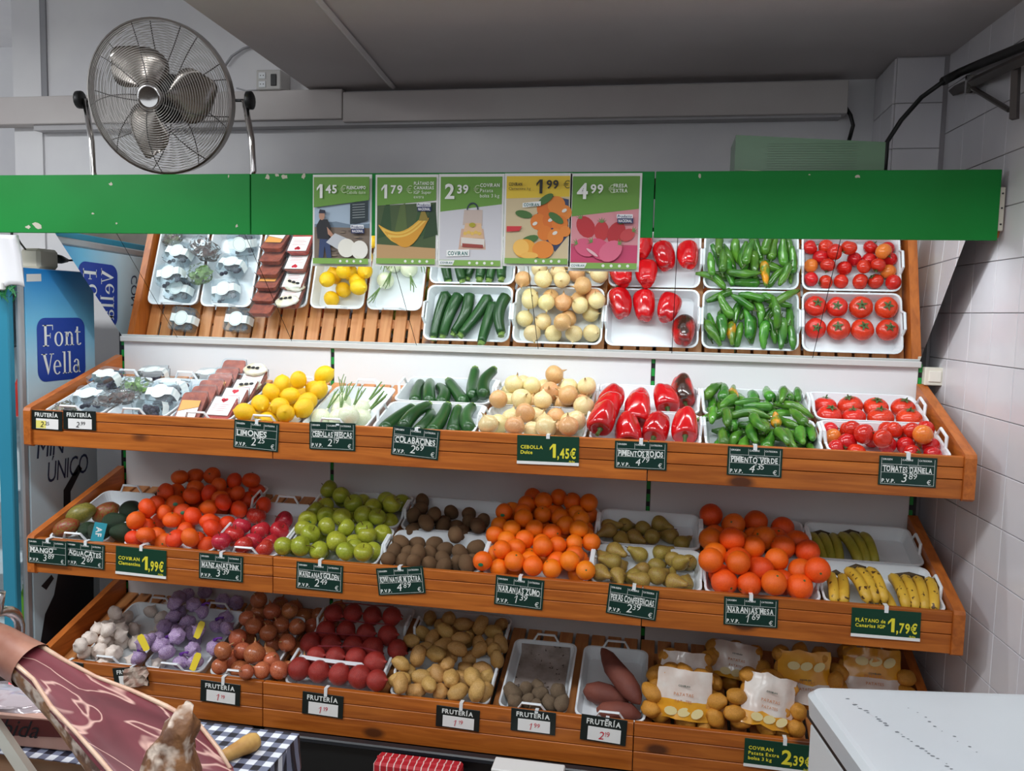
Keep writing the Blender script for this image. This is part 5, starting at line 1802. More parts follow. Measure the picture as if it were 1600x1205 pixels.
def potato_bag(px, py, H, sw, sh, lean, roll, rz, label, top=0.62, rev=False):
    q = on_tier(3, px, py, H)
    P = tp(3, *q)
    o = thing('potato_bag', label, 'potato bag', P, (lean, roll, rz), 'potato bags on the bottom shelf')
    random.seed(int(px))
    spots = []
    for i in range(3):
        for j in range(4):
            spots.append(((i - 1) * 0.066 + random.uniform(-0.012, 0.012), 0.040 + random.uniform(0, 0.012), sh * (0.95 - 0.62 * j) / 2 - 0.012 + random.uniform(-0.01, 0.01)))
    for i, s in ((-1, 0), (1, 0), (-1, 1), (1, 1)):
        spots.append((i * (sw / 2 + 0.018), 0.022, -0.01 - 0.055 * s))
    for i, s in enumerate(spots):
        link('potato', ME['potato_b'][i % 3], o, s, rq(), 0.033)
    mb = MB()
    n, m = 9, 9
    for a in range(n):
        for b in range(m):
            x, z = -sw / 2 + sw * a / (n - 1), -sh / 2 + sh * b / (m - 1)
            y = 0.05 * (2 * x / sw) ** 2 * 0.5 + 0.013 * noise.noise(Vector((x * 34, z * 34, px))) + 0.004 * math.sin(x * 90 + z * 50 + px)
            mb.v.append((x * (1 + 0.10 * noise.noise(Vector((z * 22, px, 0)))), y - 0.006, z + 0.010 * noise.noise(Vector((x * 26, px, 3)))))
    for a in range(n - 1):
        for b in range(m - 1):
            fr = (b + 0.5) / (m - 1)
            orange = (fr < 1 - top) if not rev else (fr > top)
            mb.f.append((a * m + b, (a + 1) * m + b, (a + 1) * m + b + 1, a * m + b + 1))
            mb.m.append(1 if orange else 0)
    w = part('bag_wrap', mb, [WRAPW, WRAPO], o, True, label='glossy white and orange printed film')
    pr = MB()
    text(pr, 'PATATAS', 0, -0.004 if not rev else -0.02, sw * 0.055, y=-0.0105, align='c')
    pr.cur = 0
    text(pr, 'PATATES', 0, -0.004 - sw * 0.12 if not rev else -0.02 - sw * 0.12, sw * 0.05, y=-0.0105, align='c')
    link('lettering', pr.mesh('lettering', pm((196, 120, 60))), w)
    lg = MB()
    text(lg, 'COVIRAN', 0, sh * 0.16 if not rev else -sh * 0.05, sw * 0.03, y=-0.0105, style='b', align='c')
    link('lettering', lg.mesh('lettering', pm((40, 70, 60))), w)
    BODIES.append((o, [(Vector(q_), 0.034) for q_ in spots] + [(Vector(mb.v[a * m + b]), 0.004) for a in (0, 4, 8) for b in (0, 4, 8)]))
    po = MB()
    for i in range(3):
        disc(po, -sw * 0.22 + sw * 0.24 * i, -sh * 0.34 if not rev else sh * 0.22, sw * 0.12, sw * 0.08, -0.0095, 12, 0.3 * i)
    link('window_potato', po.mesh('window_potato', pm((226, 208, 150))), w)
    return o


potato_bag(1066, 1101, 0.115, 0.185, 0.165, -0.30, 0.02, -0.05, 'white and orange potato bag lolling over the bottom front board')
potato_bag(1072, 1054, 0.120, 0.165, 0.150, -0.45, 0.05, 0.0, 'potato bag showing its white top behind the front one', 0.85)
potato_bag(1150, 1036, 0.125, 0.165, 0.13, -0.55, 0.12, 0.0, 'shaded potato bag lying at the back under the middle shelf', 0.9)
potato_bag(1185, 1108, 0.105, 0.175, 0.17, -0.40, 0.2, 0.1, 'crumpled potato bag beside the white freezer', 0.75)
potato_bag(1262, 1064, 0.125, 0.180, 0.18, -0.25, 0.0, 0.05, 'upright orange potato bag behind the freezer corner', 0.35, True)
potato_bag(1378, 1062, 0.120, 0.195, 0.16, -0.35, 0.02, 0.05, 'orange potato bag nearest the tiled wall', 0.4, True)
random.seed(21)

# ------------------------------------------------------------------ let the goods settle: nothing passes through anything
PROXY = {'onion': [(0, 0, 0, 0.96), (0, 0, 0.92, 0.22)], 'garlic': [(0, 0, 0, 0.95), (0, 0, 0.75, 0.35)], 'fresh_onion': [(0, 0, 0, 0.97), (0, 0, 1.15, 0.2), (0, 0, 1.7, 0.16), (0, 0, 2.3, 0.22), (0, 0, 2.9, 0.28), (0, 0, 3.4, 0.3)],
         'green_apple': [(0, 0, 0, 0.965)], 'red_apple': [(0, 0, 0, 0.965)], 'tomato': [(0.3, 0, 0, 0.74), (-0.3, 0, 0, 0.74), (0, 0.3, 0, 0.74), (0, -0.3, 0, 0.74)],
         'clementine': [(0.2, 0, 0, 0.85), (-0.2, 0, 0, 0.85), (0, 0.2, 0, 0.85), (0, -0.2, 0, 0.85)]}
PCACHE = {}


def mesh_proxy(me):
    key = me.name.split('.')[0]
    if key in PROXY:
        return PROXY[key]
    if me.name in PCACHE:
        return PCACHE[me.name]
    co = np.empty(len(me.vertices) * 3)
    me.vertices.foreach_get('co', co)
    co = co.reshape(-1, 3)
    z0, z1 = co[:, 2].min(), co[:, 2].max()
    L, ctr = z1 - z0, co[:, :2].mean(0)
    rm = np.hypot(*(co[:, :2] - ctr).T).max()
    if L < 2.3 * rm:
        out = [(ctr[0], ctr[1], (z0 + z1) / 2, 0.5 * (rm * 0.96 + L / 2))]
    else:
        n = max(3, int(L / (0.75 * rm)) + 1)
        out = []
        for i in range(n):
            z = z0 + L * (i + 0.5) / n
            sel = co[np.abs(co[:, 2] - z) <= L / n * 0.9]
            if not len(sel):
                continue
            c = sel[:, :2].mean(0)
            r = float(np.hypot(*(sel[:, :2] - c).T).mean())
            r *= {'red_pepper': 1.12, 'pear': 1.07}.get(key, 1.0)
            e = 0.7 * r if key == 'red_pepper' else r
            out.append((c[0], c[1], min(max(z, z0 + e), z1 - e), r))
    PCACHE[me.name] = out
    return out


def seg_push(S, R, A, B, rad):
    d = B - A
    t = np.clip(((S - A) @ d) / (d @ d), 0, 1)
    v = S - (A + t[:, None] * d)
    L = np.linalg.norm(v, axis=1) + 1e-9
    ov = R + rad - L
    return np.where(ov > 0, ov, 0)[:, None] * v / L[:, None], ov, v[:, 2] / L


def resolve(k, steps=560):
    n_ = Vector((0, -TS, TC))
    bods = [(o, p) for o, p in BODIES if (3 if o.location.z < 0.58 else (2 if o.location.z < 1.1 else 1)) == k]
    X = np.array([tinv(k, o.location) for o, p in bods])
    Off, Rad, own = [], [], []
    for b, (o, p) in enumerate(bods):
        q = o.rotation_euler.to_quaternion()
        if p is None:
            p = [(Vector(c[:3]) * o.scale[0], c[3] * o.scale[0]) for c in mesh_proxy(o.data)]
            pts = [(q @ c, r) for c, r in p]
            for ch in o.children:
                if ch.name.split('.')[0] in ('pepper_stem', 'dry_neck', 'pear_stem', 'apple_stem'):
                    tip = max((v.co for v in ch.data.vertices), key=lambda c: c.z)
                    pts.append((q @ (tip * 0.96 * o.scale[0]), 0.003))
        else:
            pts = [(q @ c, r) for c, r in p]
        for c, r in pts:
            Off.append((c.x, c.y * TC + c.z * TS, -c.y * TS + c.z * TC))
            Rad.append(r)
            own.append(b)
    Off, Rad, own = np.array(Off), np.array(Rad), np.array(own)
    m = len(bods)
    loose = np.array([bods[b][1] is None for b in own]) & (Rad > 0.012)
    trays = [t for t in TRAYL if t[0] == k]
    hand = []
    for _, u0, v0, w, d, short in trays:
        cu, cv = u0 + w / 2, v0 + d / 2
        for sg in (-1, 1):
            x = sg * (TRL / 2 - 0.004)
            pl = [(x, -0.052, TRH - 0.006), (x + sg * 0.004, -0.033, TRH + 0.030), (x + sg * 0.004, 0.033, TRH + 0.030), (x, 0.052, TRH - 0.006)]
            pl = [np.array((cu - y, cv + xx, z)) if short else np.array((cu + xx, cv + y, z)) for xx, y, z in pl]
            hand += list(zip(pl[:-1], pl[1:]))
    diffown = own[:, None] != own[None]
    iu = np.triu(diffown, 1)
    RR = Rad[:, None] + Rad[None] - 0.0008
    for it in range(steps):
        S = X[own] + Off
        push, cnt, sup, load = np.zeros((m, 3)), np.zeros(m), np.zeros(m, bool), np.zeros(m)

        def add(idx, vec):
            np.add.at(push, own[idx], vec)
            np.add.at(cnt, own[idx], 1)
            np.add.at(load, own[idx], np.linalg.norm(vec, axis=1))
        if it % 12 == 0:
            ds2 = ((S[:, None] - S[None]) ** 2).sum(2)
            CI, CJ = np.nonzero(iu & (ds2 < (RR + 0.03) ** 2))
            hsel = [np.nonzero(np.linalg.norm(S - (A_ + B_) / 2, axis=1) < Rad + 0.075)[0] for A_, B_ in hand]
            wsel = []
            for _, u0, v0, w, d, short in trays:
                for ax, e0, sg in ((0, u0, 1), (0, u0 + w, -1), (1, v0, 1), (1, v0 + d, -1)):
                    a0, a1 = ((v0, v0 + d) if ax == 0 else (u0, u0 + w))
                    sel = np.nonzero((S[:, 1 - ax] > a0 + 0.006) & (S[:, 1 - ax] < a1 - 0.006) & (np.abs(S[:, ax] - e0) < 0.09) & (S[:, 2] < 0.13))[0]
                    if len(sel):
                        wsel.append((ax, e0, sg, sel))
        df = S[CI] - S[CJ]
        ds = np.sqrt((df ** 2).sum(1)) + 1e-9
        ov = RR[CI, CJ] - ds
        c_ = ov > -0.0012
        I, J, o_ = CI[c_], CJ[c_], ov[c_]
        nv = df[c_] / ds[c_][:, None]
        sup[own[I[nv[:, 2] > 0.3]]] = True
        sup[own[J[nv[:, 2] < -0.3]]] = True
        h = o_ > 0
        add(I[h], nv[h] * o_[h][:, None] * 0.5)
        add(J[h], -nv[h] * o_[h][:, None] * 0.5)
        # deck and tray floors
        fl = np.zeros(len(S))
        for _, u0, v0, w, d, short in trays:
            nr = (S[:, 0] > u0 - 0.02) & (S[:, 0] < u0 + w + 0.02) & (S[:, 1] > v0 - 0.026) & (S[:, 1] < v0 + d + 0.012) & loose
            fl[nr] = np.maximum(fl[nr], 0.020)
        for _, u0, v0, w, d, short in trays:
            ins = (S[:, 0] > u0 + 0.018) & (S[:, 0] < u0 + w - 0.018) & (S[:, 1] > v0 + 0.018) & (S[:, 1] < v0 + d - 0.018)
            fl[ins] = 0.0085 if (k == 3 and abs(u0 - 1.838) < 1e-6) else 0.0036
        o_ = fl + Rad - S[:, 2] - 0.0004
        sup[own[o_ > -0.0012]] = True
        h = np.nonzero(o_ > 0)[0]
        add(h, np.stack([0 * h, 0 * h, o_[h]], 1))
        # tray walls, their section is a slanted strip
        for ax, e0, sg, sel in wsel:
            P2 = np.stack([(S[sel, ax] - e0) * sg, 0 * sel, S[sel, 2]], 1)
            pv, o_, nw = seg_push(P2, Rad[sel], np.array((0.0205, 0, 0.003)), np.array((0.0036, 0, 0.0485)), 0.0015)
            sup[own[sel[(o_ > -0.0012) & (nw > 0.3)]]] = True
            h = o_ > 0
            if h.any():
                vec = np.zeros((h.sum(), 3))
                vec[:, ax] = pv[h, 0] * sg
                vec[:, 2] = pv[h, 2]
                add(sel[h], vec)
        for (A_, B_), sel in zip(hand, hsel):
            if len(sel):
                pv, o_, nw = seg_push(S[sel], Rad[sel], A_, B_, 0.0048)
                h = o_ > 0
                if h.any():
                    add(sel[h], pv[h])
        # front board, back panel, end boards
        Yp = S[:, 1] * TC - S[:, 2] * TS + 0.024
        Zp = S[:, 1] * TS + S[:, 2] * TC - 0.068
        ny, nz = np.clip(Yp, 0, 0.022), np.minimum(Zp, 0)
        dy, dz = Yp - ny, Zp - nz
        below = (Zp < 0) & (Yp < 0.05)
        dl = np.hypot(dy, dz) + 1e-9
        o_ = np.where(below, 0.022 + Rad - Yp, Rad - dl)
        vy, vz = np.where(below, 1.0, dy / dl), np.where(below, 0.0, dz / dl)
        o_ -= 0.0004
        sup[own[(o_ > -0.0012) & (vz > 0.3)]] = True
        h = np.nonzero((o_ > 0) & (Yp < 0.09))[0]
        add(h, np.stack([0 * h, o_[h] * (vy[h] * TC + vz[h] * TS), o_[h] * (-vy[h] * TS + vz[h] * TC)], 1))
        o_ = Yp + TY[k] + Rad - D + 0.001
        h = np.nonzero(o_ > 0)[0]
        add(h, np.stack([0 * h, -o_[h] * TC, o_[h] * TS], 1))
        low = S[:, 2] - Rad < 0.075
        o_ = 0.031 + Rad - S[:, 0]
        h = np.nonzero((o_ > 0) & low)[0]
        add(h, np.stack([o_[h], 0 * h, 0 * h], 1))
        o_ = S[:, 0] + Rad - (W - 0.035)
        h = np.nonzero((o_ > 0) & low)[0]
        add(h, np.stack([-o_[h], 0 * h, 0 * h], 1))
        c_ = np.maximum(cnt, 1)[:, None]
        mv = push / c_ * np.minimum(1.7, c_)
        ln = np.linalg.norm(mv, axis=1)[:, None] + 1e-9
        X += mv * np.minimum(1, 0.006 / ln)
        if it > 60:
            # squeezed from two sides: give way upwards
            X[(load - np.linalg.norm(push, axis=1) > 0.0025) & (it < steps - 60), 2] += 0.0007
        if it < steps - 60:
            X[~sup, 2] -= 0.0008
    for (o, p), x in zip(bods, X):
        o.location = tp(k, *x)


for k in (1, 2, 3):
    resolve(k)
# the avocado tag leans on the front of its avocado
bpy.context.view_layer.update()
avs = [o for o in bpy.data.objects if o.name.startswith('avocado') and o is not AT and o.type == 'MESH']
av = [o for o in avs if o.name == 'avocado.003'][0]
dc = (CP - av.location).normalized()
reach = 0.0
for o in avs:
    for v in o.data.vertices:
        d = o.matrix_world @ v.co - av.location
        t = d.dot(dc)
        if (d - dc * t).length < 0.034:
            reach = max(reach, t)
AT.location = av.location + dc * (reach + 0.0004)
AT.rotation_euler = (dc.to_track_quat('-Y', 'Z') @ Quaternion((0, 1, 0), 0.25)).to_euler()

# ================================================================== PRICE CARDS
def card_base(px, py, wpx, hpx, rot, label, k, m, name='price_card', y=None):
    Y = TY[k] - 0.0036 if y is None else y
    c = atY(px, py, Y)
    w = wpx * (atY(px + 1, py, Y).x - atY(px, py, Y).x)
    h = hpx * (atY(px, py, Y).z - atY(px, py + 1, Y).z)
    o = thing(name, label, 'price card', c, (-0.018, math.radians(rot - 1.4), 0), 'price cards on the shelf fronts')
    part('card', MB().bbox(-w / 2, w / 2, 0, 0.002, -h / 2, h / 2, 0.0006), m, o)
    return o, w, h, c


def clip(o, c, k, h, dx):
    top = ZT[k] - c.z
    cl = MB()
    cl.box(dx - 0.006, dx + 0.006, -0.0012, 0.0028, h * 0.40, top + 0.0028)
    cl.box(dx - 0.006, dx + 0.006, 0.0028, 0.022 + TY[k] - c.y, top + 0.0002, top + 0.0028)
    part('clip', cl, WHITE_P, o, label='white plastic clip')


def chalk_card(k, px, py, wpx, hpx, rot, nm, price, label, dx=0.0, cl=True, y=None):
    o, w, h, c = card_base(px, py, wpx, hpx, rot, label, k, CARD, y=y)
    ln = MB()
    py_ = y
    y = -0.0010

    def hl(z, x0=-0.46, x1=0.46):
        ln.add([(x0 * w, y, z * h), (x1 * w, y, z * h), (x1 * w, y, z * h + 0.0009), (x0 * w, y, z * h + 0.0009)], [(0, 1, 2, 3)])

    def vl(x, z0, z1):
        ln.add([(x * w, y, z0 * h), (x * w + 0.0009, y, z0 * h), (x * w + 0.0009, y, z1 * h), (x * w, y, z1 * h)], [(0, 1, 2, 3)])
    hl(0.22)
    hl(-0.06)
    hl(-0.45)
    vl(-0.46, -0.45, 0.44)
    vl(0.455, -0.45, 0.44)
    vl(-0.12, 0.22, 0.44)
    vl(0.17, 0.22, 0.44)
    vl(0.02, 0.10, 0.22)
    for x, t in ((-0.44, 'ORIGEN'), (-0.10, 'CALIBRE'), (0.19, 'CATEGORIA')):
        text(ln, t, x * w, 0.36 * h, 0.055 * h, y=y, style='b', fit=0.22 * w)
    text(ln, 'PRODUCTO', -0.44 * w, 0.14 * h, 0.045 * h, y=y, style='b', fit=0.2 * w)
    text(ln, 'VARIEDAD', 0.04 * w, 0.14 * h, 0.045 * h, y=y, style='b', fit=0.2 * w)
    text(ln, 'P.V.P.', -0.44 * w, -0.40 * h, 0.12 * h, y=y, style='b', fit=0.24 * w)
    text(ln, '€', 0.34 * w, -0.41 * h, 0.15 * h, y=y, style='r')
    part('card_print', ln, CHALK, o)
    hw = MB()
    text(hw, nm, -0.43 * w, -0.03 * h, 0.19 * h, y=-0.0014, style='b', jit=0.09, fit=0.86 * w, gap=0.07)
    text(hw, price[0], -0.10 * w, -0.36 * h, 0.27 * h, y=-0.0014, style='r', jit=0.06, shear=0.15)
    text(hw, price[1], 0.02 * w, -0.25 * h, 0.19 * h, y=-0.0014, style='r', jit=0.08, shear=0.1, fit=0.26 * w)
    part('handwriting', hw, CHALK, o, label='white handwritten name and price')
    if cl:
        clip(o, c, k, h, dx)


def offer_card(k, px, py, wpx, hpx, rot, lines, big, small, label, dx=0.0):
    o, w, h, c = card_base(px, py, wpx, hpx, rot, label, k, mat('offer_card', (16, 62, 44), 0.35))
    part('white_edge', MB().box(-w / 2, w / 2, -0.0008, 0.001, -h / 2 - 0.004, -h / 2 + 0.006), PAPER, o)
    tx = MB()
    for i, l in enumerate(lines):
        text(tx, l, -0.44 * w, (0.02 - 0.19 * i + (0.1 if len(lines) > 2 else 0)) * h, 0.12 * h, y=-0.0012, style='b', fit=0.44 * w)
    text(tx, big, 0.03 * w, -0.28 * h, 0.50 * h, y=-0.0012, style='b')
    text(tx, ',' + small + '€', 0.155 * w, -0.28 * h, 0.34 * h, y=-0.0012, style='b', fit=0.31 * w)
    text(tx, '/kilo', 0.34 * w, -0.43 * h, 0.07 * h, y=-0.0012, style='b')
    part('lettering', tx, YEL, o, label='yellow printed name and price')
    clip(o, c, k, h, dx)


def fruteria_card(k, px, py, wpx, hpx, rot, price, label, col=REDP, yel=False, cl=True, y=None):
    o, w, h, c = card_base(px, py, wpx, hpx, rot, label, k, CARDB, y=y)
    tx = MB()
    text(tx, 'FRUTERÍA', 0, 0.18 * h, 0.20 * h, y=-0.0012, style='b', fit=0.76 * w, align='c')
    part('lettering', tx, CHALK, o)
    ins = MB().box(-0.34 * w, 0.38 * w, -0.0012, 0.0, -0.44 * h, 0.08 * h)
    s = part('price_slip', ins, PAPER, o)
    if yel:
        link('slip_mark', MB().box(-0.34 * w, -0.02 * w, -0.0016, -0.0012, -0.42 * h, -0.02 * h).mesh('slip_mark', pm((236, 226, 120))), s)
    tx = MB()
    text(tx, price[0], -0.10 * w if not yel else -0.2 * w, -0.36 * h, 0.30 * h, y=-0.0022, jit=0.05, shear=0.2)
    text(tx, price[1], 0.02 * w if not yel else -0.08 * w, -0.24 * h, 0.18 * h, y=-0.0022, jit=0.05, shear=0.1)
    link('handwriting', tx.mesh('handwriting', col), s)
    if cl:
        clip(o, c, k, h, 0.01)


fruteria_card(1, 73, 657, 48, 30, 2, ('2', ',25'), 'black fruit shop card with a yellow marked slip by the end board', BLACKP, True, False)
fruteria_card(1, 124, 657, 51, 30, 1, ('2', ',99'), 'black fruit shop card with a plain slip below the punnets', BLACKP, False, False)
chalk_card(1, 400, 681, 70, 44, 4, 'LIMONES', ('2', "'25"), 'green chalk style card reading LIMONES')
chalk_card(1, 519, 682, 72, 43, 1, 'CEBOLLAS FRESCAS', ('2', '19'), 'green chalk style card reading CEBOLLAS FRESCAS', 0.02)
chalk_card(1, 649, 692, 74, 46, 5, 'COLABACINES', ('2', '69'), 'green chalk style card reading COLABACINES')
offer_card(1, 856, 703, 97, 43, 0.5, ('CEBOLLA', 'Dulce'), '1', '45', 'dark green offer card with yellow 1,45 below the onions', 0.0)
chalk_card(1, 1001, 712, 82, 43, 1, 'PIMIENTOS ROJOS', ('4', '79'), 'green chalk style card reading PIMIENTOS ROJOS')
chalk_card(1, 1179, 722, 86, 45, 1.5, 'PIMIENTO VERDE', ('4', "'35"), 'green chalk style card reading PIMIENTO VERDE')
chalk_card(1, 1418, 737, 91, 46, 1.5, 'TOMATES DANIELA', ('3', '89'), 'green chalk style card reading TOMATES DANIELA')
chalk_card(2, 74, 863, 62, 38, 2, 'MANGO', ('3', '89'), 'green chalk style card reading MANGO', y=-0.0122)
chalk_card(2, 133, 868, 60, 38, 3, 'AGUACATES', ('2', "'69"), 'green chalk style card reading AGUACATES')
offer_card(2, 220, 878, 79, 42, 2.5, ('COVIRAN', 'Clementina'), '1', '99', 'dark green offer card with yellow 1,99 below the clementines')
chalk_card(2, 345, 887, 69, 40, 2, 'MANZANAS PINK', ('3', "'39"), 'green chalk style card reading MANZANAS PINK')
chalk_card(2, 499, 902, 73, 42, 2.5, 'MANZANAS GOLDEN', ('2', '49'), 'green chalk style card reading MANZANAS GOLDEN')
chalk_card(2, 626, 908, 74, 42, -6, 'KIWI NATUR M. EXTRA', ('4', "'89"), 'tilted green chalk style card reading KIWI NATUR')
chalk_card(2, 811, 926, 76, 46, 4, 'NARANJAS ZUMO', ('1', '39'), 'green chalk style card reading NARANJAS ZUMO')
chalk_card(2, 988, 941, 79, 47, 6, 'PERAS CONFERENCIAS', ('2', '39'), 'green chalk style card reading PERAS CONFERENCIAS')
chalk_card(2, 1173, 957, 85, 44, 0.5, 'NARANJAS MESA', ('1', '69'), 'green chalk style card reading NARANJAS MESA')
offer_card(2, 1384, 975, 109, 43, 1.0, ('PLÁTANO de', 'Canarias IGP'), '1', '79', 'dark green offer card with yellow 1,79 below the bananas')
fruteria_card(3, 103, 1047, 52, 30, 6, ('1', '99'), 'black fruit shop card partly behind the ham shank')
fruteria_card(3, 204, 1058, 54, 30, -8, ('1', '99'), 'black fruit shop card beside a torn wrapper')
fruteria_card(3, 344, 1083, 62, 33, 3, ('1', '19'), 'black fruit shop card with red price below the brown onions')
fruteria_card(3, 504, 1102, 64, 35, 3, ('1', '19'), 'black fruit shop card with red price below the red onion nets')
fruteria_card(3, 715, 1123, 68, 33, 3, ('1', '19'), 'black fruit shop card with red price below the loose potatoes')
fruteria_card(3, 833, 1128, 70, 35, 2, ('1', '99'), 'black fruit shop card with red price below the earthy potatoes')
fruteria_card(3, 943, 1141, 72, 40, 4, ('2', '19'), 'black fruit shop card with red price below the sweet potatoes')
offer_card(3, 1218, 1181, 112, 42, 2.0, ('COVIRAN', 'Patata Extra', 'bolsa 3 kg'), '2', '39', 'dark green offer card with yellow 2,39 below the potato bags', 0.015)

# ================================================================== FAN ON THE CANOPY
FC = atY(252, 153, 0.27)
fan = thing('floor_fan', 'chrome wire cage fan standing on the green canopy', 'fan', (FC.x, 0.27, ZVT - 0.02))
FAX = Vector((0.10, -0.96, -0.20)).normalized()
FQ = FAX.to_track_quat('Z', 'Y')
fh = link('fan_head', None, fan, FC - fan.location, FQ)
FR = 0.282
WIRE = mat('fan_wire', (196, 192, 188), 0.3, metal=0.9)
WIRED = mat('fan_wire_dark', (96, 92, 90), 0.4, metal=0.7)


def guard(sgn, depth, rings, name):
    def zprof(r):
        return sgn * (0.02 + depth * (1 - (r / FR) ** 2.6))
    mb = MB()
    for i in range(rings):
        r = 0.05 + (FR - 0.055) * i / (rings - 1)
        z = zprof(r)
        mb.tube([(r * math.cos(2 * PI * k / 44), r * math.sin(2 * PI * k / 44), z) for k in range(44)], 0.0013, 4, closed=True)
    part(name + '_rings', mb, WIRE, fh, True)
    mb = MB()
    for k in range(9):
        a = 2 * PI * k / 9 + (0.2 if sgn > 0 else 0.5)
        pts = []
        for i in range(8):
            r = 0.045 + (FR - 0.047) * i / 7
            b = a + 0.25 * (i / 7) * sgn
            pts.append((r * math.cos(b), r * math.sin(b), zprof(r) - 0.002 * sgn))
        mb.tube(pts, 0.0022, 5)
    part(name + '_spokes', mb, WIRED, fh, True)
    return zprof(0.05)


zf = guard(1, 0.075, 27, 'front_guard')
zb = guard(-1, 0.06, 24, 'rear_guard')
rim = MB()
vs, n = [], 56
for k in range(n):
    a = 2 * PI * k / n
    for r, z in ((FR, -0.022), (FR + 0.007, -0.018), (FR + 0.007, 0.018), (FR, 0.022), (FR - 0.002, 0.018), (FR - 0.002, -0.018)):
        vs.append((r * math.cos(a), r * math.sin(a), z))
rim.add(vs, [(k * 6 + j, ((k + 1) % n) * 6 + j, ((k + 1) % n) * 6 + (j + 1) % 6, k * 6 + (j + 1) % 6) for k in range(n) for j in range(6)])
part('rim_band', rim, mat('rim_steel', (170, 164, 158), 0.28, metal=1.0), fh)
hc = MB().lathe([(0.001, zf - 0.012), (0.046, zf - 0.010), (0.048, zf), (0.043, zf + 0.008), (0.036, zf + 0.006), (0.001, zf + 0.007)], 28)
part('hub_badge', hc, CHROME, fh, True)
mo = MB().lathe([(0.02, zb - 0.06), (0.085, zb - 0.055), (0.095, zb - 0.02), (0.092, -0.02), (0.05, -0.005)], 28)
part('motor', mo, BLACK, fh, True)
for k in range(3):
    vs, fs = [], []
    nu, nv = 12, 9
    a0 = 2 * PI * k / 3 - 0.25
    for i in range(nu):
        t = i / (nu - 1)
        r = 0.035 + t * 0.205
        wd_ = 0.15 + 0.62 * math.sin(PI * min(1, t * 0.9 + 0.12)) ** 0.8
        for j in range(nv):
            q = j / (nv - 1) - 0.5
            a = a0 + q * wd_ * 2.05 + 0.45 * t
            rr = r * (1 - 0.10 * (2 * q) ** 2 * t)
            vs.append((rr * math.cos(a), rr * math.sin(a), 0.012 + q * 0.070 * (1 - 0.4 * t) + 0.01 * math.cos(q * PI)))
    for i in range(nu - 1):
        for j in range(nv - 1):
            fs.append((i * nv + j, (i + 1) * nv + j, (i + 1) * nv + j + 1, i * nv + j + 1))
    m_ = MB().add(vs, fs)
    b_ = part('blade', m_, mat('blade_alu', (176, 168, 160), 0.22, metal=1.0), fh, True)
    sm = b_.modifiers.new('thick', 'SOLIDIFY')
    sm.thickness = 0.0015
part('spindle', MB().lathe([(0.03, -0.005), (0.03, 0.03), (0.012, 0.06), (0.001, 0.062)], 16), STEEL, fh, True)
hl_, hr_ = atY(133, 156, 0.27), atY(382, 157, 0.27)
bl_, br_ = atY(146, 285, 0.24), atY(396, 285, 0.24)
fl = fan.location
stn = MB()
zb_ = ZVT - 0.008
stn.tube([hl_ - fl, Vector((bl_.x - 0.012, 0.25, zb_ + 0.16)) - fl, Vector((bl_.x, 0.24, zb_ + 0.04)) - fl, Vector((bl_.x + 0.01, 0.24, zb_ + 0.012)) - fl, Vector((bl_.x + 0.06, 0.24, zb_)) - fl,
          Vector((br_.x - 0.06, 0.24, zb_)) - fl, Vector((br_.x - 0.01, 0.24, zb_ + 0.012)) - fl, Vector((br_.x, 0.24, zb_ + 0.04)) - fl, Vector((br_.x - 0.012, 0.25, zb_ + 0.16)) - fl, hr_ - fl], 0.0115, 10)
part('stand_tube', stn, CHROME, fan, True)
ft = MB()
for x in (bl_.x + 0.1, br_.x - 0.1):
    ft.tube([Vector((x, 0.14, zb_ - 0.001)) - fl, Vector((x, 0.42, zb_ - 0.001)) - fl], 0.010, 8)
part('stand_foot', ft, CHROME, fan, True)
for c, s in ((hl_, -1), (hr_, 1)):
    kb = MB()
    d = Vector((1, 0.1, 0)).normalized() * s
    kb.tube([c - fl - d * 0.035, c - fl + d * 0.010], 0.006, 8)
    kb.tube([c - fl + d * 0.008, c - fl + d * 0.012, c - fl + d * 0.030, c - fl + d * 0.034], [0.024, 0.034, 0.034, 0.026], 14)
    part('tilt_knob', kb, BLACK, fan, True)

# ================================================================== BOX, CABLES AND BRACKETS ABOVE
A, B, C_, D_ = atY(1150, 211, 0.15), atY(1384, 222, 0.15), atY(1381, 268, 0.15), atY(1148, 268, 0.15)
zb2 = ZVT - 0.020
cb = MB()
fr = [(A.x, 0.15, A.z), (B.x, 0.15, B.z), (B.x, 0.15, zb2), (A.x, 0.15, zb2)]
bkp = [(x, y + 0.22, z) for x, y, z in fr]
cb.add(fr + bkp, [(0, 3, 2, 1), (4, 5, 6, 7), (0, 1, 5, 4), (1, 2, 6, 5), (2, 3, 7, 6), (3, 0, 4, 7)])
o = thing('green_carton', 'flat glossy green carton lying on the canopy by the wall', 'box', (A.x, 0.15, zb2))
cb.v = [(x - A.x, y - 0.15, z - zb2) for x, y, z in cb.v]
part('carton_body', cb, mat('carton_green', (98, 136, 102), 0.25, (90, 126, 94), 3, spec=0.5), o)
lnm = MB()
wz, hz = B.x - A.x, A.z - zb2
for i in range(12):
    z = hz * (0.18 + 0.055 * i)
    lnm.add([(wz * 0.22, -0.0008, z), (wz * 0.82, -0.0008, z - 0.002), (wz * 0.82, -0.0008, z - 0.0008), (wz * 0.22, -0.0008, z + 0.0012)], [(0, 1, 2, 3)])
part('rib_lines', lnm, mat('carton_lines', (74, 104, 76), 0.3), o)
part('torn_edge', MB().add([(0.0, -0.001, 0.032), (wz * 0.45, -0.001, 0.020), (wz * 0.2, -0.001, 0.024)], [(0, 1, 2)]), pm((200, 196, 170)), o)

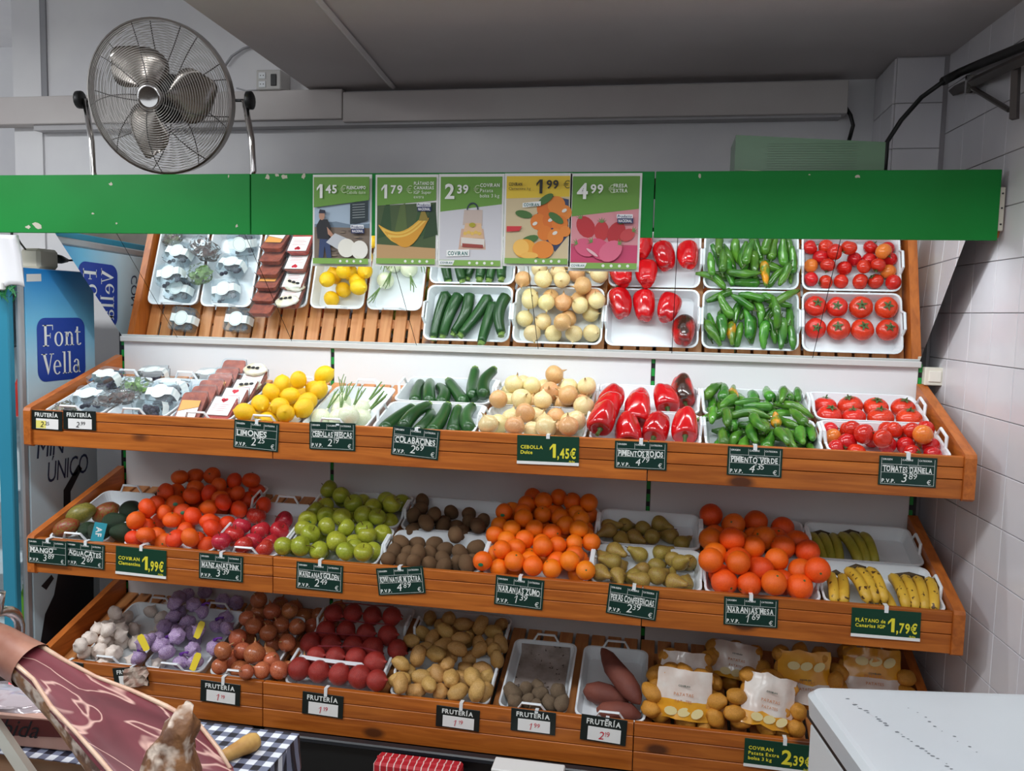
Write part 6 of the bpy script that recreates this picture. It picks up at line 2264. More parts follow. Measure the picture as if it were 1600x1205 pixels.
pp = [Vector((atY(1381, 285, 0.50).x, 0.50, ZVT - 0.021)), atY(1386, 222, 0.52), atY(1408, 188, 0.52), atY(1440, 152, 0.46), atY(1476, 126, 0.40)]
p2 = [atY(1474, 127, 0.40), atX(1500, 113, 3.35), atX(1540, 96, 3.365), atX(1600, 72, 3.385), atX(1660, 48, 3.40)]
o = thing('black_cable', 'thick black cable curving from behind the carton to the side wall', 'cable', pp[0])
part('cable_run', MB().tube([p - pp[0] for p in pp], 0.0085, 8), BLACK, o, True)
part('cable_sleeve', MB().tube([p - pp[0] for p in p2], 0.0150, 10), mat('sleeve_black', (38, 37, 38), 0.55), o, True)
o = thing('short_cable', 'short black cable end dropping from the trunking', 'cable', atY(1329, 182, YW - 0.05))
part('cable_run', MB().tube([p - o.location for p in (Vector((3.045, YW - 0.05, 2.60)), atY(1329, 180, YW - 0.05), atY(1333, 196, YW - 0.06), atY(1326, 222, YW - 0.05))], 0.008, 8), BLACK, o, True)
XW = 3.366
a_, b_2, c_2, d_2 = atX(1490, 142, XW), atX(1610, 88, XW), atX(1582, 105, XW), atX(1579, 186, XW)
o = thing('wall_bracket', 'dark steel shelf bracket fixed high on the tiled wall', 'bracket', d_2)
part('bracket_arm', MB().tube([a_ - d_2, b_2 - d_2], 0.018, 4), mat('bracket_steel', (96, 90, 88), 0.45, metal=0.6), o)
part('bracket_post', MB().tube([c_2 + Vector((0.01, 0, 0)) - d_2, Vector((0.01, 0, 0))], 0.014, 4), MATS['bracket_steel'], o)
part('bracket_brace', MB().tube([atX(1520, 138, XW) - d_2, atX(1577, 172, XW) - d_2], 0.008, 6), MATS['bracket_steel'], o)
cl2 = atX(1519, 128, XW) - d_2
part('bracket_clamp', MB().box(cl2.x - 0.02, cl2.x + 0.012, cl2.y - 0.008, cl2.y + 0.008, cl2.z - 0.04, cl2.z + 0.022), STEEL, o)

s0 = atY(1458, 588, 0.535)
o = thing('light_switch', 'square cream light switch beside the frame upright', 'switch', s0)
part('switch_box', MB().bbox(-0.034, 0.034, -0.02, 0.02, -0.033, 0.033, 0.003), mat('switch_cream', (226, 222, 208), 0.4), o)
part('switch_rocker', MB().bbox(-0.021, 0.021, -0.025, -0.018, -0.020, 0.020, 0.002), mat('switch_cream2', (236, 232, 220), 0.35), o)
s0 = atY(424, 128, YW - 0.07)
o = thing('socket_box', 'grey socket box with two outlets on the trunking', 'socket', s0)
part('socket_case', MB().bbox(-0.060, 0.060, -0.03, 0.07, -0.042, 0.046, 0.004), mat('socket_grey', (196, 194, 190), 0.45), o)
for z in (-0.018, 0.020):
    s_ = part('outlet', MB().bbox(-0.046, -0.012, -0.034, -0.029, z - 0.014, z + 0.014, 0.002), WHITE_P, o)
    ho = MB()
    for dx in (-0.036, -0.022):
        disc(ho, dx, z, 0.0025, 0.0025, -0.0345, 8)
    link('outlet_hole', ho.mesh('outlet_hole', BLACK), s_)
part('black_module', MB().bbox(0.012, 0.040, -0.034, -0.029, -0.026, 0.026, 0.002), BLACK, o)
o = thing('grey_wire', 'thin grey wire arching behind the fan to the socket box', 'wire', atY(352, 100, YW - 0.02))
part('wire_run', MB().tube([p - o.location for p in (atY(352, 102, YW - 0.02), atY(362, 88, YW - 0.02), atY(380, 76, YW - 0.02), atY(400, 70, YW - 0.02))], 0.006, 6), mat('wire_grey', (170, 170, 174), 0.5), o, True)
part('wire_tail', MB().tube([p - o.location for p in (atY(370, 138, YW - 0.06), atY(385, 142, YW - 0.08), atY(404, 141, YW - 0.08))], 0.004, 6), MATS['wire_grey'], o, True)

# ================================================================== DRINKS FRIDGE
FX, FY0, FY1, FZ = -0.12, 0.146, 0.565, 1.845
fr_ = thing('drinks_fridge', 'tall drinks fridge with a blue printed side panel', 'fridge', (FX, FY0, 0))


def side_print():
    m = bpy.data.materials.new('fridge_side_print')
    m.use_nodes = True
    N, L = m.node_tree.nodes, m.node_tree.links
    b = N['Principled BSDF']
    b.inputs['Roughness'].default_value = 0.3
    tc = N.new('ShaderNodeTexCoord')
    sp = N.new('ShaderNodeSeparateXYZ')
    L.new(tc.outputs['Object'], sp.inputs[0])
    mr = N.new('ShaderNodeMapRange')
    mr.inputs['From Min'].default_value = 1.35
    mr.inputs['From Max'].default_value = 1.85
    L.new(sp.outputs['Z'], mr.inputs['Value'])
    cr = N.new('ShaderNodeValToRGB')
    e = cr.color_ramp.elements
    e[0].position, e[0].color = 0.0, (*srgb((196, 222, 234)), 1)
    e[1].position, e[1].color = 1.0, (*srgb((10, 120, 196)), 1)
    e2 = e.new(0.55)
    e2.color = (*srgb((112, 190, 226)), 1)
    L.new(mr.outputs[0], cr.inputs[0])
    L.new(cr.outputs[0], b.inputs['Base Color'])
    return m


dp = FY1 - FY0
part('side_panel', MB().bbox(-0.022, 0, 0.012, dp, 0.02, FZ, 0.003), side_print(), fr_)
part('corner_trim', MB().bbox(-0.022, 0.0, -0.022, 0.010, 0.02, FZ, 0.006), mat('fridge_trim', (176, 180, 184), 0.35, metal=0.4), fr_)
TEAL = mat('fridge_teal', (48, 136, 164), 0.35)
part('door_frame', MB().bbox(-0.085, -0.024, -0.052, -0.022, 0.02, FZ, 0.004), TEAL, fr_)
part('top_cap', MB().box(-0.72, -0.022, -0.02, dp, FZ - 0.03, FZ), WHITE_P, fr_)
part('header', MB().bbox(-0.72, -0.085, -0.05, -0.02, FZ - 0.25, FZ, 0.004), mat('fridge_header', (30, 110, 168), 0.35), fr_)
part('far_side', MB().box(-0.72, -0.70, -0.02, dp, 0.02, FZ), WHITE_P, fr_)
part('fridge_back', MB().box(-0.70, -0.022, dp - 0.02, dp, 0.02, FZ - 0.03), WHITE_P, fr_)
part('fridge_base', MB().box(-0.72, -0.022, -0.02, dp, 0.0, 0.10), BLACK, fr_)
for z in (0.32, 0.62, 0.92, 1.22, 1.50):
    sh = part('wire_shelf', MB().box(-0.70, -0.024, 0.02, dp - 0.02, z, z + 0.012), WHITE_P, fr_)
    link('shelf_lip', MB().box(-0.70, -0.024, 0.0, 0.02, z - 0.02, z + 0.03).mesh('shelf_lip', WHITE_P), sh)
gp_ = MB().box(-0.70, -0.085, -0.040, -0.034, 0.05, FZ - 0.25)
part('glass_door', gp_, CLEAR, fr_)
# blue logo block with serif lettering and the slogan, printed on the side panel (faces +x)
lg = MB()
lg.flat(rrect(0.068, 0.352, 1.385, 1.647, 0.045, 6), 0.0)
LOGO = Matrix(((0, -1, 0, 0.0012), (1, 0, 0, 0), (0, 0, 1, 0), (0, 0, 0, 1)))   # x -> y, keeps z
lg.xf(LOGO)
lp_ = part('logo_block', lg, pm((32, 66, 158)), fr_)


def rib(mb, pts, y=0.0):
    mb.flat(pts, y)


def serif_word(mb, word, x, z, h, wx):
    """small hand-drawn serif alphabet; h = cap height"""
    def R(x0, x1, z0, z1):
        rib(mb, [(x + x0 * wx, z + z0 * h), (x + x1 * wx, z + z0 * h), (x + x1 * wx, z + z1 * h), (x + x0 * wx, z + z1 * h)])

    def Q(*p):
        rib(mb, [(x + a * wx, z + b * h) for a, b in p])

    def O(cx, cz, rx, rz, ix, iz, a0=0, a1=2 * PI):
        ring_poly(mb, x + cx * wx, z + cz * h, rx * wx, rz * h, ix * wx, iz * h, 0.0, a0, a1)
    for ch in word:
        if ch == 'F':
            R(0.10, 0.24, 0, 1); R(0, 0.36, 0, 0.045); R(0, 0.62, 0.95, 1); R(0.24, 0.46, 0.47, 0.53); R(0.58, 0.62, 0.76, 0.96); R(0.43, 0.47, 0.38, 0.62)
            adv = 0.66
        elif ch == 'o':
            O(0.27, 0.33, 0.27, 0.345, 0.15, 0.30)
            adv = 0.60
        elif ch == 'n':
            R(0.07, 0.19, 0, 0.66); R(0, 0.27, 0, 0.04); R(0, 0.10, 0.62, 0.66); R(0.40, 0.52, 0, 0.45); R(0.33, 0.59, 0, 0.04); O(0.325, 0.42, 0.195, 0.25, 0.085, 0.19, 0, PI)
            adv = 0.63
        elif ch == 't':
            R(0.10, 0.21, 0.06, 0.90); R(0, 0.36, 0.61, 0.66); O(0.25, 0.10, 0.15, 0.11, 0.05, 0.06, PI, 2 * PI); Q((0.10, 0.80), (0.10, 0.66), (0.02, 0.66))
            adv = 0.42
        elif ch == 'V':
            Q((0.06, 1), (0.22, 1), (0.42, 0.25), (0.36, 0)); Q((0.36, 0), (0.42, 0.12), (0.64, 1), (0.58, 1)); R(-0.02, 0.32, 0.955, 1); R(0.48, 0.74, 0.955, 1)
            adv = 0.66
        elif ch == 'e':
            O(0.25, 0.33, 0.25, 0.345, 0.135, 0.30, 0.1, 2 * PI - 0.75); R(0.10, 0.49, 0.34, 0.39)
            adv = 0.55
        elif ch == 'l':
            R(0.07, 0.19, 0, 1.06); R(0, 0.26, 0, 0.04); R(0, 0.10, 1.02, 1.06)
            adv = 0.30
        elif ch == 'a':
            O(0.20, 0.19, 0.20, 0.20, 0.095, 0.155); R(0.30, 0.42, 0.05, 0.50); O(0.24, 0.48, 0.18, 0.19, 0.07, 0.145, 0, PI * 0.95); R(0.40, 0.50, 0, 0.05)
            adv = 0.52
        x += (adv + 0.03) * wx


lt = MB()
serif_word(lt, 'Font', 0.098, 1.530, 0.088, 0.096)
serif_word(lt, 'Vella', 0.090, 1.412, 0.088, 0.094)
lt.xf(LOGO @ Matrix.Translation((0, -0.0010, 0)))
link('logo_lettering', lt.mesh('logo_lettering', CHALK), lp_)
for word, y_, z_, h_, w_ in (('CON', 0.10, 1.24, 0.045, 1.0), ('MIN', 0.05, 1.075, 0.075, 0.9), ('ÚNICO', 0.105, 0.965, 0.085, 0.66)):
    sl = MB()
    text(sl, word, y_, z_, h_, y=0, shear=0.15, wid=w_)
    sl.xf(LOGO)
    part('slogan_word', sl, pm((24, 44, 84)), fr_)
for poly in (((122, 726), (128, 732), (110, 768), (110, 796), (99, 800), (99, 766)), ((92, 888), (146, 880), (146, 990), (62, 1010), (70, 960), (84, 930)), ((64, 916), (80, 898), (84, 904), (72, 922))):
    dk = MB()
    dk.flat([(atX(x, y, FX).y - FY0, atX(x, y, FX).z) for x, y in poly], 0)
    dk.xf(LOGO)
    part('dark_silhouette', dk, pm((26, 30, 38)), fr_)
st_ = MB()
st_.flat([(0.02, 1.79), (0.10, 1.795), (0.10, 1.825), (0.02, 1.82)], 0)
st_.xf(LOGO)
part('data_sticker', st_, pm((206, 208, 206)), fr_)
# goods inside the fridge
for i, (x, z, c, lab) in enumerate(((-0.14, 1.235, (214, 60, 50), 'red drink bottle on the fridge shelf'), (-0.16, 0.935, (240, 240, 240), 'white drink bottle on the fridge shelf'), (-0.15, 0.335, (120, 180, 60), 'green drink bottle low in the fridge'))):
    b_ = thing('drink_bottle', lab, 'bottle', (FX + x + 0.04, FY0 + 0.10, z - 0.003))
    part('bottle_body', MB().lathe([(0.03, 0), (0.032, 0.01), (0.032, 0.13), (0.012, 0.18), (0.012, 0.20)], 16), mat('drink_%d' % i, c, 0.2), b_, True)
    part('bottle_cap', MB().lathe([(0.014, 0.198), (0.014, 0.215), (0.001, 0.216)], 12), WHITE_P, b_)
# plug adaptor on the fridge
pa = atX(58, 405, -0.2)
o = thing('plug_adaptor', 'beige plug adaptor with a black plug on the fridge top', 'adaptor', (-0.20, pa.y, FZ))
part('adaptor_body', MB().bbox(-0.045, 0.045, -0.045, 0.075, 0.002, 0.085, 0.012), mat('adaptor_beige', (206, 200, 184), 0.45), o)
part('plug', MB().tube([(0.03, 0.07, 0.05), (0.035, 0.10, 0.048), (0.04, 0.13, 0.046)], [0.02, 0.018, 0.008], 8), BLACK, o, True)
part('plug_lead', MB().tube([(0.04, 0.13, 0.046), (0.05, 0.17, 0.05), (0.055, 0.20, 0.03), (0.06, 0.215, 0.006)], 0.005, 6), BLACK, o, True)
part('second_lead', MB().tube([(-0.02, -0.04, 0.08), (-0.01, -0.075, 0.10), (0.0, -0.10, 0.115)], 0.004, 6), BLACK, o, True)

# white bags hanging at the canopy end
wb_ = thing('bag_bundle', 'bundle of white plastic bags with green fringe hanging at the canopy end', 'bags', (-0.075, 0.045, 1.765))
mb = MB()
n, m = 12, 12
for a in range(n):
    for b in range(m):
        u, z = a / (n - 1), b / (m - 1)
        x = -0.16 + 0.172 * u + (0.028 * (1 - z)) * (u > 0.6) * u
        y = -0.02 * math.sin(u * PI) + 0.012 * math.sin(u * 14 + z * 2) * (1 - z * 0.5)
        mb.v.append((x, y, z * 0.197 + 0.012 * math.sin(u * 9) * (1 - z)))
for a in range(n - 1):
    for b in range(m - 1):
        mb.f.append((a * m + b, (a + 1) * m + b, (a + 1) * m + b + 1, a * m + b + 1))
        mb.m.append(0)
bo_ = part('bag_film', mb, mat('bag_white', (240, 240, 244), 0.4), wb_, True)
sm = bo_.modifiers.new('thick', 'SOLIDIFY')
sm.thickness = 0.02
part('bag_neck', MB().bbox(-0.08, -0.02, -0.03, 0.0, -0.012, 0.02, 0.004), PAPER, wb_)
gf = MB()
for i in range(16):
    x = random.uniform(-0.12, 0.03)
    l_ = random.uniform(0.02, 0.06)
    gf.tube([(x, -0.01, 0.005), (x + random.uniform(-0.02, 0.02), -0.015, -l_ * 0.6), (x + random.uniform(-0.03, 0.03), -0.012, -l_)], [0.004, 0.003, 0.001], 4)
part('green_fringe', gf, mat('fringe_green', (20, 120, 60), 0.5), wb_)
part('hang_rod', MB().tube([(-0.06, 0.07, 0.185), (-0.06, 0.07, 0.213)], 0.005, 6), DKGREY, wb_)

# ================================================================== UNDER THE BOTTOM SHELF
o = thing('black_crate_front', 'black plastic crate front under the bottom shelf', 'crate', (0.98, -0.05, 0.0), (0, 0, 0))
part('crate_panel', MB().bbox(0, 1.33, 0.02, 0.035, 0.0, 0.165, 0.003), BLACK, o)
part('crate_rim', MB().bbox(0, 1.33, 0, 0.035, 0.150, 0.172, 0.005), mat('rim_black', (34, 38, 44), 0.35), o)
part('crate_base', MB().box(0, 1.33, 0.035, 0.12, 0.0, 0.012), BLACK, o)
o = thing('small_crate_front', 'small black crate front beside the gingham table', 'crate', (0.70, -0.05, 0.0))
part('crate_panel', MB().bbox(0, 0.24, 0.02, 0.035, 0.0, 0.165, 0.003), BLACK, o)
part('crate_rim', MB().bbox(0, 0.24, 0, 0.035, 0.150, 0.172, 0.005), MATS['rim_black'], o)


def stripes():
    m = bpy.data.materials.new('red_white_stripes')
    m.use_nodes = True
    N, L = m.node_tree.nodes, m.node_tree.links
    b = N['Principled BSDF']
    b.inputs['Roughness'].default_value = 0.6
    tc = N.new('ShaderNodeTexCoord')
    sp = N.new('ShaderNodeSeparateXYZ')
    L.new(tc.outputs['Object'], sp.inputs[0])
    mu = N.new('ShaderNodeMath')
    mu.operation = 'MULTIPLY'
    mu.inputs[1].default_value = 1 / 0.024
    L.new(sp.outputs['X'], mu.inputs[0])
    fr = N.new('ShaderNodeMath')
    fr.operation = 'FRACT'
    L.new(mu.outputs[0], fr.inputs[0])
    gt = N.new('ShaderNodeMath')
    gt.operation = 'LESS_THAN'
    gt.inputs[1].default_value = 0.16
    L.new(fr.outputs[0], gt.inputs[0])
    mx = N.new('ShaderNodeMixRGB')
    mx.inputs[1].default_value = (*srgb((188, 30, 44)), 1)
    mx.inputs[2].default_value = (*srgb((232, 200, 196)), 1)
    L.new(gt.outputs[0], mx.inputs[0])
    L.new(mx.outputs[0], b.inputs['Base Color'])
    return m


ps = atY(590, 1180, -0.12)
o = thing('striped_bag', 'red bag with thin white stripes on the floor under the shelf', 'bag', (ps.x, -0.12, 0))
b_ = MB().bbox(0, 0.30, -0.05, 0.03, 0.0, ps.z, 0.008)
STR = stripes()
part('bag_body', b_, STR, o)
part('bag_fold', MB().tube([(0.004, -0.012, ps.z), (0.296, -0.012, ps.z)], 0.006, 6), STR, o)
ps = atY(770, 1194, -0.12)
o = thing('printed_sheet', 'white carton with a black star drawing under the shelf', 'carton', (ps.x, -0.12, 0))
part('carton_body', MB().bbox(0, 0.24, -0.03, 0.05, 0, ps.z, 0.003), PAPER, o)
dr = MB()
star = []
for i in range(20):
    a = 2 * PI * i / 20
    r_ = 0.055 if i % 2 else 0.038
    star.append((0.085 + r_ * math.cos(a) * 1.3, ps.z - 0.045 + r_ * math.sin(a) * 0.75))
for a, b in zip(star, star[1:] + star[:1]):
    dx, dz = b[0] - a[0], b[1] - a[1]
    L_ = math.hypot(dx, dz)
    nx, nz = -dz / L_ * 0.002, dx / L_ * 0.002
    dr.flat([(a[0] - nx, a[1] - nz), (b[0] - nx, b[1] - nz), (b[0] + nx, b[1] + nz), (a[0] + nx, a[1] + nz)], -0.0312)
part('star_drawing', dr, BLACKP, o)

# ================================================================== FREEZER IN FRONT
FRZ = mat('freezer_white', (222, 226, 228), 0.3, (214, 218, 220), 2, c3=(120, 120, 122), s3=9, t3=(0.74, 0.80))
o = thing('chest_freezer', 'white chest freezer with scuffed lid in front of the shelf', 'freezer', (2.722, -0.80, 0), (0, 0, math.radians(9)))
part('freezer_body', MB().bbox(0.012, 0.67, -0.75, -0.012, 0.02, 0.80, 0.012), mat('freezer_body', (214, 218, 220), 0.35), o)
ld = MB()
pts = rrect(0.0, 0.68, -0.76, 0.0, 0.035, 6)
nn = len(pts)
lv = [(0.0, 0.815, 0.004), (0.0, 0.86, 0.0), (0.0, 0.872, 0.010), (0.0, 0.873, 0.022)]
vs = []
for (_, z, ins) in lv:
    for x, y in pts:
        cx, cy = 0.34, -0.38
        vs.append((cx + (x - cx) * (1 - ins / 0.34), cy + (y - cy) * (1 - ins / 0.38), z))
fs = [tuple(range(nn - 1, -1, -1)), tuple(3 * nn + i for i in range(nn))]
for j in range(3):
    fs += [(j * nn + i, j * nn + (i + 1) % nn, (j + 1) * nn + (i + 1) % nn, (j + 1) * nn + i) for i in range(nn)]
ld.add(vs, fs)
lidp = part('freezer_lid', ld, mat('freezer_lid', (202, 208, 212), 0.28, (194, 200, 205), 2), o)
sc2 = MB()
random.seed(5)
for i in range(34):
    t = i / 33
    x, y = 0.075 + 0.10 * t + random.uniform(-0.004, 0.004), -0.065 - 0.30 * t
    if 0.12 < (t * 5) % 1 < 0.3:
        continue
    r_ = random.uniform(0.001, 0.0045)
    sc2.add([(x + r_ * 1.6 * random.uniform(0.5, 1) * math.cos(a), y + r_ * random.uniform(0.5, 1) * math.sin(a), 0.8735) for a in [PI * 2 * q / 6 for q in range(6)]], [tuple(range(6))])
for i in range(10):
    x, y = 0.20 + 0.005 * i + random.uniform(-0.006, 0.006), -0.10 - 0.02 * i
    r_ = random.uniform(0.0008, 0.003)
    sc2.add([(x + r_ * 1.6 * math.cos(a), y + r_ * math.sin(a), 0.8735) for a in [PI * 2 * q / 6 for q in range(6)]], [tuple(range(6))])
link('scuff_mark', sc2.mesh('scuff_mark', mat('scuff_grey', (110, 114, 120), 0.6)), lidp)
part('lid_seal', MB().box(0.008, 0.67, -0.752, -0.006, 0.80, 0.8155), BLACK, o)
part('freezer_foot', MB().box(0.05, 0.62, -0.7, -0.05, 0, 0.021), BLACK, o)

# ================================================================== TABLE WITH GINGHAM CLOTH, HAM AND PACKS
def gingham():
    m = bpy.data.materials.new('gingham')
    m.use_nodes = True
    N, L = m.node_tree.nodes, m.node_tree.links
    b = N['Principled BSDF']
    b.inputs['Roughness'].default_value = 0.35
    tc = N.new('ShaderNodeTexCoord')
    sp = N.new('ShaderNodeSeparateXYZ')
    L.new(tc.outputs['Object'], sp.inputs[0])
    s = []
    for ax, off in (('X', 0.0), ('Y', 0.3), ('Z', 0.1)):
        mu = N.new('ShaderNodeMath')
        mu.operation = 'MULTIPLY_ADD'
        mu.inputs[1].default_value = 1 / 0.034
        mu.inputs[2].default_value = off
        L.new(sp.outputs[ax], mu.inputs[0])
        fr = N.new('ShaderNodeMath')
        fr.operation = 'FRACT'
        L.new(mu.outputs[0], fr.inputs[0])
        gt = N.new('ShaderNodeMath')
        gt.operation = 'LESS_THAN'
        gt.inputs[1].default_value = 0.5
        L.new(fr.outputs[0], gt.inputs[0])
        s.append(gt)
    ge = N.new('ShaderNodeNewGeometry')
    ad = N.new('ShaderNodeMath')
    L.new(s[0].outputs[0], ad.inputs[0])
    L.new(s[1].outputs[0], ad.inputs[1])
    dv = N.new('ShaderNodeMath')
    dv.operation = 'MULTIPLY'
    dv.inputs[1].default_value = 0.5
    L.new(ad.outputs[0], dv.inputs[0])
    cr = N.new('ShaderNodeValToRGB')
    cr.color_ramp.interpolation = 'CONSTANT'
    e = cr.color_ramp.elements
    e[0].position, e[0].color = 0.0, (*srgb((224, 228, 236)), 1)
    e[1].position, e[1].color = 0.75, (*srgb((26, 28, 42)), 1)
    e2 = e.new(0.25)
    e2.color = (*srgb((112, 118, 140)), 1)
    L.new(dv.outputs[0], cr.inputs[0])
    L.new(cr.outputs[0], b.inputs['Base Color'])
    return m


TX, TYB, TZ = 1.672, -1.23, 0.85
o = thing('counter_table', 'counter table under a black and white gingham cloth', 'table', (TX, TYB, 0))
part('table_top', MB().box(-1.1, -0.01, -0.75, -0.01, TZ - 0.04, TZ - 0.004), SLAT, o)
for x in (-1.05, -0.06):
    for y in (-0.70, -0.06):
        part('leg', MB().box(x, x + 0.05, y - 0.0, y + 0.05, 0, TZ - 0.04), SLAT, o)
cl_ = thing('gingham_cloth', 'glossy black and white gingham cloth over the counter table', 'tablecloth', (TX, TYB, TZ))
ck = MB()
ck.bbox(-1.11, 0.0, -0.76, 0.0, -0.003, 0.002, 0.001)
n = 40
for (ax, L0) in (('y', 0.76), ('x', 1.11)):
    vs = []
    for i in range(n + 1):
        t = i / n
        for z, k in ((-0.001, 0), (-0.03, 0.3), (-0.07, 1)):
            w = 0.006 * k * math.sin(t * 40) + 0.004 * k
            vs.append((w, -t * L0, z) if ax == 'y' else (-t * L0, w, z))
    ck.add(vs, [(i * 3 + j, (i + 1) * 3 + j, (i + 1) * 3 + j + 1, i * 3 + j + 1) for i in range(n) for j in range(2)])
part('cloth', ck, gingham(), cl_)

# the ham: an axis of stations in the picture given real depth, radius in metres
HAMY = lambda t: -1.46 - 0.10 * t
st_px = [(-60, 985, 0.042), (-5, 1008, 0.042), (40, 1035, 0.044), (75, 1062, 0.050), (115, 1092, 0.064), (160, 1125, 0.083), (205, 1160, 0.102), (250, 1198, 0.116), (290, 1232, 0.104), (325, 1254, 0.082), (350, 1268, 0.050), (362, 1275, 0.012)]
axis = [(atY(x, y, HAMY(i / 11)), r * 0.84) for i, (x, y, r) in enumerate(st_px)]
CUTN = Vector((0.46, -0.30, 0.84)).normalized()
ham = thing('cured_ham', 'cured ham leg with a cut marbled red face on its stand', 'ham', axis[6][0])
pc = axis[6][0]
body, cutf = MB(), MB()
NS = 28
rings, flags = [], []
for i, (c, r) in enumerate(axis):
    t = (axis[min(i + 1, 11)][0] - axis[max(i - 1, 0)][0]).normalized()
    nrm = (CUTN - t * CUTN.dot(t)).normalized()
    sd = t.cross(nrm)
    cut = 2.0 if i < 2 else (0.6 if i < 4 else (0.34 if i < 9 else 0.45))
    ring, fl_ = [], []
    for k in range(NS):
        a = 2 * PI * k / NS
        q = 1 + 0.07 * noise.noise(Vector((math.cos(a) * 1.4, math.sin(a) * 1.4, i * 0.5)))
        h = math.sin(a) * q
        f = h > cut
        if f:
            h = cut + 0.05 * noise.noise(Vector((a * 2, i * 0.9, 0)))
        ring.append(c - pc + (sd * math.cos(a) * q * 0.92 + nrm * h) * r)
        ring[-1].z = max(ring[-1].z, 0.87 - pc.z)
        fl_.append(f)
    rings.append(ring)
    flags.append(fl_)
idx = 0
for mbx, want in ((body, False), (cutf, True)):
    mbx.v = [tuple(p) for rg in rings for p in rg]
    for i in range(11):
        for k in range(NS):
            k2 = (k + 1) % NS
            isf = (flags[i][k] or flags[i][k2]) and (flags[i + 1][k] or flags[i + 1][k2]) and i >= 2
            if isf == want:
                mbx.f.append((i * NS + k, i * NS + k2, (i + 1) * NS + k2, (i + 1) * NS + k))
                mbx.m.append(0)
body.f.append(tuple(range(NS - 1, -1, -1)))
body.m.append(0)
RIND = mat('ham_rind', (150, 104, 64), 0.5, (96, 62, 42), 18, c3=(206, 188, 172), s3=32, t3=(0.50, 0.62), bump=0.9, bscale=60)
hx = (axis[8][0] - axis[3][0]).normalized()


def meat_mat():
    m = bpy.data.materials.new('ham_meat')
    m.use_nodes = True
    N, L = m.node_tree.nodes, m.node_tree.links
    b = N['Principled BSDF']
    b.inputs['Roughness'].default_value = 0.42
    tc = N.new('ShaderNodeTexCoord')
    mp = N.new('ShaderNodeMapping')
    q = hx.to_track_quat('X', 'Z').inverted().to_euler()
    mp.inputs['Rotation'].default_value = q
    L.new(tc.outputs['Object'], mp.inputs['Vector'])
    ms = N.new('ShaderNodeMapping')
    ms.inputs['Scale'].default_value = (0.30, 1.2, 1.2)
    L.new(mp.outputs[0], ms.inputs['Vector'])
    nz = N.new('ShaderNodeTexNoise')
    nz.inputs['Scale'].default_value = 9
    nz.inputs['Detail'].default_value = 3
    nz.inputs['Distortion'].default_value = 1.2
    L.new(ms.outputs[0], nz.inputs['Vector'])
    cr = N.new('ShaderNodeValToRGB')
    e = cr.color_ramp.elements
    e[0].position, e[0].color = 0.30, (*srgb((84, 28, 36)), 1)
    e[1].position, e[1].color = 0.62, (*srgb((126, 54, 64)), 1)
    L.new(nz.outputs['Fac'], cr.inputs[0])
    n2 = N.new('ShaderNodeTexNoise')
    n2.inputs['Scale'].default_value = 11
    n2.inputs['Detail'].default_value = 2.5
    n2.inputs['Distortion'].default_value = 0.9
    L.new(ms.outputs[0], n2.inputs['Vector'])
    sb = N.new('ShaderNodeMath')
    sb.operation = 'SUBTRACT'
    sb.inputs[1].default_value = 0.5
    L.new(n2.outputs['Fac'], sb.inputs[0])
    ab = N.new('ShaderNodeMath')
    ab.operation = 'ABSOLUTE'
    L.new(sb.outputs[0], ab.inputs[0])
    c2 = N.new('ShaderNodeValToRGB')
    c2.color_ramp.elements[0].position, c2.color_ramp.elements[0].color = 0.002, (1, 1, 1, 1)
    c2.color_ramp.elements[1].position, c2.color_ramp.elements[1].color = 0.014, (0, 0, 0, 1)
    L.new(ab.outputs[0], c2.inputs[0])
    mx = N.new('ShaderNodeMixRGB')
    L.new(c2.outputs[0], mx.inputs[0])
    L.new(cr.outputs[0], mx.inputs[1])
    mx.inputs[2].default_value = (*srgb((214, 172, 160)), 1)
    L.new(mx.outputs[0], b.inputs['Base Color'])
    return m


part('rind', body, RIND, ham, True, label='brown mouldy rind')
part('cut_face', cutf, meat_mat(), ham, True, label='marbled dark red cut face')
# fat edge along the upper rim of the cut
fe = MB()
for side in (0, 1):
    pth, rad = [], []
    for i in range(2, 10):
        ks = [k for k in range(NS) if flags[i][k]]
        if not ks:
            continue
        pth.append(rings[i][ks[0] if side else ks[-1]])
        rad.append(random.uniform(0.0025, 0.0045) if side else random.uniform(0.003, 0.006))
    if len(pth) > 2:
        fe.tube(pth, rad, 6)
part('fat_edge', fe, mat('ham_fat', (226, 196, 170), 0.4, (214, 170, 146), 30), ham, True)
# skin cuff around the shank
cf = []
for i in (0, 1, 2):
    cf.append(axis[i][0] - pc)
cf.append(cf[2] + (cf[2] - cf[1]) * 0.2)
part('shank_skin', MB().tube(cf, [0.036, 0.037, 0.040, 0.041], 22, cap=False), mat('shank_skin', (178, 128, 108), 0.4, (160, 108, 90), 20, bump=0.2, bscale=40), ham, True)
# standing flap of rind
fpth = [atY(262, 1230, -1.58) - pc, atY(268, 1195, -1.58) - pc, atY(275, 1160, -1.57) - pc, atY(286, 1125, -1.56) - pc, atY(296, 1100, -1.55) - pc]
fl2 = MB().tube([fpth[0].lerp(fpth[4], t / 12) + (fpth[2] - fpth[0].lerp(fpth[4], 0.5)) * math.sin(PI * t / 12) for t in range(13)], [0.046 * (1 - (t / 12) ** 1.7) + 0.008 for t in range(13)], 16, flat=0.75)
fl2.v = [tuple(Vector(v) + Vector((noise.noise(Vector(v) * 38), noise.noise(Vector(v) * 38 + Vector((9, 0, 0))), noise.noise(Vector(v) * 38 + Vector((0, 9, 0))))) * 0.016) for v in fl2.v]
part('rind_flap', fl2, RIND, ham, True)
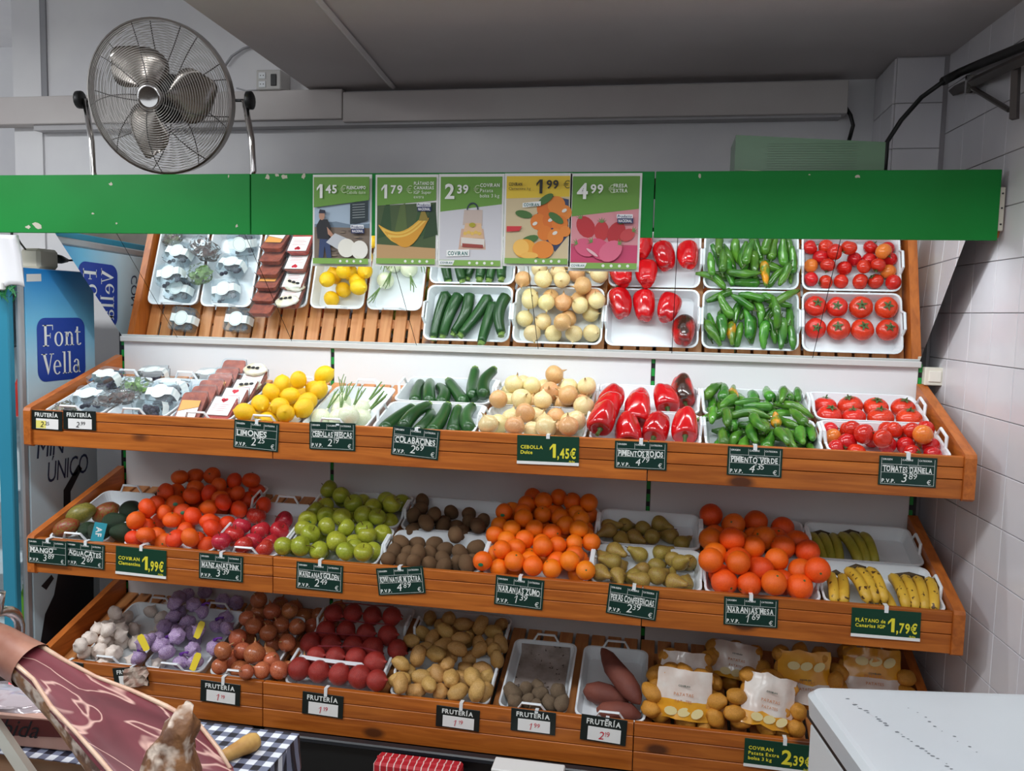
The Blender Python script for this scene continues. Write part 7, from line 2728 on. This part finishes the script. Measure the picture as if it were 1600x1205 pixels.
# stand and clamp
hs = thing('ham_stand', 'steel clamp stand holding the ham leg', 'ham stand', (axis[6][0].x, axis[6][0].y, TZ))
hl0 = hs.location
bb_ = MB()
bb_.box(-0.42, 0.12, -0.06, 0.06, 0.004, 0.018)
part('stand_board', bb_, mat('stand_wood', (120, 84, 54), 0.5), hs)
cp_ = axis[1][0]
up_ = MB()
xq = axis[0][0] - hl0
up_.tube([(xq.x + 0.01, xq.y, 0.02), (xq.x + 0.01, xq.y, xq.z - 0.04)], 0.012, 8)
part('stand_post', up_, STEEL, hs)
rg_ = axis[1][0] - hl0
dx_ = (axis[1][0] - axis[0][0]).normalized()
rm = MB()
sd = dx_.cross(Vector((0, 0, 1))).normalized()
uu = sd.cross(dx_)
rm.tube([rg_ - dx_ * 0.012 + (sd * math.cos(2 * PI * k / 24) + uu * math.sin(2 * PI * k / 24)) * 0.060 for k in range(24)], 0.010, 6, closed=True)
rm.tube([rg_ - dx_ * 0.012 + uu * 0.06, rg_ - dx_ * 0.012 + uu * 0.10], 0.012, 10)
part('clamp_ring', rm, STEEL, hs, True)
pk = axis[7][0] - hl0
part('rest_spike', MB().tube([(pk.x, pk.y, 0.02), (pk.x, pk.y, pk.z - 0.05)], 0.007, 6), STEEL, hs)

# wooden pestle-like piece on the cloth
a, b = atZ(358, 1178, TZ + 0.0155), atZ(402, 1156, TZ + 0.0195)
o = link('bread_stick', MB().tube([a + (b - a) * t for t in (-0.5, 0.0, 0.3, 0.6, 0.85, 1.0, 1.05)], [0.011, 0.013, 0.015, 0.018, 0.018, 0.014, 0.006], 12).mesh('bread_stick', mat('crust', (206, 164, 92), 0.6, (178, 130, 66), 30, c3=(90, 60, 34), s3=60, t3=(0.68, 0.72)), True))
tag(o, 'short crusty bread stick on the gingham cloth beside the ham', 'bread')
# box of packed ham slices behind the shank
p0 = atZ(118, 1185, TZ + 0.004)
o = thing('ham_pack_box', 'pink carton of sliced ham in shiny film behind the ham leg', 'carton', (p0.x - 0.385, p0.y, TZ + 0.003), (0, 0, math.radians(3)))
part('carton_body', MB().bbox(0, 0.40, 0, 0.12, 0, 0.065, 0.003), mat('carton_pink', (196, 156, 140), 0.5, (184, 140, 126), 8), o)
tx = MB()
tx.flat([(0.15, 0.018), (0.385, 0.030), (0.385, 0.056), (0.30, 0.060), (0.15, 0.050)], -0.0006)
part('brush_mark', tx, pm((92, 38, 34)), o)
tx = MB()
text(tx, 'rábida', 0.17, 0.022, 0.034, y=-0.0014, shear=0.45, fit=0.2)
part('lettering', tx, BLACKP, o)
fm = blob(0.20, 0.085, 0.035, 0.3, 4.0, 5.0, 30, 16)
fm.v = [(x * 0.95 + 0.2, y * 0.66 + 0.06, max(z * 0.42 + 0.066, 0.0645)) for x, y, z in fm.v]
part('film_pack', fm, mat('film_shiny', (214, 200, 206), 0.12, (150, 90, 100), 16, metal=0.4, spec=0.8, coat=0.6, lo=0.5, hi=0.7), o, True)
# scale with a red display, standing at the far edge of the table behind the carton
p1 = atY(22, 1066, -1.285)
o = thing('counter_scale', 'grey counter scale with a red lit digit behind the shank', 'scale', (p1.x - 0.22, -1.285, TZ + 0.0018))
zs = p1.z - TZ - 0.0018
part('scale_body', MB().bbox(-0.05, 0.24, 0.004, 0.05, 0.0, zs - 0.014, 0.006), mat('scale_grey', (196, 200, 204), 0.35), o)
part('scale_display', MB().bbox(-0.05, 0.245, 0.0, 0.03, zs - 0.016, zs + 0.016, 0.004), BLACK, o)
tx = MB()
text(tx, '0', 0.208, zs - 0.008, 0.016, y=-0.0006, style='b')
part('lit_digit', tx, mat('led_red', (255, 30, 50), 0.5, emit=3.0), o)
# flat steel arm of the ham stand, from its post down to its board in front of the carton
a, b = atZ(-20, 1115, TZ + 0.10) - hl0, atZ(58, 1230, TZ + 0.10) - hl0
pst = Vector((xq.x + 0.01, xq.y, a.z + 0.03))
part('support_arm', MB().tube([pst, a, (a + b) / 2, b, Vector((b.x + 0.05, b.y - 0.02, 0.012)), Vector((b.x + 0.07, -0.05, 0.012))], 0.016, 4, flat=0.25), mat('strap_steel', (172, 170, 160), 0.35, metal=0.5), hs, label='flat grey steel arm of the stand')
# torn wrapper hanging on the bottom front board
p = atY(212, 1062, 0.0075)
w_ = MB()
n, m = 6, 6
random.seed(3)
for a in range(n):
    for b in range(m):
        w_.v.append(((a / (n - 1) - 0.5) * 0.10 + random.uniform(-0.004, 0.004), random.uniform(-0.006, 0.006), (b / (m - 1) - 0.5) * 0.075 + 0.02 * (a / (n - 1))))
for a in range(n - 1):
    for b in range(m - 1):
        w_.f.append((a * m + b, (a + 1) * m + b, (a + 1) * m + b + 1, a * m + b + 1))
        w_.m.append(0)
o = link('torn_wrapper', w_.mesh('torn_wrapper', mat('wrapper', (206, 190, 176), 0.4, (150, 110, 96), 30)), None, p)
tag(o, 'crumpled printed wrapper stuck on the bottom front board', 'wrapper')
# small tag on the red pepper tray
q = on_tier(1, 1045, 640, 0.01)
